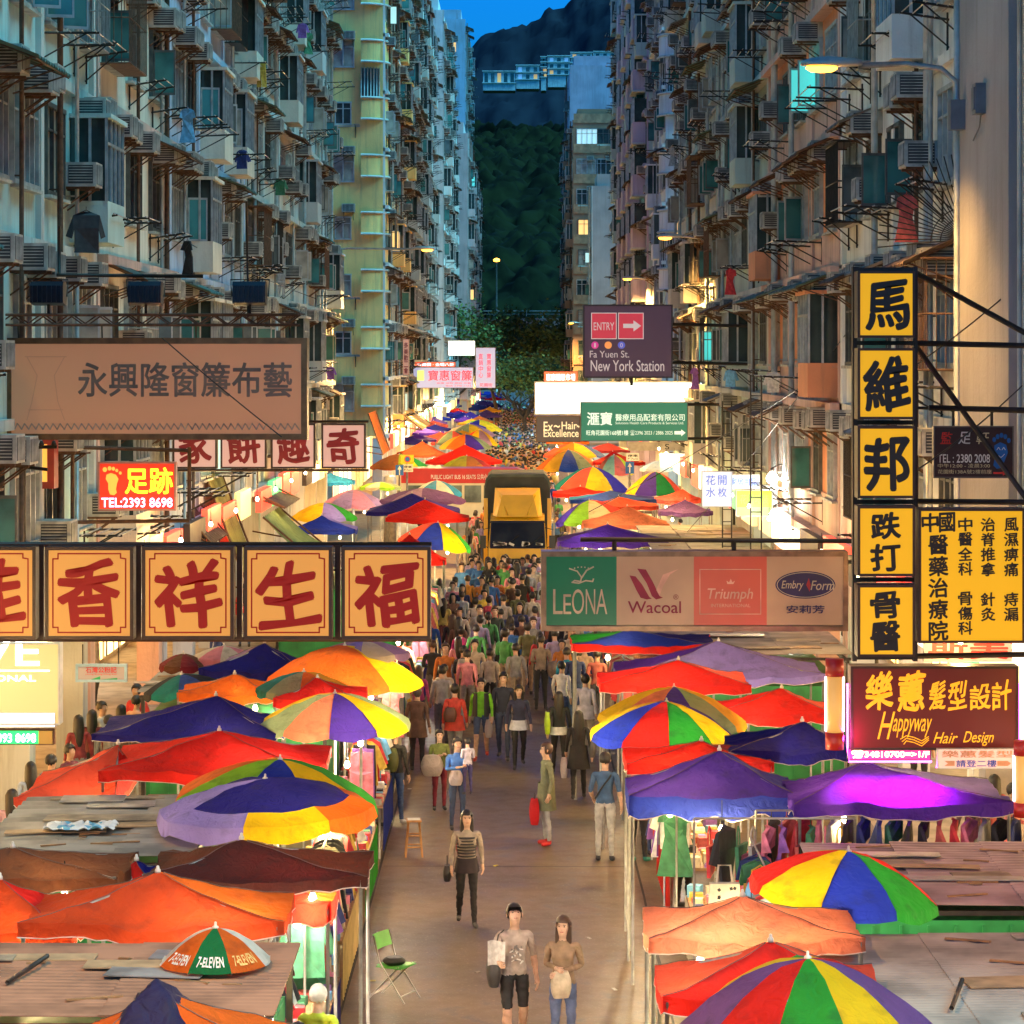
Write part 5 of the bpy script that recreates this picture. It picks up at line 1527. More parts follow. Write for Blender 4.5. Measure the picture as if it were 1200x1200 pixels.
umbrella('rainbow umbrella with purple, green and coral front panels', 766, 553, 734, 801, 582, ['yellow', 'purple', 'dgreen', 'coral', 'yellow', 'purple', 'green', 'coral'], zap=3.2, P=24, tilt=2)
tent('coral red tent between the rainbow umbrella and white sign', 800, 573, 766, 822, 590, ['coral', 'red', 'coral', 'coral'], zap=3.1, seed=66, P=24)
umbrella('white umbrella on the far right pavement', 772, 540, 750, 795, 553, ['white', 'pale'] * 4, zap=2.9, P=24)
umbrella('orange, blue and sage umbrella by the crowd beyond the truck', 665, 527, 629, 703, 553, ['orange', 'gold', 'dblue', 'sage', 'orange', 'sage', 'gold', 'dblue', 'orange', 'coral'], zap=3.25, P=24)
umbrella('red and yellow umbrella behind the rainbow panels', 723, 533, 697, 742, 560, ['rust', 'sage', 'coral', 'yellow', 'gold', 'coral', 'sage', 'rust'], zap=3.25, P=18)
umbrella('red, blue and green umbrella under the hair board', 670, 519, 637, 708, 537, ['coral', 'orange', 'gold', 'dblue', 'teal', 'salmon', 'coral', 'gold'], zap=3.3, P=20)
tent('bright red tent under the green sign', 718, 529, 695, 755, 545, 'red', zap=3.2, seed=67, P=18)
tent('dull red tent behind the red, blue and green umbrella', 712, 519, 690, 738, 530, ['maroon', 'salmon', 'red', 'red'], zap=3.25, seed=68, P=18)
tent('orange tent hidden behind the hair board', 664, 508, 640, 690, 520, 'orange', zap=3.3, seed=69, P=18)
for k, (c, ax, ay, pl, pr, pb) in enumerate((('blue', 655, 497, 636, 680, 507), ('red', 650, 488, 634, 672, 497), ('navy', 645, 480, 630, 664, 488), ('plum', 640, 472, 628, 656, 478), ('blue', 634, 464, 622, 648, 469), ('navy', 631, 458, 622, 642, 462))):
    tent('distant %s tent of the right row %s' % (c, ('below the light box edge', 'third behind the light box', 'beside the crowd', 'before the orange sign', 'near the tree trunk', 'last before the flyover')[k]), ax, ay, pl, pr, pb, c, zap=3.3, P=16 if k % 2 == 0 else 0, seed=80 + k, group='distant tents of the right row')

# bare bulbs added behind the canopies to throw warm light up both facades
for k in range(16):
    yb = 31 + k * 5.0
    for xb, wd in ((-6.7, 'left'), (5.7, 'right')):
        hang_bulb(xb, yb + (1.9 if xb > 0 else 0), 4.4, 60, white=k % 4 == 1, label='added bulb brightening the %s shop fronts' % wd)
for k in range(9):
    yb = 136 + k * 10
    for xb, wd in ((-6.3, 'left'), (6.6, 'right')):
        hang_bulb(xb, yb, 4.4, 600, white=k % 4 == 1, label='added bulb brightening the far %s shop fronts' % wd)
# ================================================================== corrugated stall roofs
def corr(label, x0, x1, y0, y1, z, mat, slope=0.0, across=True, pitch=.12, seed=1, walls=True, side=1):
    rnd = random.Random(seed); y0, y1 = y0 * KS, y1 * KS
    root = thing('hawker_booth', label, 'stall', ((x0 + x1) / 2, (y0 + y1) / 2, 0))
    w, d = x1 - x0, y1 - y0
    n = int(d / pitch * 4)
    mb = MB()
    ns = 3
    for q in range(ns):             # overlapping sheets
        a, b = -w / 2 + w * q / ns - .04, -w / 2 + w * (q + 1) / ns + .04
        dz = .012 * q + rnd.uniform(-.008, .012); tw = rnd.uniform(-.02, .02)
        mb.grid(lambda u, v: (a + (b - a) * u, -d / 2 + d * v, z + slope * (v - .5) * d + dz + tw * (u - .5) + .017 * math.sin(v * d / pitch * 2 * PI) + .014 * noise.noise((u * 3 + q, v * 4, seed))), 3, n, 0, False)
        mb.grid(lambda u, v: (b - (b - a) * u, -d / 2 + d * v, z - .004 + slope * (v - .5) * d + dz + tw * (.5 - u) + .017 * math.sin(v * d / pitch * 2 * PI)), 3, n, 0, False)
    mb.build('roof_sheet', mat, root)
    mb = MB()
    zz = z - .06
    for y in (-d / 2 + .05, 0, d / 2 - .05): mb.box(-w / 2, w / 2, y - .025, y + .025, zz - .05 + slope * y, zz + slope * y)
    for sx in (-1, 1): mb.box(sx * (w / 2 - .06) - .028, sx * (w / 2 - .06) + .028, -d / 2 + .02, d / 2 - .02, zz - .11 - abs(slope) * d / 2, zz - .045)
    for sx in (-1, 1):
        for sy in (-1, 1): mb.box(sx * (w / 2 - .06) - .03, sx * (w / 2 - .06) + .03, sy * (d / 2 - .06) - .03, sy * (d / 2 - .06) + .03, 0, zz - .01 + slope * sy * d / 2)
    mb.build('roof_frame', STEEL, root)
    if walls:
        mb = MB(); mb.box(-w / 2 + .1, w / 2 - .1, -d / 2 + .12, d / 2 - .1, .1, 1.9)
        for k in range(int(w / .3)): mb.box(-w / 2 + .15 + k * .3, -w / 2 + .18 + k * .3, -d / 2 + .10, -d / 2 + .12, .15, 1.85)
        mb.build('green_box', M('hawker_green', (.03, .30, .08), .5, .1, .45, 2), root)
    mb = MB()
    for k in range(9):
        x = rnd.uniform(-w / 2 + .2, w / 2 - .2); y = rnd.uniform(-d / 2 + .1, d / 2 - .1); L = rnd.uniform(.08, .5)
        mb.obox((x, y, z + .035 + slope * y), (L, .04, .015), Matrix.Rotation(rnd.uniform(-.4, .4), 3, 'Z'))
    mb.build('loose_battens', WOOD, root)
    mb = MB()
    for k in range(6):
        x = rnd.uniform(-w / 2 + .4, w / 2 - .4); y = rnd.uniform(-d / 2 + .2, d / 2 - .2)
        mb.obox((x, y, z + .03 + slope * y + .006 * k), (rnd.uniform(.5, 1.5), rnd.uniform(.15, .5), .012), Matrix.Rotation(rnd.uniform(-.12, .12), 3, 'Z'), k % 3)
    mb.build('loose_boards', [M('weathered_ply', (.30, .24, .17), .8, 0, .5, 4), M('flattened_carton', (.40, .27, .15), .8, 0, .4, 4), M('old_tin', (.33, .33, .32), .5, .3, .5, 3)], root)  # loose boards, cartons and tin lying on the roof
    return root
RF1 = M('brown_corrugated', (.30, .16, .10), .6, .1, .5, 1.6)
RF2 = M('grey_corrugated', (.36, .32, .28), .6, .1, .5, 1.4)
RF3 = M('grey_board_roof', (.30, .27, .23), .7, 0, .5, 1.8)
corr('brown corrugated stall roof under the small golf umbrella', -6.4, -2.12, 13.15, 14.75, 2.35, RF1, seed=1)
corr('grey weathered board roof between the red and khaki tents', -6.3, -3.75, 17.5, 20.0, 2.3, RF3, pitch=.3, seed=2)
corr('long grey corrugated roof beside the biggest rainbow umbrella', 2.9, 6.2, 12.3, 15.2, 2.3, RF2, seed=3, pitch=.09)
corr('sloping corrugated roof above a green box, under the violet tent', 3.4, 6.6, 16.6, 18.3, 2.15, M('pinkish_corrugated', (.42, .32, .32), .5, .2, .4, 1.6), slope=.05, seed=4)
corr('grey roof strip among the left tents behind the navy one', -6.4, -3.2, 26.0, 28.5, 2.35, RF3, pitch=.2, seed=5)
corr('dark stall roof behind the red character panels', -6.4, -2.9, 40.5, 45.0, 2.5, M('dark_corrugated', (.10, .09, .085), .6, .1, .4, 2), seed=6, pitch=.15)
corr('pale stall roof with a bright edge among the right tents', 3.9, 7.2, 43.0, 50.0, 2.55, RF2, seed=7, pitch=.2)
corr('grey stall roof behind the lilac and violet tent', 2.6, 6.2, 28.5, 33, 2.5, RF2, seed=8, pitch=.15)
for (x, y0, y1, z, lab) in ((-5.6, 13.3, 14.6, 2.4, 'a'), (4.8, 12.4, 13.8, 2.36, 'b')): pass

# big drop awnings on the left shop fronts
def drop_awning(label, pts, Y0, Y1, mat):
    root = thing('shop_awning', label, 'awning', (XL, Y0 * KS, 0))
    a = W(pts[0], pts[1], (Y0 + Y1) / 2); b = W(pts[2], pts[3], (Y0 + Y1) / 2); Y0, Y1 = Y0 * KS, Y1 * KS
    mb = MB()
    def fn(u, v):
        x = a.x + (b.x - a.x) * v; z = a.z + (b.z - a.z) * v - .12 * math.sin(PI * v)
        return (x - XL, (Y1 - Y0) * u + .02 * noise.noise((u * 5, v * 5, Y0)), z + .03 * math.sin(u * 60))
    mb.grid(fn, 50, 10, 0, True)
    mb.build('cloth', mat, root)
    mb = MB()
    for y in (0, Y1 - Y0): mb.tube([(a.x - XL, y, a.z), (b.x - XL, y, b.z)], .03, 5); mb.tube([(0, y, b.z + .4), (b.x - XL, y, b.z)], .025, 5)
    mb.build('awning_frame', RUST, root)
drop_awning('steep olive shop awning beside the red neon sign', (250, 555, 308, 706), 39.5, 41.5, fabric('olive_cloth', (.26, .23, .06), .2))
drop_awning('dark brown shop awning nearest the neon foot sign', (205, 572, 258, 632), 37, 39, fabric('dark_brown_cloth', (.09, .06, .045), .1))
drop_awning('brown awning sloping out under the crimson character panels', (268, 553, 343, 590), 46, 49, fabric('brown_cloth', (.13, .09, .07), .1))
drop_awning('striped green awning reaching down to the blue tent', (318, 600, 372, 645), 44, 47, fabric('green_cloth', (.22, .30, .12), .3))
drop_awning('red awning between the olive and the brown ones', (228, 566, 262, 640), 42, 44, cloth('red'))
drop_awning('pale awning on the yellow corner block', (462, 470, 500, 500), 84, 92, cloth('cream'))
drop_awning('orange drop awning at the side street corner', (436, 483, 453, 530), 66.5, 70, cloth('orange'))
# ================================================================== the truck
TR = W(606.5, 420, 52)
root = thing('delivery_truck', 'yellow delivery truck with a roof fairing and dark box in the crowd', 'truck', (TR.x, 51.6 * KS, 0))
TY = M('truck_yellow', (.85, .50, .02), .35, 0, .12, 2)
TDK = M('truck_dark_canvas', (.055, .065, .055), .7, 0, .3, 3)
mb = MB()
hw = .98
prof = [(-.02, .55), (-.05, 1.15), (.0, 1.62), (.42, 2.55), (.62, 2.66), (1.75, 2.70), (1.75, .55)]
def cab(prof, w0, w1, mi=0):
    n = len(prof)
    vs_ = [(-w0 if z < 1.7 else -w1, y, z) for y, z in prof] + [(w0 if z < 1.7 else w1, y, z) for y, z in prof]
    mb.add(vs_, [tuple(range(n)), tuple(reversed(range(n, 2 * n)))] + [(i, i + n, (i + 1) % n + n, (i + 1) % n) for i in range(n)], mi)
cab(prof, hw, hw * .93)
mb.build('cab', TY, root)
mb = MB()
def quad_on(x0, x1, z0, z1, off=.015, mi=0, y_at=None):
    def y(z): return .0 + .42 * (z - 1.62) / .93 if z > 1.62 else -.05
    mb.add([(x0, y(z0) - off, z0), (x1, y(z0) - off, z0), (x1 * .97, y(z1) - off, z1), (x0 * .97, y(z1) - off, z1)], [(0, 1, 2, 3)], mi)
quad_on(-.88, .88, 1.68, 2.46)
ws_ = glass('windscreen_glass', (.022, .026, .026), .35); ws_.node_tree.nodes['Principled BSDF'].inputs['Specular IOR Level'].default_value = .25
mb.build('windscreen', ws_, root)
mb = MB()
for x0, x1, z0, z1 in ((-.93, .93, 1.62, 1.69), (-.93, .93, 2.45, 2.52)): quad_on(x0, x1, z0, z1, .025)
for sx in (-1, 1):
    mb.add([(sx * .93, -.0 - .02, 1.66), (sx * .88, -.02, 1.66), (sx * .85, .40, 2.5), (sx * .90, .40, 2.5)], [(0, 1, 2, 3)])
for x in (-.5, .3): mb.tube([(x, -.03, 1.67), (x + .55, .14, 2.05)], .012, 4)
mb.build('screen_seal', BLACK, root)
mb = MB()
rnd = random.Random(3)
for k in range(14):
    x = rnd.uniform(-.8, .75); mb.obox((x, .05 + .02, 1.74 + rnd.uniform(0, .05)), (rnd.uniform(.08, .25), .03, rnd.uniform(.04, .10)), Matrix.Rotation(rnd.uniform(-.5, .5), 3, 'Y'))
mb.v = [(x, y - .06, z) for x, y, z in mb.v]
mb.build('dashboard_papers', WHITE, root)
mb = MB()
# air deflector on the cab roof
P_ = [(-.70, .30, 2.66), (.70, .30, 2.66), (.84, .95, 2.68), (.84, 1.55, 2.68), (-.84, 1.55, 2.68), (-.84, .95, 2.68), (-.52, .62, 3.38), (.52, .62, 3.38), (.76, 1.25, 3.58), (.76, 1.55, 3.58), (-.76, 1.55, 3.58), (-.76, 1.25, 3.58)]
mb.add(P_, [(0, 1, 7, 6), (1, 2, 8, 7), (2, 3, 9, 8), (5, 0, 6, 11), (4, 5, 11, 10), (6, 7, 8, 11), (8, 9, 10, 11), (3, 4, 10, 9)])
for sx in (-1, 1): mb.tube([(sx * .32, .28, 2.70), (sx * .60, .66, 3.36)], .022, 5)
mb.build('roof_fairing', TY, root)
mb = MB(); put_text(mb, 'CANTER', -.34, .34, 0, .13, 0, 0, .01)
mb.v = [(x, .585 + (z) * .33, 3.30 - .10 + z) for x, y, z in mb.v]
mb.build('lettering', M('truck_lettering', (.28, .15, .02)), root)
mb = MB(); mb.box(-.95, .95, -.12, .02, .42, .75); mb.build('bumper', M('bumper_grey', (.2, .19, .17), .5), root)
mb = MB(); mb.box(-.55, .55, -.075, -.04, .95, 1.28)
for k in range(4): mb.box(-.52, .52, -.085, -.07, .99 + k * .075, 1.02 + k * .075)
mb.build('radiator', BLACK, root)
for sx in (-1, 1):
    mb = MB(); mb.box(sx * .78 - .14, sx * .78 + .14, -.09, -.03, .86, 1.10); mb.build('headlight', M('headlight_lens', (.55, .55, .5), .15, 0, .1), root)
    mb = MB(); mb.tube([(sx * .93, .2, 2.3), (sx * 1.16, .02, 2.25), (sx * 1.16, .02, 1.75), (sx * .96, .1, 1.6)], .016, 5); mb.box(sx * 1.16 - .10, sx * 1.16 + .10, -.02, .05, 1.62, 2.05); mb.build('mirror', BLACK, root)
    for y in (.75, 4.6):
        mb = MB(); mb.lathe([(.05, -.11), (.38, -.11), (.42, -.08), (.42, .08), (.38, .11), (.05, .11)], n=20)
        mb.v = [(sx * .86 + z, y + x, .42 + yy) for x, yy, z in mb.v]; w_ = mb.build('wheel', M('tyre', (.02, .02, .02), .8), root)
        mb = MB(); mb.lathe([(.05, -.118), (.22, -.118), (.24, -.10), (.24, .10), (.22, .118), (.05, .118)], n=16); mb.v = [(sx * .86 + z, y + x, .42 + yy) for x, yy, z in mb.v]; mb.build('rim', GALV, w_)
    mb = MB(); mb.add([(sx * .985, .25, 1.66), (sx * .985, 1.2, 1.66), (sx * .955, 1.2, 2.35), (sx * .955, .55, 2.35)], [(0, 1, 2, 3)]); mb.build('side_window', PANE_D, root)
mb = MB()
pr2 = [(-1.12, .8), (-1.12, 3.55), (-1.06, 3.85), (-.92, 3.98), (.92, 3.98), (1.06, 3.85), (1.12, 3.55), (1.12, .8)]
mb.prism(pr2, 1.85, 6.6)
mb.build('cargo_box', TDK, root)
mb = MB()
for sx in (-1, 1): mb.box(min(sx * 1.02, sx * 1.16), max(sx * 1.02, sx * 1.16), 1.80, 1.85, .8, 3.2)
mb.build('box_corner_post', TY, root)
mb = MB(); mb.prism([(-1.15, 3.56), (-1.09, 3.88), (-.94, 4.03), (.94, 4.03), (1.09, 3.88), (1.15, 3.56), (1.09, 3.56), (1.02, 3.80), (.9, 3.93), (-.9, 3.93), (-1.02, 3.80), (-1.09, 3.56)], 1.78, 1.9); mb.build('box_rim', M('rim_green', (.08, .11, .085), .6), root)
mb = MB(); mb.box(-.5, .5, 1.7, 6.5, .5, .8); mb.build('chassis', BLACK, root)

# ================================================================== the minibus crossing behind
BX0, BX1, BY = (470 - VX) * 72 / FPX, (626 - VX) * 72 / FPX, 72.0
root = thing('minibus', 'cream minibus with a red roof crossing behind the truck', 'minibus', ((BX0 + BX1) / 2, BY * KS, 0))
L = (BX1 - BX0) / 2
RB = M('minibus_red', (.50, .025, .025), .35, 0, .15, 2); CB = M('minibus_cream', (.62, .58, .42), .35, 0, .15, 2)
mb = MB(); mb.prism([(-L, .4), (-L, 2.15), (L - .25, 2.15), (L - .05, 1.3), (L, .4)], 0, 2.0); mb.build('body', CB, root)
mb = MB(); mb.prism([(-L, 2.15), (-L, 2.70), (-L + .12, 2.84), (L - .8, 2.84), (L - .45, 2.72), (L - .25, 2.15)], -.01, 2.01); mb.build('roof', RB, root)
mb = MB()
for k in range(6):
    x0 = -L + .25 + k * (2 * L - .8) / 6; mb.box(x0, x0 + (2 * L - .8) / 6 - .12, -.02, 0, 1.25, 2.05)
mb.build('window_band', glass('bus_glass', (.16, .20, .18), .1), root)
mb = MB(); put_text(mb, 'PUBLIC LIGHT BUS 16 SEATS 公共小巴', -L * .55, L * .35, 2.33, 2.58, -.016, 0, .014); mb.build('lettering', WHITE, root)
for x in (-L + 1.1, L - 1.1):
    mb = MB(); mb.lathe([(.05, -.1), (.36, -.1), (.38, 0), (.36, .1)], n=18); mb.v = [(x + a, .05 + c, .38 + b) for a, b, c in mb.v]; mb.build('wheel', M('tyre', (.02, .02, .02)), root)
mb = MB(); mb.box(-L - .02, L + .02, -.03, 0, .38, .55); mb.build('bumper_strip', BLACK, root)

# ================================================================== road signs at the side street
def sign_post(label, px, pyb, Y, plates):
    c = W(px, pyb, Y); root = thing('road_sign', label, 'road sign', (c.x, c.y, 0))
    mb = MB(); top = max(EYE - (p[1] - VY) * Y / FPX for p in plates); mb.tube([(0, .04, 0), (0, .04, top)], .045, 8); mb.build('post', GALV, root)
    for (p0, p1, p2, p3, kind) in plates:
        x0, x1 = (p0 - px) * Y / FPX, (p2 - px) * Y / FPX
        z1, z0 = EYE - (p1 - VY) * Y / FPX, EYE - (p3 - VY) * Y / FPX
        mb = MB(); mb.box(x0, x1, -.02, .0, z0, z1)
        mb.build('plate', {'y': M('sign_yellow', (.75, .48, .02)), 'b': M('sign_blue', (.01, .12, .50)), 'w': WHITE}[kind[0]], root)
        mb = MB(); xm, zm = (x0 + x1) / 2, (z0 + z1) / 2; s_ = min(x1 - x0, z1 - z0) / 2
        if kind == 'yp':
            mb.add([(xm + s_ * .75 * math.cos(a * PI / 12), -.024, zm + s_ * .75 * math.sin(a * PI / 12)) for a in range(24)], [tuple(range(24))], 0)
            mb.add([(xm + s_ * .55 * math.cos(a * PI / 12), -.027, zm + s_ * .55 * math.sin(a * PI / 12)) for a in range(24)], [tuple(range(24))], 1)
            mb.build('symbol', [M('sign_red', (.55, .02, .02)), M('sign_blue', (.01, .12, .50))], root)
        elif kind == 'ba':
            mb.add([(xm - s_ * .12, -.024, zm - s_ * 1.2), (xm + s_ * .12, -.024, zm - s_ * 1.2), (xm + s_ * .12, -.024, zm + s_ * .2), (xm + s_ * .5, -.024, zm + s_ * .2), (xm, -.024, zm + s_ * 1.1), (xm - s_ * .5, -.024, zm + s_ * .2), (xm - s_ * .12, -.024, zm + s_ * .2)], [tuple(range(7))]); mb.build('symbol', WHITE, root)
        elif kind == 'wt':
            put_text(mb, '停車', x0 + .06, x1 - .06, zm, z1 - .06, -.024, 0, .02); put_text(mb, 'P 7am', x0 + .06, x1 - .06, z0 + .05, zm - .04, -.024, 0, .01); mb.build('lettering', BLK, root)
    return root
sign_post('yellow no stopping plate above a small text plate at the side street', 477, 560, 66.5, [(470, 533, 485, 543, 'yp'), (472, 544, 484, 553, 'wt')])
sign_post('blue arrow plate on a post left of the yellow parking plate', 468, 560, 66.3, [(463.5, 545, 473, 557, 'ba')])
sign_post('blue arrow plate under a white text plate at the right corner', 738, 560, 66.0, [(733, 541, 743, 555, 'ba'), (734, 531, 749, 540, 'wt')])
mb = MB(); c = W(457, 560, 66); mb.lathe([(.28, 0), (.28, 2.9), (.2, 3.0)], n=14); tag(mb.build('bollard', GALV, None, (c.x, c.y, 0)), 'thick grey post capped in steel beside the blue arrow', 'post')
# ================================================================== people
SKIN = objcol('person_skin', 'skin', .55); SHIRT = objcol('person_top', 'shirt'); TROU = objcol('person_trousers', 'trousers'); SHOE = objcol('person_shoes', 'shoes', .6)
HAIRM = objcol('person_hair', 'hair', .5); CLOTHM = objcol('loose_cloth', 'cloth', .8)

def V(*a): return Vector(a)
def skeleton(pose):
    """joints of a 1.70 m figure facing -Y"""
    p = dict(pel=V(0, 0, .95), sp=V(0, .005, 1.10), ch=V(0, .0, 1.27), nb=V(0, .015, 1.415), nk=V(0, .0, 1.48), jaw=V(0, -.025, 1.535), hd=V(0, -.008, 1.60), tp=V(0, .0, 1.655),
             shl=V(-.165, .01, 1.385), shr=V(.165, .01, 1.385), ell=V(-.225, .045, 1.12), elr=V(.225, .045, 1.12), wrl=V(-.25, -.02, .90), wrr=V(.25, -.02, .90),
             hil=V(-.088, 0, .90), hir=V(.088, 0, .90), knl=V(-.10, -.02, .49), knr=V(.10, -.02, .49), anl=V(-.105, .025, .09), anr=V(.105, .025, .09))
    for k, v in pose.items():
        if k in p: p[k] = Vector(v)
    return p

def person_mesh(pose, top='long', leg='long', fingers=False, lev=2, girth=1.0, female=False):
    p = skeleton(pose)
    vs_, ed, rad, lab = [], [], [], []
    def nd(c, r, parent, l):
        vs_.append(tuple(c)); rad.append(r if isinstance(r, tuple) else (r, r))
        if parent is not None: ed.append((parent, len(vs_) - 1)); lab.append(l)
        return len(vs_) - 1
    g = girth
    pel = nd(p['pel'], (.145 * g, .125 * g), None, 'hip')
    sp = nd(p['sp'], (.125 * g, .11 * g), pel, 'torso')
    ch = nd(p['ch'], (.145 * g, .125 * g), sp, 'torso')
    nb = nd(p['nb'], (.085, .075), ch, 'torso')
    nk = nd(p['nk'], .052, nb, 'neck')
    jw = nd(p['jaw'], (.062, .068), nk, 'head')
    hd = nd(p['hd'], (.083, .092), jw, 'head')
    tp = nd(p['tp'], (.066, .074), hd, 'head')
    for s in 'lr':
        sx = -1 if s == 'l' else 1
        sh = nd(p['sh' + s], .062 * (.92 if female else 1.0), ch, 'shoulder')
        e0 = nd((p['sh' + s] * .5 + p['el' + s] * .5), .049, sh, 'upper')
        el = nd(p['el' + s], .041, e0, 'upper')
        f0 = nd((p['el' + s] * .55 + p['wr' + s] * .45), .038, el, 'fore')
        wr = nd(p['wr' + s], .027, f0, 'fore')
        d = (p['wr' + s] - p['el' + s]).normalized()
        q = p['wr' + s] + d * .085 + V(-sx * .006, -.012, 0)
        if not fingers:
            hm = nd(p['wr' + s] + d * .05, .034, wr, 'hand'); nd(q + d * .07 + V(-sx * .01, -.01, 0), .018, hm, 'hand')
        else:
            hm = nd(p['wr' + s] + d * .045, (.034, .022), wr, 'hand')
            kn = nd(p['wr' + s] + d * .082, (.036, .018), hm, 'hand')
            side = d.cross(V(1, 0, 0)).normalized()
            pal = V(-sx, 0, 0); pal = (pal - d * pal.dot(d)).normalized()
            for k, (o, L) in enumerate(((-.030, .068), (-.010, .078), (.010, .073), (.028, .056))):
                b0 = p['wr' + s] + d * .098 + side * o
                a1 = nd(b0, .0095, kn, 'hand')
                a2 = nd(b0 + d * L * .52 + pal * .012, .0088, a1, 'hand')
                nd(b0 + d * L * .85 + pal * .036, .0072, a2, 'hand')
            t0 = nd(p['wr' + s] + d * .035 - side * .038, .0125, hm, 'hand')
            t1 = nd(p['wr' + s] + d * .068 - side * .056 + pal * .012, .0105, t0, 'hand')
            nd(p['wr' + s] + d * .092 - side * .052 + pal * .026, .0085, t1, 'hand')
        hi = nd(p['hi' + s], (.092 * g, .098 * g), pel, 'hip')
        th = nd(p['hi' + s] * .5 + p['kn' + s] * .5, .078 * g, hi, 'thigh')
        kn_ = nd(p['kn' + s], .056, th, 'knee')
        cf = nd(p['kn' + s] * .62 + p['an' + s] * .38 + V(0, .018, 0), .055, kn_, 'calf')
        an = nd(p['an' + s], .038, cf, 'calf')
        he = nd(p['an' + s] + V(0, .015, -.05), .040, an, 'foot')
        fd = Vector(p.get('toe' + s, (sx * .02, -.12, -.055)))
        md = nd(p['an' + s] + V(sx * .008, -.06, -.052), .043, he, 'foot')
        nd(p['an' + s] + V(sx * .02, -.145, -.062), .030, md, 'foot')
    me = bpy.data.meshes.new('body_cage')
    me.from_pydata(vs_, ed, [])
    o = bpy.data.objects.new('body_cage', me)
    m = o.modifiers.new('skin', 'SKIN'); m.use_smooth_shade = True; m.branch_smoothing = .35
    lay = me.skin_vertices[0].data
    for i, r in enumerate(rad):
        lay[i].radius = r; lay[i].use_root = (i == 0)
    ss = o.modifiers.new('sub', 'SUBSURF'); ss.levels = lev; ss.render_levels = lev
    dg = bench(o)
    out = bpy.data.meshes.new_from_object(o.evaluated_get(dg))
    bpy.data.objects.remove(o); bpy.data.meshes.remove(me)
    out.name = 'person_body'
    segs = [(Vector(vs_[a]), Vector(vs_[b]), l) for (a, b), l in zip(ed, lab)]
    def near(c):
        best, bl, bt = 9, None, 0
        for a, b, l in segs:
            ab = b - a; t = max(0, min(1, (c - a).dot(ab) / max(ab.length_squared, 1e-9)))
            d = (c - a - ab * t).length - (.05 if l in ('torso', 'hip') else 0)
            if d < best: best, bl, bt = d, l, t
        return bl
    # flatten the trunk front to back, shape the face
    for v in out.vertices:
        c = v.co
        if 1.0 < c.z < 1.36 and abs(c.x) < .2 and abs(c.y) < .2: c.y *= .86
        if female and 1.19 < c.z < 1.31 and c.y < -.04 and abs(c.x) < .13: c.y -= .028 * math.sin((c.z - 1.19) / .12 * PI)
    hc = p['hd']
    for v in out.vertices:
        c = v.co
        if (c - hc).length < .14 and c.z > 1.48 and c.y < hc.y - .03:
            if abs(c.x - hc.x) < .022 and hc.z - .05 < c.z < hc.z + .01: c.y -= .022 * (1 - abs(c.x - hc.x) / .022)
            if .015 < abs(c.x - hc.x) < .05 and hc.z - .005 < c.z < hc.z + .028: c.y += .008
    if lev >= 2:                  # folds of the clothes
        am = .010 if lev > 2 else .008
        nr = [v.normal.copy() for v in out.vertices]
        for v, n_ in zip(out.vertices, nr):
            c = v.co
            if c.z < 1.40 and c.z > .14 and near(c) not in ('hand', 'head', 'neck', 'foot'):
                w_ = noise.noise((c.x * 11, c.y * 11, c.z * 17)) + .6 * noise.noise((c.x * 24, c.y * 24, c.z * 34 + c.x * 20))
                v.co = c + n_ * am * w_
    for m_ in (SKIN, SHIRT, TROU, SHOE): out.materials.append(m_)
    ksum = (p['knl'].z + p['knr'].z) / 2
    for f in out.polygons:
        c = f.center; l = near(c); f.use_smooth = True
        if l in ('head', 'neck', 'hand'): mi = 0
        elif l in ('torso', 'shoulder'): mi = 1
        elif l == 'upper': mi = 1 if top != 'none' else 0
        elif l == 'fore': mi = 1 if top == 'long' else 0
        elif l == 'hip': mi = 1 if c.z > .93 else 2
        elif l == 'thigh': mi = 2
        elif l == 'knee': mi = 2 if leg == 'long' or c.z > .56 else 0
        elif l == 'calf': mi = 2 if leg == 'long' else 0
        else: mi = 3
        if c.z > 1.44 and l in ('torso', 'shoulder'): mi = 0
        f.material_index = mi
    return out, p

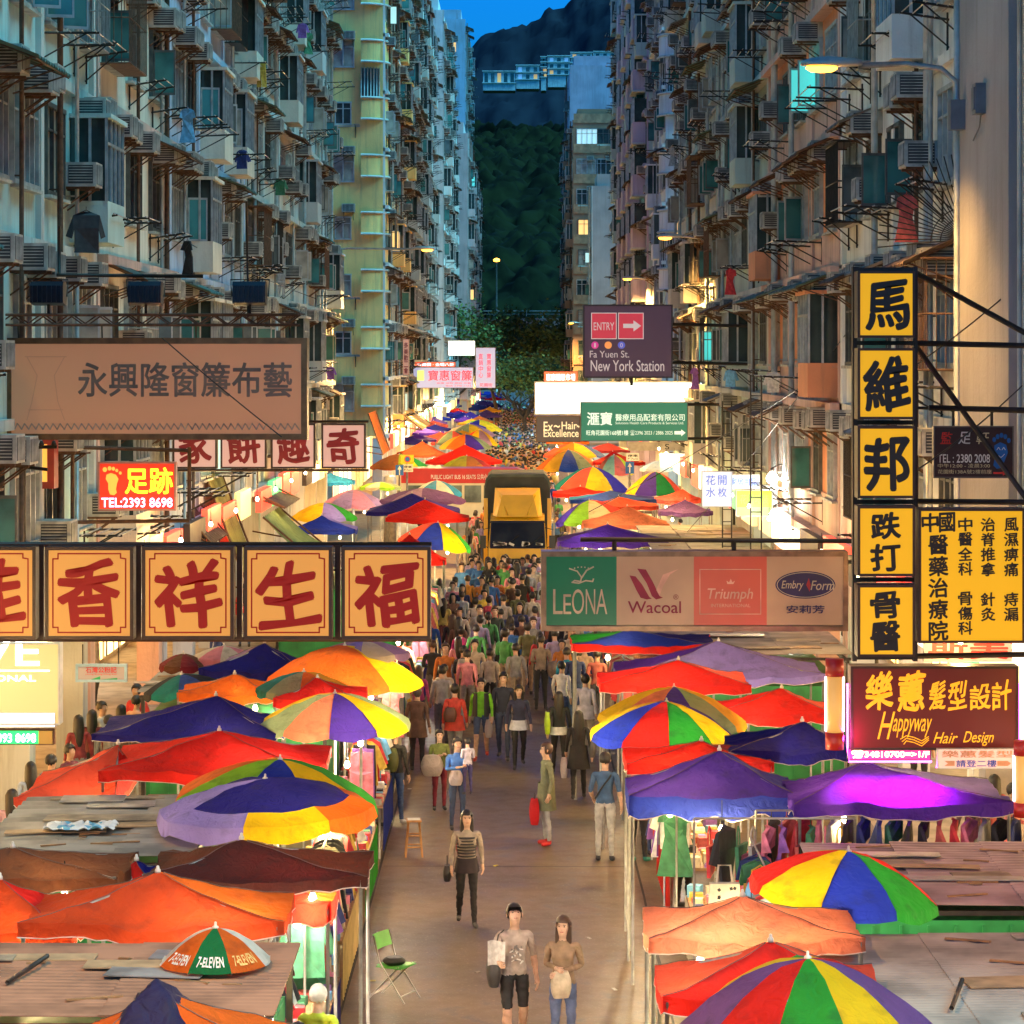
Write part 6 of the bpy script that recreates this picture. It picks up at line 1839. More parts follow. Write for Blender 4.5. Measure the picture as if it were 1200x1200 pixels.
def hair_mesh(kind, hd=V(0, -.008, 1.60)):
    mb = MB()
    n, m_ = 22, 14
    vs_, fs = [], []
    for i in range(m_ + 1):
        ph = PI * .5 - (PI * .95) * i / m_ if kind != 'long' else PI * .5 - (PI * .80) * i / m_
        for k in range(n):
            a = 2 * PI * k / n
            x, y, z = math.cos(ph) * math.cos(a), math.cos(ph) * math.sin(a), math.sin(ph)
            r = .101 + .007 * noise.noise((x * 4, y * 4, z * 4 + len(kind))) + .006 * noise.noise((math.cos(a) * 9, math.sin(a) * 9, z * 1.2 + len(kind)))
            q = V(x * r * .96, y * r * 1.10 + .016, z * r * 1.10 + .022)
            front = -y
            if kind == 'long' and z < .1 and front < .35:
                t = (.1 - z); q.z -= t * .42; q.y += t * .02; q.x *= 1 + t * .25
            vs_.append(hd + q)
    for i in range(m_):
        for k in range(n):
            k2 = (k + 1) % n
            c = (Vector(vs_[i * n + k]) + Vector(vs_[(i + 1) * n + k2])) / 2 - hd
            lim = .072 + .012 * noise.noise((c.x * 60, 0, 3)) if kind != 'long' else .05
            if c.y < -.035 and c.z < lim - (.10 if abs(c.x) > .08 and kind == 'long' else 0): continue
            if kind == 'short' and c.z < -.045: continue
            if kind == 'short' and c.z < -.005 and c.y < .02: continue
            if kind == 'bob' and c.z < -.085: continue
            fs.append((i * n + k, i * n + k2, (i + 1) * n + k2, (i + 1) * n + k))
    mb.add(vs_, fs, 0, True)
    if kind == 'tail':
        mb.tube([hd + V(0, .11, .03), hd + V(0, .16, .0), hd + V(0, .15, -.14), hd + V(0, .13, -.24)], [.03, .036, .026, .008], 8)
    return mb.mesh('hair', [HAIRM])
HAIR = {k: hair_mesh(k) for k in ('short', 'bob', 'long', 'tail')}

EYEM = M('eye_dark', (.02, .015, .012), .25, 0, .1); LIPM = M('lips', (.36, .10, .08), .5, 0, .1)
def face_mesh(hd=V(0, -.008, 1.60)):
    mb = MB()
    for sx in (-1, 1):
        mb.lathe([(.003, -.006), (.010, -.003), (.010, .003), (.003, .006)], hd + V(sx * .032, -.083, .012), 8, 0, sy=.45)
        mb.obox(hd + V(sx * .033, -.088, .032), (.032, .008, .006), Matrix.Rotation(sx * .1, 3, 'Y'), 0)
        mb.lathe([(.004, -.026), (.012, -.016), (.016, .005), (.010, .026), (.004, .030)], hd + V(sx * .088, .008, -.004), 8, 2, sx=.6)
    mb.obox(hd + V(0, -.087, -.052), (.040, .010, .010), Matrix.Identity(3), 1)
    return mb.mesh('face', [EYEM, LIPM, SKIN])
FACE = face_mesh()
def shift_mesh(me, d, rotx=0, piv=None):
    c = me.copy(); Mx = Matrix.Translation(d)
    if rotx: Mx = Mx @ Matrix.Translation(piv) @ Matrix.Rotation(rotx, 4, 'X') @ Matrix.Translation(-piv)
    c.transform(Mx); return c

SK = [(.62, .38, .26), (.56, .33, .22), (.66, .43, .31), (.48, .28, .18)]
def setc(o, **k):
    for a, c in k.items(): o[a] = [float(x) for x in c[:3]]

def skirt_mesh(z0, z1, r0, r1, open_=0):
    mb = MB()
    mb.grid(lambda u, v: ((r0 + (r1 - r0) * v) * math.cos(2 * PI * u) * (1 + .05 * v * math.sin(u * 44)), (r0 + (r1 - r0) * v) * .80 * math.sin(2 * PI * u) * (1 + .05 * v * math.sin(u * 44)), z0 + (z1 - z0) * v), 36, 8, 0, True)
    return mb.mesh('coat_skirt', [CLOTHM])

P_STAND = {}
P_WALK = dict(knl=(-.09, -.16, .50), anl=(-.10, -.25, .10), knr=(.10, .03, .48), anr=(.10, .27, .15), ell=(-.22, .10, 1.13), wrl=(-.25, .10, .90), elr=(.22, .0, 1.12), wrr=(.24, -.14, .92))
P_WALK2 = dict(knr=(.09, -.12, .50), anr=(.10, -.18, .10), knl=(-.10, .02, .48), anl=(-.10, .20, .13), elr=(.22, .09, 1.13), wrr=(.24, .06, .90), ell=(-.22, .02, 1.12), wrl=(-.24, -.10, .91))
P_CARRY = dict(elr=(.215, .06, 1.13), wrr=(.12, -.18, 1.10), knl=(-.09, -.05, .49), anl=(-.10, -.06, .09))
P_PHONE = dict(elr=(.20, .02, 1.13), wrr=(.09, -.24, 1.22), ell=(-.20, .02, 1.13), wrl=(-.07, -.25, 1.20))
P_HIPHAND = dict(ell=(-.235, .06, 1.12), wrl=(-.26, .01, .90), elr=(.225, .06, 1.12), wrr=(.20, -.12, .97))

_body_cache = {}
def body(key, pose, **k):
    kk = (key, tuple(sorted((a, str(b)) for a, b in k.items())))
    if kk not in _body_cache: _body_cache[kk] = person_mesh(pose, **k)
    return _body_cache[kk]

def person(label, x, y, face, h, pose, key, shirt, trousers, hair='short', hairc=(.015, .012, .012), skin=0, shoes=(.05, .045, .05), top='long', leg='long', near=False, female=False, girth=1.0, coat=None, group=None, lev=2, features=None, head=None):
    """face: degrees, 0 looks towards the camera, 180 walks away"""
    me, p = body(key, pose, top=top, leg=leg, fingers=near, lev=3 if near else lev, girth=girth, female=female)
    s = h / 1.72
    o = link('person', me, None, (x, y, 0), R(face)); o.scale = (s, s, s)
    tag(o, label, 'person', group)
    setc(o, skin=SK[skin % 4], shirt=shirt, trousers=trousers, shoes=shoes)
    dh = p['hd'] - V(0, -.008, 1.60)
    hm = HAIR[hair] if dh.length < 1e-5 and not head else shift_mesh(HAIR[hair], dh, head or 0, V(0, -.008, 1.60))
    ho = link('hair', hm, o); setc(ho, hair=hairc)
    if near or features:
        fm = FACE if dh.length < 1e-5 and not head else shift_mesh(FACE, dh, head or 0, V(0, -.008, 1.60))
        fo = link('face', fm, o); setc(fo, skin=SK[skin % 4])
    if coat:
        z0, z1, r0, r1, cc = coat
        co = link('coat_skirt', skirt_mesh(z0, z1, r0, r1), o); setc(co, cloth=cc)
    o['_p'] = 0; del o['_p']
    o.matrix_basis  # placed
    return o, (lambda q: Vector((x, y, 0)) + Matrix.Rotation(R(face), 3, 'Z') @ (Vector(q) * s)), p

def atpx(px, feet):
    Y = FPX * EYE / (feet - VY)
    return (px - VX) * Y / FPX, Y * KS

# ---- things people carry
def bag(label, name, c, size, col, strap=None, rz=0, cat='bag', mat=None):
    w, d, h = size
    root = thing(name, label, cat, c, R(rz))
    mb = MB()
    def fn(u, v):
        t = 2 * PI * u
        q = .55 + .45 * math.sin(PI * (.12 + .80 * v)) + .05 * noise.noise((u * 5, v * 5, w * 9))
        e = lambda f: math.copysign(abs(f) ** .7, f)
        return (w / 2 * q * e(math.cos(t)), d / 2 * q * e(math.sin(t)), -h / 2 + h * v)
    mb.grid(fn, 18, 8, 0, True)
    mb.add([fn(k / 18, 0) for k in range(18)], [tuple(range(18))]); mb.add([fn(k / 18, 1) for k in range(18)], [tuple(reversed(range(18)))])
    b = mb.build('bag_body', mat or M('bag_' + '_'.join(str(int(q * 100)) for q in col), col, .5, 0, .35, 9, .3), root)
    if strap:
        mb = MB(); mb.tube([Vector(q) for q in strap], .010, 5); mb.build('strap', M('bag_strap', (.04, .03, .025), .5), root)
    return root

DKHAIR = (.018, .013, .011); BRHAIR = (.07, .035, .02)
# --- named foreground figures
x, y = atpx(603, 1236)
a, f, p = person('man looking up in a taupe printed T-shirt and black shorts, carrying a dark shoulder bag', x, y, 8, 1.73, dict(P_STAND, hd=V(0, -.0, 1.605), ell=(-.24, .02, 1.14), wrl=(-.21, -.20, 1.12), knl=(-.10, -.10, .50), anl=(-.10, -.12, .10), anr=(.10, .12, .12)), 'lookup', (.42, .34, .29), (.02, .02, .022), 'short', DKHAIR, top='short', leg='short', near=True, head=-.30, shoes=(.3, .3, .3))
prm = MB()
for k in range(26):
    rnd = random.Random(k); prm.obox((rnd.uniform(-.07, .07), -.131 - .004 * rnd.random(), 1.08 + rnd.uniform(0, .2)), (rnd.uniform(.01, .05), .004, rnd.uniform(.008, .03)), Matrix.Rotation(rnd.uniform(-1, 1), 3, 'Y'), k % 2)
prm.build('shirt_print', [M('silver_print', (.75, .72, .66)), M('grey_print', (.2, .18, .17))], a)
bag('dark shoulder bag at the side of the man looking up', 'shoulder_bag', f((-.25, -.05, .98)), (.16, .30, .34), (.06, .055, .055), [(0, 0, .15), (.06, .02, .40), (.13, .03, .46)], 8)
nb_ = MB(); nb_.grid(lambda u, v: (.20 * (u - .5), .05 * math.sin(u * 5), .28 * (v - .5)), 8, 4, 0, True)
tag(nb_.build('folded_newspaper', M('newsprint', (.66, .64, .60), .8, 0, .3, 20), None, f((-.24, -.24, 1.22))), 'folded pale newspaper raised by the man looking up', 'newspaper')
x, y = atpx(660, 1242)
a, f, p = person('woman with long brown hair, tan top and blue jeans beside the man looking up', x, y, -12, 1.64, dict(P_CARRY, ell=(-.215, .05, 1.13), wrl=(-.05, -.20, 1.14), wrr=(.02, -.21, 1.09)), 'arms', (.26, .17, .10), (.10, .13, .24), 'long', BRHAIR, near=True, female=True)
bag('cream bag held across by the long haired woman', 'handbag', f((.02, -.24, .96)), (.24, .12, .30), (.55, .45, .32), None, 10)
x, y = atpx(547, 1084)
a, f, p = person('woman in a black and cream striped top under a dark cardigan, black leggings', x, y, 6, 1.62, P_WALK2, 'walk2f', (.34, .28, .22), (.015, .014, .016), 'long', DKHAIR, near=True, female=True, coat=(1.02, .80, .155, .19, (.03, .02, .025)))
sb = MB()
for k in range(8): sb.lathe([(.150 - .004 * abs(k - 4), -.012), (.152 - .004 * abs(k - 4), .012)], (0, 0, 1.0 + k * .045), 24, 0, sy=.84)
sb.build('black_stripes', M('black_stripe', (.02, .018, .02)), a)
bag('dark red backpack strap bag on the striped woman', 'backpack', f((0, .2, 1.18)), (.28, .15, .36), (.30, .015, .03), None, 6, 'backpack')
bag('small black handbag at the right hand of the striped woman', 'handbag', f((-.30, -.06, .80)), (.12, .22, .22), (.02, .02, .02), [(0, -.06, .1), (0, 0, .24), (0, .06, .1)], 0)
x, y = atpx(640, 990)
a, f, p = person('man in a long olive coat, grey jeans and red shoes looking down the street', x, y, -75, 1.68, dict(P_STAND, ell=(-.20, .05, 1.12)), 'standcoat', (.16, .17, .10), (.42, .42, .42), 'bob', (.06, .03, .02), shoes=(.55, .02, .02), near=True, coat=(1.05, .60, .165, .21, (.15, .16, .09)))
bag('thin red plastic bag held by the man in the olive coat', 'plastic_bag', f((.05, -.22, .58)), (.16, .26, .42), (.70, .03, .04), [(0, -.04, .2), (0, 0, .30), (0, .04, .2)], 10, mat=fabric('red_plastic', (.75, .04, .05), .5))
x, y = atpx(709, 1009)
a, f, p = person('man seen from behind in a dark blue T-shirt and grey jeans with a black sling', x, y, 172, 1.73, P_HIPHAND, 'hip', (.045, .10, .21), (.44, .43, .42), 'short', DKHAIR, top='short', shoes=(.03, .03, .04), near=True)
st = MB(); st.tube([(-.13, .0, 1.43), (-.08, .125, 1.33), (.06, .135, 1.15), (.15, .08, 1.0)], .016, 5); st.tube([(-.13, .0, 1.43), (-.08, -.125, 1.33), (.06, -.14, 1.15), (.15, -.05, 1.0)], .016, 5)
st.build('sling', BLACK, a)
x, y = atpx(748, 1010)
person('woman in a dark floral jacket and wide black trousers beside the blue T-shirt man', x, y, 150, 1.60, P_CARRY, 'carryf', (.22, .07, .06), (.02, .018, .02), 'bob', DKHAIR, female=True, shoes=(.02, .2, .16), coat=(1.0, .74, .17, .22, (.20, .08, .06)))
x, y = atpx(769, 1003)
person('person in blue jeans half hidden at the blue violet tent', x, y, 160, 1.66, P_STAND, 'stand', (.15, .2, .4), (.08, .12, .25), 'short', DKHAIR)
x, y = atpx(800, 1064)
a, f, p = person('woman with long brown hair in a pale pink blouse and black skirt at the stall', x, y, 120, 1.62, P_CARRY, 'carryn', (.60, .40, .32), (.02, .02, .02), 'long', BRHAIR, female=True, near=True, coat=(.98, .55, .16, .19, (.02, .018, .02)))
bag('black quilted handbag hanging from the pink blouse woman', 'handbag', f((.30, -.02, .72)), (.14, .30, .26), (.015, .015, .016), [(0, -.1, .1), (0, 0, .42), (0, .1, .1)], 120)
x, y = atpx(678, 938)
a, f, p = person('woman in a long black coat walking away with a bag on her shoulder', x, y, 178, 1.62, P_WALK, 'walkf', (.02, .017, .017), (.018, .016, .016), 'long', DKHAIR, female=True, coat=(1.05, .62, .165, .22, (.02, .017, .017)))
bag('black and white shoulder bag on the woman in the long black coat', 'shoulder_bag', f((-.26, .02, 1.0)), (.13, .28, .30), (.10, .09, .09), [(0, 0, .14), (.06, 0, .36)], 0)
bag('pale plastic bag in the hand of the woman in black', 'plastic_bag', f((.28, -.05, .62)), (.14, .22, .36), (.7, .55, .52), None, 0, mat=fabric('pale_plastic', (.72, .62, .60), .5))
x, y = atpx(655, 908)
a, f, p = person('woman in a black top and white hem walking away with a lime tote', x, y, 185, 1.60, P_WALK2, 'walk2f', (.02, .02, .02), (.018, .016, .016), 'long', DKHAIR, female=True, coat=(1.0, .84, .16, .18, (.62, .60, .58)))
bag('lime green tote bag over the shoulder of the black top woman', 'tote_bag', f((.24, .02, 1.08)), (.12, .26, .42), (.42, .62, .02), [(0, -.06, .18), (-.04, 0, .36), (0, .06, .18)], 0)
x, y = atpx(686, 885)
person('woman in a loose white and lilac shirt with pale trousers by the right tents', x, y, 165, 1.64, P_WALK, 'walkf', (.58, .54, .60), (.52, .46, .42), 'bob', DKHAIR, female=True, coat=(1.05, .78, .17, .22, (.58, .54, .60)))
x, y = atpx(608, 900)
a, f, p = person('young woman in a navy sweater with a white hem and black leggings', x, y, 4, 1.62, P_WALK, 'walkn', (.03, .03, .07), (.015, .014, .016), 'long', DKHAIR, female=True, coat=(1.0, .80, .16, .20, (.60, .60, .66)), features=True)
x, y = atpx(590, 890)
a, f, p = person('man in a dark navy jacket and jeans walking beside the navy sweater woman', x, y, -6, 1.74, P_WALK2, 'walk2', (.025, .028, .05), (.05, .065, .12), 'short', DKHAIR, features=True)
bag('white plastic bag in the hand of the navy jacket man', 'plastic_bag', f((-.29, -.05, .62)), (.16, .24, .36), (.7, .7, .72), None, 0, mat=fabric('pale_plastic', (.72, .62, .60)))
x, y = atpx(564, 890)
a, f, p = person('boy in a lime green T-shirt, open dark jacket and denim shorts', x, y, -4, 1.62, P_WALK, 'walks', (.22, .62, .02), (.05, .08, .16), 'short', DKHAIR, leg='short', shoes=(.6, .06, .03), features=True)
jk = MB()
for sx in (-1, 1): jk.grid(lambda u, v: (sx * (.07 + .115 * u), -.145 * math.cos(u * 1.5) + .01, 1.42 - .50 * v), 6, 4, 0, True)
jk.build('open_jacket', M('dark_jacket', (.03, .03, .035)), a)
x, y = atpx(533, 898)
a, f, p = person('woman in a red coat walking away with a brown bag on her back', x, y, 176, 1.62, P_WALK2, 'walk2f', (.58, .06, .04), (.30, .30, .32), 'bob', DKHAIR, female=True, coat=(1.05, .76, .17, .22, (.58, .06, .04)))
bag('brown leather bag on the back of the red coat woman', 'shoulder_bag', f((.08, .2, 1.10)), (.26, .12, .28), (.14, .05, .03), None, 0)
x, y = atpx(518, 876)
person('person in a plain grey top just behind the red coat woman', x, y, 182, 1.68, P_WALK, 'walk', (.42, .40, .38), (.12, .12, .14), 'short', DKHAIR)
x, y = atpx(489, 903)
person('stout woman in a brown coat standing at the left stalls', x, y, 170, 1.62, P_STAND, 'standf', (.14, .075, .055), (.02, .02, .03), 'bob', (.09, .07, .06), female=True, girth=1.12, coat=(1.05, .70, .18, .22, (.13, .07, .05)))
x, y = atpx(463, 966)
a, f, p = person('man in a black jacket and blue jeans with a patterned backpack', x, y, 160, 1.66, P_CARRY, 'carry', (.03, .03, .03), (.05, .09, .20), 'short', DKHAIR, near=True, shoes=(.5, .5, .5))
bag('black and green patterned backpack on the black jacket man', 'backpack', f((0, .21, 1.18)), (.28, .17, .40), (.09, .11, .03), None, 160, 'backpack')
x, y = atpx(515, 949)
a, f, p = person('girl in a green printed top and maroon trousers holding white bags', x, y, 10, 1.42, P_PHONE, 'phone', (.16, .20, .05), (.22, .02, .04), 'short', DKHAIR, skin=2, features=True)
bag('bulging white plastic bag carried by the girl in green', 'plastic_bag', f((-.2, -.26, 1.0)), (.40, .26, .36), (.72, .66, .66), None, 0, mat=fabric('pale_plastic', (.72, .62, .60)))
x, y = atpx(536, 972)
a, f, p = person('woman in a bright blue and white top with dark jeans, child at her shoulder', x, y, 14, 1.56, P_PHONE, 'phonef', (.08, .22, .62), (.05, .07, .13), 'tail', DKHAIR, female=True, features=True)
cx_, cy_ = f((.16, -.16, 0)).xy
a, f, p = person('small child in white and lilac carried beside the blue top', cx_, cy_ - .05, 200, .95, P_PHONE, 'phone', (.55, .50, .60), (.06, .05, .16), 'short', DKHAIR); a.location.z = .62
bag('white and blue carrier bag in front of the blue top woman', 'plastic_bag', Vector((x - .02, y - .34, .93)), (.24, .18, .24), (.7, .72, .75), None, 0, mat=fabric('pale_plastic', (.72, .62, .60)))
x, y = atpx(436, 968)
person('person in a pink and red striped shirt among the left stall goods', x, y, 120, 1.62, P_CARRY, 'carry', (.66, .14, .16), (.10, .10, .16), 'short', DKHAIR)
x, y = atpx(423, 985)
person('child in a pink hooded top beside the left umbrella', x, y, 150, 1.2, P_STAND, 'stand', (.75, .25, .36), (.6, .5, .5), 'bob', DKHAIR)
Yh = 15.55
person('old man with cropped white hair in a lime shirt at the bottom stall', (373 - VX) * Yh / FPX, Yh * KS, 165, 1.66, P_CARRY, 'carryn', (.55, .70, .05), (.15, .15, .17), 'short', (.62, .60, .55), top='short', near=True)
person('dark haired person below the old man in lime', (349 - VX) * 14.9 / FPX, 14.9 * KS, 190, 1.56, P_CARRY, 'carry', (.2, .05, .05), (.1, .1, .1), 'bob', DKHAIR)

# --- the crowd this side of the truck, placed from the photograph (head x, feet y)
mid = [(530, 800, 180, 'black jacket with thin stripes', (.03, .03, .03), (.04, .04, .05), 'long', 1.68), (540, 812, 178, 'pink hooded top and pink backpack', (.70, .05, .20), (.2, .2, .25), 'bob', 1.58), (537, 826, 185, 'salmon pink sweatshirt', (.72, .28, .30), (.1, .1, .14), 'long', 1.58),
       (543, 846, 180, 'black top under a grey backpack', (.05, .05, .05), (.12, .1, .08), 'short', 1.68), (562, 788, 10, 'grey open jacket and blue jeans', (.40, .37, .33), (.06, .14, .30), 'short', 1.72), (580, 792, 5, 'long dark green jacket, black trousers', (.035, .045, .03), (.02, .025, .02), 'short', 1.76),
       (598, 800, 175, 'maroon black dress', (.05, .02, .02), (.03, .015, .015), 'long', 1.64), (612, 745, 182, 'black jacket and khaki shorts', (.02, .018, .016), (.28, .19, .09), 'short', 1.78), (624, 762, 178, 'cream top and black trousers', (.62, .52, .40), (.03, .03, .03), 'bob', 1.60),
       (611, 800, 170, 'brown patterned top', (.2, .09, .05), (.03, .03, .05), 'short', 1.66), (625, 806, 8, 'grey T-shirt and navy trousers', (.24, .24, .23), (.03, .04, .08), 'short', 1.72), (634, 832, 176, 'taupe sweater with a crossed bag strap', (.28, .21, .16), (.03, .03, .03), 'short', 1.70),
       (664, 845, 182, 'blue and turquoise top', (.02, .28, .45), (.5, .46, .4), 'short', 1.62), (685, 838, 160, 'cream and rust patterned robe', (.60, .38, .24), (.55, .42, .30), 'bob', 1.62), (505, 800, 182, 'royal blue jacket', (.03, .14, .5), (.06, .06, .09), 'short', 1.62), (507, 838, 178, 'black backpack and grey trousers', (.03, .03, .03), (.12, .12, .13), 'short', 1.68),
       (533, 745, 185, 'white shirt near the glowing stall', (.75, .72, .68), (.5, .45, .36), 'short', 1.70), (573, 768, 178, 'red backpack and beige hat', (.62, .04, .08), (.4, .36, .3), 'bob', 1.6), (590, 772, 170, 'grey check shirt', (.45, .40, .36), (.3, .25, .2), 'short', 1.70), (557, 770, 175, 'pale beige blouse', (.55, .45, .36), (.3, .25, .2), 'bob', 1.60),
       (548, 742, 175, 'orange vest', (.70, .30, .04), (.08, .06, .05), 'short', 1.68), (566, 742, 185, 'light blue shirt', (.30, .55, .70), (.05, .05, .08), 'short', 1.70), (582, 738, 180, 'hot pink coat', (.72, .10, .22), (.05, .05, .08), 'long', 1.62), (598, 740, 178, 'mustard top', (.55, .36, .08), (.1, .08, .08), 'bob', 1.60), (640, 745, 172, 'pale blue striped shirt', (.42, .50, .58), (.1, .1, .16), 'short', 1.72),
       (650, 770, 176, 'olive jumper', (.18, .18, .06), (.05, .05, .05), 'short', 1.70), (655, 800, 172, 'black hooded coat', (.02, .02, .022), (.02, .02, .02), 'short', 1.72), (520, 770, 168, 'yellow blouse', (.72, .56, .16), (.3, .1, .08), 'long', 1.58), (515, 742, 160, 'white and violet T-shirt', (.62, .58, .70), (.03, .03, .06), 'long', 1.60), (644, 792, 8, 'rust shirt', (.36, .11, .05), (.05, .06, .1), 'short', 1.70),
       (490, 868, 172, 'magenta striped top', (.62, .10, .28), (.1, .1, .14), 'long', 1.58), (700, 850, 165, 'faded red shirt', (.5, .12, .09), (.12, .1, .1), 'short', 1.66), (672, 812, 170, 'black coat, standing by the blue tent', (.02, .02, .02), (.02, .02, .02), 'short', 1.70)]
KEYS = [('walk', P_WALK), ('walk2', P_WALK2), ('stand', P_STAND), ('carry', P_CARRY)]
used = []
for k, (px, fy, fc, lab, sh, tr, hr, h) in enumerate(mid):
    x, y = atpx(px, fy); ky, ps = KEYS[k % 4]
    fem = hr in ('long', 'bob')
    person('pedestrian in the thick crowd, %s' % lab, x, y, fc, h, ps, ky + ('f' if fem else ''), sh, tr, hr, DKHAIR if k % 5 else BRHAIR, skin=k, female=fem, lev=2, features=(fc < 90), leg='short' if 'shorts' in lab else 'long')
    used.append((x, y / KS))
x, y = atpx(540, 812); bag('bright pink backpack in the thick crowd', 'backpack', (x, y - .22, 1.15), (.30, .18, .40), (.75, .04, .22), None, 0, 'backpack')
x, y = atpx(543, 846); bag('grey and white backpack in the thick crowd', 'backpack', (x, y - .22, 1.2), (.30, .18, .42), (.42, .40, .36), None, 0, 'backpack')
x, y = atpx(573, 768); bag('red backpack in the thick crowd', 'backpack', (x, y - .22, 1.15), (.30, .18, .40), (.62, .04, .08), None, 0, 'backpack')
x, y = atpx(634, 832); bag('taupe shoulder bag in the thick crowd', 'shoulder_bag', (x + .27, y - .1, .95), (.26, .2, .34), (.22, .16, .13), None, 0)
x, y = atpx(562, 788); bag('white carrier bag hanging from the grey jacket pedestrian', 'plastic_bag', (x + .32, y - .05, .62), (.22, .26, .42), (.72, .70, .66), None, 0, mat=fabric('pale_plastic', (.72, .62, .60)))
x, y = atpx(664, 845); bag('shiny blue shopping bag in the thick crowd', 'shopping_bag', (x + .1, y - .28, .95), (.36, .16, .46), (.02, .12, .55), None, 0)

# --- filling crowd
TOPS = [('black', (.02, .02, .022)), ('white', (.70, .68, .64)), ('grey', (.30, .29, .28)), ('red', (.55, .04, .04)), ('navy', (.03, .04, .12)), ('beige', (.52, .42, .32)), ('pink', (.68, .25, .30)), ('olive', (.16, .16, .06)), ('blue', (.05, .17, .45)), ('brown', (.16, .08, .05)), ('yellow', (.70, .50, .06)), ('lilac', (.42, .34, .55)), ('green', (.08, .32, .08)), ('orange', (.66, .22, .04))]
BOTT = [('black', (.02, .02, .02)), ('blue', (.06, .10, .22)), ('grey', (.28, .27, .26)), ('tan', (.40, .30, .20)), ('dark', (.05, .045, .04))]
rnd = random.Random(42)
FKEYS = [('walk', P_WALK), ('walk2', P_WALK2), ('stand', P_STAND), ('carry', P_CARRY), ('phone', P_PHONE)]
combos = set()
n_near = n_far = 0
tries = 0
while (n_near + n_far) < 178 and tries < 9000:
    tries += 1
    far_ = n_near >= 128
    y = 32 + 34 * rnd.random() ** .85 if not far_ else 66 + 22 * rnd.random()
    half = 1.75 if y < 66 else 1.55
    x = rnd.uniform(-half - .1, half + .35)
    if y > 90: x += .15
    if 49.8 < y < 59.5 and abs(x) < 1.5: continue
    if 71 < y < 75 : continue
    if 46 < y < 50 and abs(x) < .8 and rnd.random() < .3: continue
    if any(abs(x - a_) < .34 and abs(y - b_) < (.34 if y < 66 else .55) for a_, b_ in used): continue
    used.append((x, y))
    ti = rnd.randrange(1, len(TOPS)); bi = rnd.randrange(len(BOTT))
    ky, ps = rnd.choice(FKEYS); fem = rnd.random() < .5
    hr = rnd.choice(('long', 'bob', 'tail')) if fem else 'short'
    fc = rnd.choice((0, 180, 180, 8, 172)) + rnd.uniform(-25, 25)
    if y < 66:
        zone = 'before the truck' if y < 49 else 'squeezing past the truck'
        lab = 'pedestrian in a %s top and %s trousers with %s hair %s' % (TOPS[ti][0], BOTT[bi][0], {'long': 'long', 'bob': 'bobbed', 'tail': 'tied', 'short': 'short'}[hr], zone)
        g = 'crowd around the yellow truck'; n_near += 1
    else:
        lab = 'tiny pedestrian in a %s top in the packed crowd beyond the minibus' % TOPS[ti][0]
        g = 'packed crowd beyond the minibus'; n_far += 1
    person(lab, x, y * KS, fc, rnd.uniform(1.52, 1.80), ps, ky + ('f' if fem else ''), TOPS[ti][1], BOTT[bi][1], hr, DKHAIR if rnd.random() < .8 else BRHAIR, skin=rnd.randrange(4), female=fem, group=g, lev=2 if y < 45 else 1)

for k in range(14):               # those pressed against the front of the truck
    x = -1.35 + 2.7 * (k % 7) / 6 + rnd.uniform(-.1, .1); y = 49.0 - 1.1 * (k // 7) + rnd.uniform(-.3, .3)
    ti = rnd.randrange(len(TOPS)); bi = rnd.randrange(len(BOTT)); ky, ps = rnd.choice(FKEYS); fem = rnd.random() < .5
    hr = rnd.choice(('long', 'bob')) if fem else 'short'
    person('pedestrian in a %s top and %s trousers with %s hair pressed against the truck front' % (TOPS[ti][0], BOTT[bi][0], {'long': 'long', 'bob': 'bobbed', 'short': 'short'}[hr]), x, y * KS, rnd.choice((0, 180, 160, 20)) + rnd.uniform(-25, 25), rnd.uniform(1.55, 1.8), ps, ky + ('f' if fem else ''), TOPS[ti][1], BOTT[bi][1], hr, DKHAIR, skin=k, female=fem, group='crowd around the yellow truck')
# far crowd that reads as one mass
mb = MB(); fmats = [M('crowd_' + n_, c_, .8, 0, .2) for n_, c_ in TOPS] + [M('crowd_skin', (.56, .34, .23)), M('crowd_hair', (.015, .012, .012))]
for k in range(900):
    y = 86 + 142 * rnd.random() ** 1.15; x = rnd.uniform(-2.1, 2.3) if y < 190 else rnd.uniform(-5, 5); h = rnd.uniform(1.5, 1.8)
    c = rnd.randrange(len(TOPS))
    mb.lathe([(.10, 0), (.13, .4 * h), (.14, .5 * h)], (x, y * KS, 0), 6, rnd.choice((0, 4, 2)))
    mb.lathe([(.15, .48 * h), (.21, .76 * h), (.08, .85 * h)], (x, y * KS, 0), 7, c, sy=.6)
    mb.lathe([(.03, .84 * h), (.09, .89 * h), (.10, .94 * h)], (x, y * KS, 0), 7, len(TOPS))
    mb.lathe([(.105, .93 * h), (.09, .98 * h), (.02, h)], (x, y * KS, 0), 7, len(TOPS) + 1)
o = mb.build('distant_crowd', fmats); tag(o, 'far end of the crowd, too small to tell people apart', 'crowd', kind='stuff')

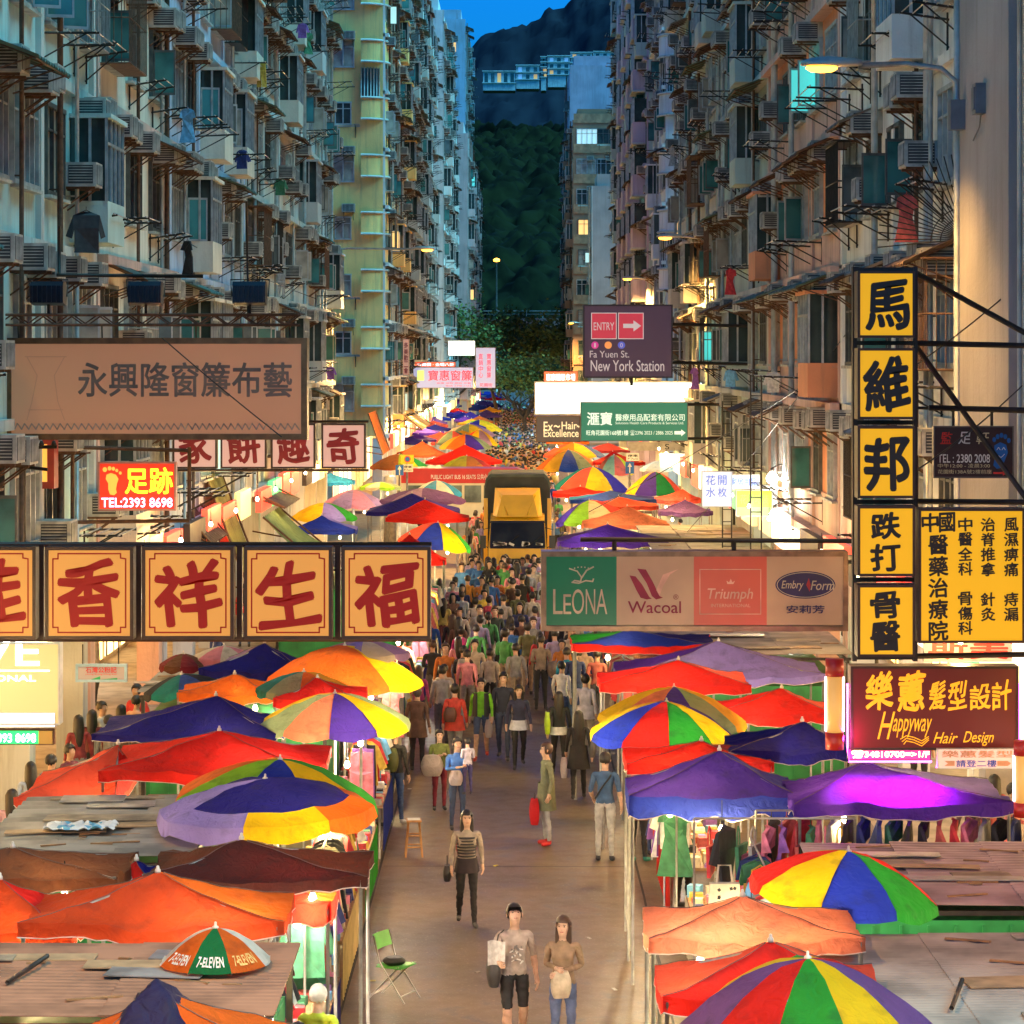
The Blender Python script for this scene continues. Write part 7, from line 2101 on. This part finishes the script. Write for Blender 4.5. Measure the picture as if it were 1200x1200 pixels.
# --- people on the pavements behind the stalls
side = [(108, 832, -7.6, 'dark maroon jacket by the small hanging sign', (.16, .03, .03)), (128, 838, -7.0, 'grey knit, back turned near the navy tent', (.25, .24, .24)), (92, 838, -8.0, 'dark red coat by the cream light box', (.3, .04, .04)), (120, 822, -7.9, 'white blouse at the lit left shops', (.6, .55, .5)),
        (142, 826, -7.2, 'brown jacket at the lit left shops', (.18, .10, .07)), (60, 884, -7.4, 'blue denim jacket on the left pavement', (.12, .22, .45)), (36, 893, -7.2, 'pale blue shirt on the left pavement', (.40, .48, .60)), (82, 872, -7.6, 'dark wine top on the left pavement', (.15, .03, .05)), (14, 925, -6.9, 'multicoloured blouse and pink cap on the left pavement', (.55, .35, .45)), (160, 815, -7.8, 'peach top under the maroon umbrella', (.6, .35, .25)),
        (1165, 908, 7.4, 'red top beside the salon doorway', (.45, .10, .10)), (1188, 918, 7.3, 'pink dress beside the column lamp', (.6, .22, .22)), (1140, 915, 7.5, 'dark top under the violet tent edge', (.1, .05, .07)), (1185, 960, 6.9, 'red shorts near the sloping roof', (.5, .06, .06))]
for k, (px, hy, xx, lab, c) in enumerate(side):
    h = 1.64; Y = FPX * (EYE - h - .13) / (hy - VY); x = (px - VX) * Y / FPX
    ky, ps = KEYS[k % 4]; fem = k % 2 == 0
    o, f, p = person('pavement shopper, %s' % lab, x, Y * KS, (180, 150, 200, 60)[k % 4], h, ps, ky + ('f' if fem else ''), c, BOTT[k % 5][1], 'long' if fem else 'short', DKHAIR, skin=k, female=fem)
    o.location.z = .13

# shoppers on the pavements behind the stalls
rnd = random.Random(77)
pv = []
tries = 0
while len(pv) < 26 and tries < 3000:
    tries += 1
    if rnd.random() < .5: x, y = rnd.uniform(-9.9, -6.7), rnd.uniform(18.5, 62)
    else: x, y = rnd.uniform(6.3, 9.0), rnd.uniform(16.5, 62)
    if any(abs(x - a_) < .5 and abs(y - b_) < .6 for a_, b_ in pv): continue
    pv.append((x, y))
    ti = rnd.randrange(len(TOPS)); bi = rnd.randrange(len(BOTT)); ky, ps = rnd.choice(FKEYS); fem = rnd.random() < .5
    o, f, p = person('shopper in a %s top on the %s pavement behind the stalls' % (TOPS[ti][0], 'left' if x < 0 else 'right'), x, y * KS, rnd.choice((0, 180, 90, 270)) + rnd.uniform(-30, 30), rnd.uniform(1.5, 1.78), ps, ky + ('f' if fem else ''), TOPS[ti][1], BOTT[bi][1], rnd.choice(('long', 'bob')) if fem else 'short', DKHAIR, skin=ti, female=fem, group='shoppers on the pavements')
    o.location.z = .13
# ================================================================== stool, folding chair
x, y = atpx(485, 1003)
root = thing('wooden_stool', 'tall wooden stool standing alone on the road', 'stool', (x, y, 0), R(4))
STW = M('stool_wood', (.42, .20, .06), .5, 0, .3, 9)
k = y / FPX; hw_, h_ = .115, .58
for sx in (-1, 1):
    for sy in (-1, 1):
        mb = MB(); mb.tube([(sx * .085, sy * .085, h_ - .02), (sx * .135, sy * .135, 0)], .017, 4); mb.build('leg', STW, root)
mb = MB(); mb.box(-.12, .12, -.12, .12, h_ - .02, h_ + .01); mb.build('seat', STW, root)
mb = MB(); mb.box(-.10, .10, -.09, .09, h_ + .01, h_ + .018); mb.build('seat_paper', WHITE, root)
for z, q in ((.16, .122), (.34, .105)):
    for a, b in (((-q, -q), (q, -q)), ((-q, q), (q, q)), ((-q, -q), (-q, q)), ((q, -q), (q, q))):
        mb = MB(); mb.tube([(a[0], a[1], z), (b[0], b[1], z)], .013, 4); mb.build('rung', STW, root)
x, y = atpx(462, 1170)
root = thing('folding_chair', 'light folding chair with green seat and back on the road', 'chair', (x, y, 0), R(62))
GP = M('chair_green', (.12, .55, .10), .4, 0, .2, 5); CH = M('chair_tube', (.62, .62, .60), .35, .6, .2, 5)
for sx in (-1, 1):
    mb = MB(); mb.tube([(sx * .19, -.26, 0), (sx * .19, .10, .48), (sx * .19, .19, .80)], .012, 6); mb.build('front_leg', CH, root)
    mb = MB(); mb.tube([(sx * .17, .28, 0), (sx * .17, -.16, .44)], .012, 6); mb.build('rear_leg', CH, root)
for (yy, zz) in ((-.20, .08), (.23, .06)):
    mb = MB(); mb.tube([(-.18, yy, zz), (.18, yy, zz)], .010, 6); mb.build('stretcher', CH, root)
mb = MB(); mb.grid(lambda u, v: (-.19 + .38 * u, -.21 + .36 * v, .435 + .02 * (2 * v - 1) ** 2 - .01), 8, 8, 0, True); mb.box(-.19, .19, -.21, .15, .415, .425); mb.build('seat', GP, root)
mb = MB(); mb.grid(lambda u, v: (-.19 + .38 * u, .135 + .055 * v + .02 * math.sin(PI * u), .63 + .18 * v), 10, 4, 0, True); mb.grid(lambda u, v: (.19 - .38 * u, .150 + .055 * v + .02 * math.sin(PI * u), .63 + .18 * v), 10, 4, 0, True); mb.build('backrest', GP, root)
bag('crumpled black bag left on the green folding chair', 'plastic_bag', (x, y, .475), (.28, .26, .09), (.015, .015, .015), None, 20)
mb = MB(); mb.obox((0, 0, .008), (.16, .05, .006), Matrix.Rotation(.2, 3, 'Z')); c = atpx(448, 1093); tag(mb.build('paper_scrap', WHITE, None, (c[0], c[1], 0)), 'scrap of white paper on the road left of the chair', 'litter')

for k, (px, py, col_, lab) in enumerate(((437, 1150, (.6, .45, .1), 'tiny yellow scrap on the road beside the folding chair legs'), (581, 1015, (.75, .6, .1), 'yellow leaf shaped scrap near the cross joint'), (690, 1100, (.5, .48, .44), 'grey paper scrap right of the long haired woman'), (480, 925, (.7, .68, .62), 'white flattened cup by the backpack man'), (560, 1140, (.4, .36, .3), 'brown torn card piece in mid road'), (720, 1160, (.62, .6, .56), 'pale ticket stub near the salmon tent'))):
    c = atpx(px, py); mb = MB(); mb.obox((0, 0, .010), (.07 + .02 * (k % 3), .045, .008), Matrix.Rotation(k, 3, 'Z')); tag(mb.build('paper_scrap', M('scrap_%d' % k, col_, .8), None, (c[0], c[1], 0)), lab, 'litter')
# ================================================================== goods of the stalls
def garment(kind):
    mb = MB()
    if kind == 'dress': pol = [(-.10, .0), (-.20, -.06), (-.25, -.28), (-.16, -.30), (-.15, -.5), (-.26, -1.05), (.26, -1.05), (.15, -.5), (.16, -.30), (.25, -.28), (.20, -.06), (.10, 0)]
    elif kind == 'shirt': pol = [(-.09, 0), (-.22, -.06), (-.34, -.42), (-.25, -.46), (-.20, -.28), (-.21, -.70), (.21, -.70), (.20, -.28), (.25, -.46), (.34, -.42), (.22, -.06), (.09, 0)]
    elif kind == 'trousers': pol = [(-.17, 0), (-.18, -.30), (-.19, -.98), (-.04, -.98), (0, -.36), (.04, -.98), (.19, -.98), (.18, -.30), (.17, 0)]
    else: pol = [(-.20, -.22), (-.22, -.60), (.22, -.60), (.20, -.22)]
    n = len(pol)
    wv = lambda x, z: .05 * math.sin(x * 26 + z * 3) + .03 * math.sin(z * 9)
    F = [(x, -.022 + wv(x, z), z) for x, z in pol]; B = [(x, .022 + wv(x, z), z) for x, z in pol]
    ctr = (0, .03, -.35)
    mb.add(F + B, [tuple(range(n)), tuple(reversed(range(n, 2 * n)))] + [(i, i + n, (i + 1) % n + n, (i + 1) % n) for i in range(n)], 0)
    if kind == 'bag':
        mb.tube([(-.11, 0, -.24), (-.10, 0, -.06), (0, 0, .0), (.10, 0, -.06), (.11, 0, -.24)], .012, 5)
    else:
        mb.tube([(-.16, 0, -.045), (0, 0, .03), (.16, 0, -.045)], .008, 4); mb.tube([(0, 0, .03), (0, 0, .09)], .006, 4)
    return mb.mesh('hanging_garment', [CLOTHM])
GARM = {k: garment(k) for k in ('dress', 'shirt', 'trousers', 'bag')}
GNAME = {'dress': 'dress', 'shirt': 'shirt', 'trousers': 'pair of trousers', 'bag': 'cloth bag'}
GC = [('black', (.02, .02, .025)), ('red', (.6, .04, .05)), ('white', (.72, .70, .66)), ('navy', (.03, .05, .2)), ('pink', (.7, .2, .3)), ('grey', (.3, .3, .3)), ('sky blue', (.15, .4, .65)), ('cream', (.65, .55, .38)), ('floral red', (.5, .1, .09)), ('dark green', (.04, .18, .09)), ('mustard', (.6, .4, .06)), ('violet', (.25, .1, .4))]
_gn = {}
def rail(place_, x, y0, y1, z, n, kinds=('shirt', 'dress', 'trousers'), rz=90, seed=1, cols=None):
    rnd = random.Random(seed); yc = (y0 + y1) / 2 * KS
    if rz == 90: y0, y1 = yc - (y1 - y0) * .5 * KS, yc + (y1 - y0) * .5 * KS; n = int(n * 1.5); x += -.3 if x < 0 else .25
    root = thing('clothes_rail', 'steel clothes rail %s' % place_, 'rail', (x, yc, 0))
    L = (y1 - y0) / 2
    mb = MB()
    if rz == 90: a, b = (0, -L, z), (0, L, z)
    else: a, b = (-L, 0, z), (L, 0, z)
    mb.tube([a, b], .014, 6)
    mb.build('bar', GALV, root)
    for q in (a, b):
        mb = MB(); mb.tube([(q[0], q[1], 0), q], .016, 6); mb.build('upright', GALV, root)
    for k in range(n):
        t = -L + .1 + (2 * L - .2) * (k + .5) / n; kd = rnd.choice(kinds); cn, cc = (rnd.choice(GC) if not cols else cols[k % len(cols)])
        px_ = (x, yc + t, z - .10) if rz == 90 else (x + t, yc, z - .10)
        o = link('hanging_garment', GARM[kd], None, px_, R(rnd.uniform(-14, 14) + (0 if rz == 90 else 78)))
        key = (cn, kd, place_); _gn[key] = _gn.get(key, 0) + 1
        o['cloth'] = [float(v_) for v_ in cc]
        tag(o, '%s %s on the rail %s%s' % (cn, GNAME[kd], place_, '' if _gn[key] == 1 else ', %s such' % ('second', 'third', 'fourth', 'fifth', 'sixth')[_gn[key] - 2]), 'clothing', 'garments hanging at the stalls')
rail('at the bottom left stalls', -2.28, 14.2, 16.3, 1.9, 9, ('trousers', 'dress', 'shirt'), seed=2, cols=[GC[0], GC[0], GC[1], GC[2], GC[0], GC[1]])
rail('below the red sheet tent', -2.05, 17.0, 18.6, 1.9, 7, seed=3)
rail('beside the lilac and navy umbrella', -2.1, 19.0, 21.6, 1.95, 10, seed=4)
rail('left of the brown coat woman', -2.15, 24, 27.5, 1.9, 10, seed=5)
rail('under the printed hem of the blue violet tent', 3.2, 18.1, 20.1, 2.28, 10, ('dress', 'shirt', 'bag'), rz=0, seed=6)
rail('nearest the road under the blue violet tent', 2.7, 17.4, 19.4, 1.95, 8, ('dress', 'shirt', 'bag'), seed=7)
rail('under the wide violet tent', 5.0, 17.3, 21.3, 2.32, 20, ('shirt', 'dress'), rz=0, seed=8, cols=[GC[0], GC[8], GC[1], GC[4], GC[5], GC[0], GC[3], GC[3], GC[9], GC[0]])
rail('below the big rainbow umbrella', 1.95, 21.2, 23.5, 1.95, 9, seed=9)
rail('at the scarlet tents by the road', 1.9, 24.5, 27, 1.95, 9, seed=10)
rail('at the red hemmed tent', 1.9, 28.5, 32, 1.95, 10, seed=11)
rail('near the glowing stall', -2.1, 29, 33, 1.95, 10, seed=12)
rail('before the red peaked tent', -2.0, 36, 42, 1.95, 12, seed=13)
rail('before the far violet tent', 1.95, 36, 42, 1.95, 12, seed=14)
# white tote on the right stall corner
root = thing('tote_bag', 'cream canvas tote with dark dots standing at the right stall corner', 'bag', W(849, 1037, 15.6) + Vector((0, 0, -.1)))
mb = MB(); mb.prism([(-.17, -.22), (.17, -.22), (.15, .12), (-.15, .12)], -.05, .05); mb.tube([(-.08, 0, .12), (-.06, 0, .30), (.06, 0, .30), (.08, 0, .12)], .012, 5); mb.build('bag_body', M('canvas_cream', (.62, .56, .42), .8, 0, .2, 6), root)
mb = MB()
for k in range(9): mb.obox((random.Random(k).uniform(-.11, .11), -.052, random.Random(k + 50).uniform(-.16, .08)), (.03, .004, .03), Matrix.Rotation(k, 3, 'Y'))
mb.build('dots', BLK, root)

def goods_table(label, x, y, w, d, z, seed, cloth_c):
    """a counter heaped with small wares"""
    rnd = random.Random(seed)
    root = thing('market_counter', label, 'stall', (x, y * KS, 0))
    mb = MB(); mb.box(-w / 2, w / 2, -d / 2, d / 2, z - .04, z); mb.build('table_top', WOOD, root)
    mb = MB(); mb.grid(lambda u, v: ((-w / 2 - .012 if x > 0 else w / 2 + .012), -d / 2 + d * u, z - (z - .12) * v + 0) if True else None, 30, 4, 0, True)
    mb.v = [(a + .02 * math.sin(b * 30) * (z - c), b, c) for a, b, c in mb.v]
    mb.build('table_cloth', cloth(cloth_c), root)
    mats = [M('ware_' + c_[0].replace(' ', '_'), c_[1], .6, 0, .3, 12) for c_ in GC]
    mb = MB()
    nx, ny = max(2, int(w / .2)), max(3, int(d / .2))
    for i in range(nx):
        for j in range(ny):
            if rnd.random() < .08: continue
            h = rnd.uniform(.03, .16); cx, cy_ = -w / 2 + w * (i + .5) / nx, -d / 2 + d * (j + .5) / ny
            mb.obox((cx, cy_, z + h / 2), (rnd.uniform(.10, .18), rnd.uniform(.10, .18), h), Matrix.Rotation(rnd.uniform(-.4, .4), 3, 'Z'), rnd.randrange(len(mats)))
    mb.build('wares', mats, root)['kind'] = 'stuff'
    for sx in (-1, 1):
        for sy in (-1, 1):
            mb = MB(); mb.tube([(sx * (w / 2 - .05), sy * (d / 2 - .05), 0), (sx * (w / 2 - .05), sy * (d / 2 - .05), z - .04)], .02, 5); mb.build('leg', GALV, root)
spec = [(-2.35, 13.9, 'bottom left corner'), (-2.5, 16.8, 'under the red sheet tent'), (-2.6, 19.8, 'under the lilac and navy umbrella'), (-2.6, 22.6, 'under the long red tent'), (-2.6, 25.5, 'under the faded umbrella'), (-2.7, 28.8, 'under the draped yellow and lilac umbrella'), (-2.6, 32.3, 'before the glowing stall'), (-2.6, 36, 'behind the red character panels'), (-2.6, 40, 'by the bright red tent'),
        (2.5, 14.5, 'under the salmon tent'), (2.6, 16.4, 'behind the cream tote'), (2.7, 19.5, 'under the blue violet tent'), (2.6, 22.5, 'under the big rainbow umbrella'), (2.6, 25.6, 'under the scarlet tent'), (2.6, 29, 'under the blue tent'), (2.6, 33, 'below the lingerie sign'), (2.6, 38, 'under the violet tent'), (2.6, 43, 'under the salmon far tent'), (-2.7, 46, 'next to the truck, left'), (2.7, 48, 'next to the truck, right')]
for k, (x, y, lab) in enumerate(spec):
    goods_table('market counter heaped with small wares %s' % lab, x, y, .9, 3.2, .85, 60 + k, ('red', 'navy', 'cream', 'green', 'blue', 'white')[k % 6])
    hang_bulb(x + (.1 if x < 0 else -.1), y * KS, 2.05, 52, white=k % 3 == 1, label='bare bulb over the market counter %s' % lab)
# stacks of goods where the photograph shows them at the lower left
root = thing('card_rack', 'sloping rack of colourful cards beside the bottom left stall', 'rack', ((327 - VX) * 14.2 / FPX, 14.2 * KS, 0))
mb = MB(); mb.add([(-.2, -.5, .7), (.22, -.5, .7), (.14, .6, 1.35), (-.2, .6, 1.35)], [(0, 1, 2, 3)]); mb.box(-.2, .2, -.5, .6, .02, .66); mb.build('rack_frame', M('hawker_green', (.03, .30, .08)), root)
mb = MB(); rnd = random.Random(8)
for i in range(4):
    for j in range(10):
        x_ = -.16 + .1 * i; t = j / 10; y_ = -.46 + 1.05 * t; z_ = .715 + .65 * t
        mb.obox((x_, y_, z_), (.085, .095, .012), Matrix.Rotation(.54, 3, 'X'), rnd.randrange(6))
mb.build('cards', [M('ware_pink', GC[4][1]), M('ware_white', GC[2][1]), M('ware_mustard', GC[10][1]), M('ware_sky_blue', GC[6][1]), M('ware_red', GC[1][1]), M('ware_cream', GC[7][1])], root)
# blue check cloth lying on the grey roof
mb = MB()
def fn(u, v): return (-.42 + .84 * u + .06 * noise.noise((u * 4, v * 4, 1)), -.22 + .44 * v + .08 * noise.noise((u * 3, v * 3, 8)), .03 + .10 * abs(noise.noise((u * 6, v * 6, 3))))
mb.grid(fn, 30, 18, 0, True, lambda u, v: (int(u * 10) + int(v * 6)) % 2 if int(u * 5) % 2 else 0)
c = W(95, 968, 18.4); tag(mb.build('checked_cloth', [M('pale_cloth', (.66, .70, .74), .8), M('blue_check', (.15, .42, .62), .8)], None, (c.x, c.y, 2.36)), 'pale blue checked cloth lying on the grey board roof', 'cloth')
# long steel tubes laid on the roofs
for (px, py, px2, py2, Y, z, lab) in ((20, 1140, 45, 1085, 14, 2.42, 'bent steel bar lying on the brown corrugated roof'), (1105, 1108, 1138, 1160, 13.6, 2.36, 'dark steel bar lying on the long grey roof')):
    a = W(px, py, Y); b = W(px2, py2, Y); mb = MB(); mb.tube([(0, -.45, 0), (b.x - a.x, .45, .03)], .022, 6); tag(mb.build('steel_bar', STEEL, None, (a.x, a.y, z)), lab, 'bar')

# ================================================================== washing on the racks
rnd = random.Random(9)
spots_ = [s_ for s_ in LAUNDRY if 36 < s_[1] < 105 and 6 < s_[2] < 20]
rnd.shuffle(spots_)
for k, (x, y, z) in enumerate(spots_[:15]):
    kd = rnd.choice(('shirt', 'trousers', 'dress')); cn, cc = rnd.choice(GC)
    o = link('washing', GARM[kd], None, (x, y, z), R(rnd.uniform(-40, 40))); o.scale = (.72, .72, .72); o['cloth'] = [float(v_) for v_ in cc]
    tag(o, '%s %s drying outside %s, %s level' % (cn, GNAME[kd], 'the left tenements' if x < 0 else 'the right tenements', ('second', 'third', 'fourth', 'fifth', 'sixth', 'seventh')[min(5, int((z - 4) / 2.95))]), 'washing', 'washing on the facades')
c = W(62, 262, 26)
o = link('washing', GARM['shirt'], None, (-7.35, 26.2 * KS, 10.5), R(20)); o['cloth'] = [.035, .035, .04]; tag(o, 'dark jacket drying on a bracket of the teal tenement', 'washing', 'washing on the facades')
# fan of spikes on the white tenement
root = thing('spike_fan', 'fan of thin iron spikes between the flats above the first yellow box', 'spikes', W(1132, 280, 24.2))
mb = MB()
for k in range(22):
    a = R(80 + 105 * k / 21); mb.tube([(0, 0, 0), (1.35 * math.cos(a), -.1 + .02 * k, 1.35 * math.sin(a))], .010, 4)
for r_ in (.35, .5): mb.tube([(r_ * math.cos(R(80 + 105 * k / 10)), -.05 + .04 * k, r_ * math.sin(R(80 + 105 * k / 10))) for k in range(11)], .010, 4)
mb.build('spikes', STEEL, root)
# electrical box beside the nearest lamp bracket
root = thing('junction_box', 'grey junction box on the stucco pier near the lamp bracket', 'box', (6.70, 22.2 * KS, 11.75))
mb = MB(); mb.box(-.1, .06, -.14, .14, -.22, .22); mb.box(-.12, -.1, -.1, .1, -.16, .16); mb.tube([(0, 0, -.22), (0, .1, -.4), (0, .6, -.55)], .012, 5); mb.build('box_body', M('lamp_bracket', (.16, .16, .18)), root)
# steel lattice masts on the right
for (px, y0p, y1p, Y, lab) in ((886, 440, 600, 37, 'slim steel ladder mast in front of the salmon tenement'), (852, 470, 640, 44, 'open lattice bracket mast by the green sign')):
    a = W(px, y1p, Y); b = W(px, y0p, Y); root = thing('lattice_mast', lab, 'mast', (a.x, a.y, a.z)); h = b.z - a.z
    mb = MB()
    for sx in (-.13, .13): mb.tube([(sx, 0, -a.z), (sx, 0, h)], .022, 5)
    z = 0
    while z < h: mb.tube([(-.13, 0, z), (.13, 0, z)], .014, 4); z += .35
    mb.build('mast_frame', STEEL, root)
# cables
def cable(label, pts, r=.012, sagk=.25):
    P = [W(*q) for q in pts]; out = []
    for i in range(len(P) - 1):
        for k in range(9):
            t = k / 8; q = P[i].lerp(P[i + 1], t); q.z -= sagk * 4 * t * (1 - t); out.append(q)
    root = MB(); b = P[0]; root.tube([q - b for q in out], r, 4); tag(root.build('cable', BLACK, None, b), label, 'cable')
cable('thin cable slanting over the tan sign', [(190, 396, 23.5), (330, 512, 23.8)], .010, .02)
cable('long cable from the teal tenement down to the neon sign', [(-10, 160, 26), (370, 350, 50)], .012, .2)
cable('cable running down from the stucco pier past the yellow boxes', [(1230, 300, 22), (1010, 470, 20)], .012, .1)
cable('cable crossing above the small maroon sign', [(1230, 420, 21), (1060, 560, 19)], .012, .1)
cable('low cable from the wall behind the neon sign to the rail', [(-20, 455, 27), (70, 540, 29), (120, 640, 30)], .012, .1)
cable('cable from the salmon tenement to the medical sign', [(960, 440, 36), (690, 600, 48)], .014, .1)
cable('second cable above the right stalls', [(1000, 380, 32), (790, 640, 50)], .014, .15)
# dark bracket arms fixed to the left wall
root = thing('insulator_bracket', 'dark pole top with crossed arms and insulators by the neon sign', 'bracket', W(27, 525, 25))
mb = MB(); kk = 25 / FPX
mb.tube([(0, 0, .2), (0, 0, -2.8)], .05, 6); mb.tube([(-.55, 0, 0), (.55, 0, .02)], .03, 5); mb.tube([(-.5, .1, -.25), (.4, 0, -.35)], .03, 5); mb.tube([(-.4, 0, -.6), (.1, 0, .0)], .025, 5)
for k in range(6): mb.lathe([(.03, 0), (.045, .04), (.02, .1)], (-.5 + .2 * k, 0, .02), 8)
mb.build('bracket_arms', STEEL, root)

bpy.data.scenes.remove(BENCH)
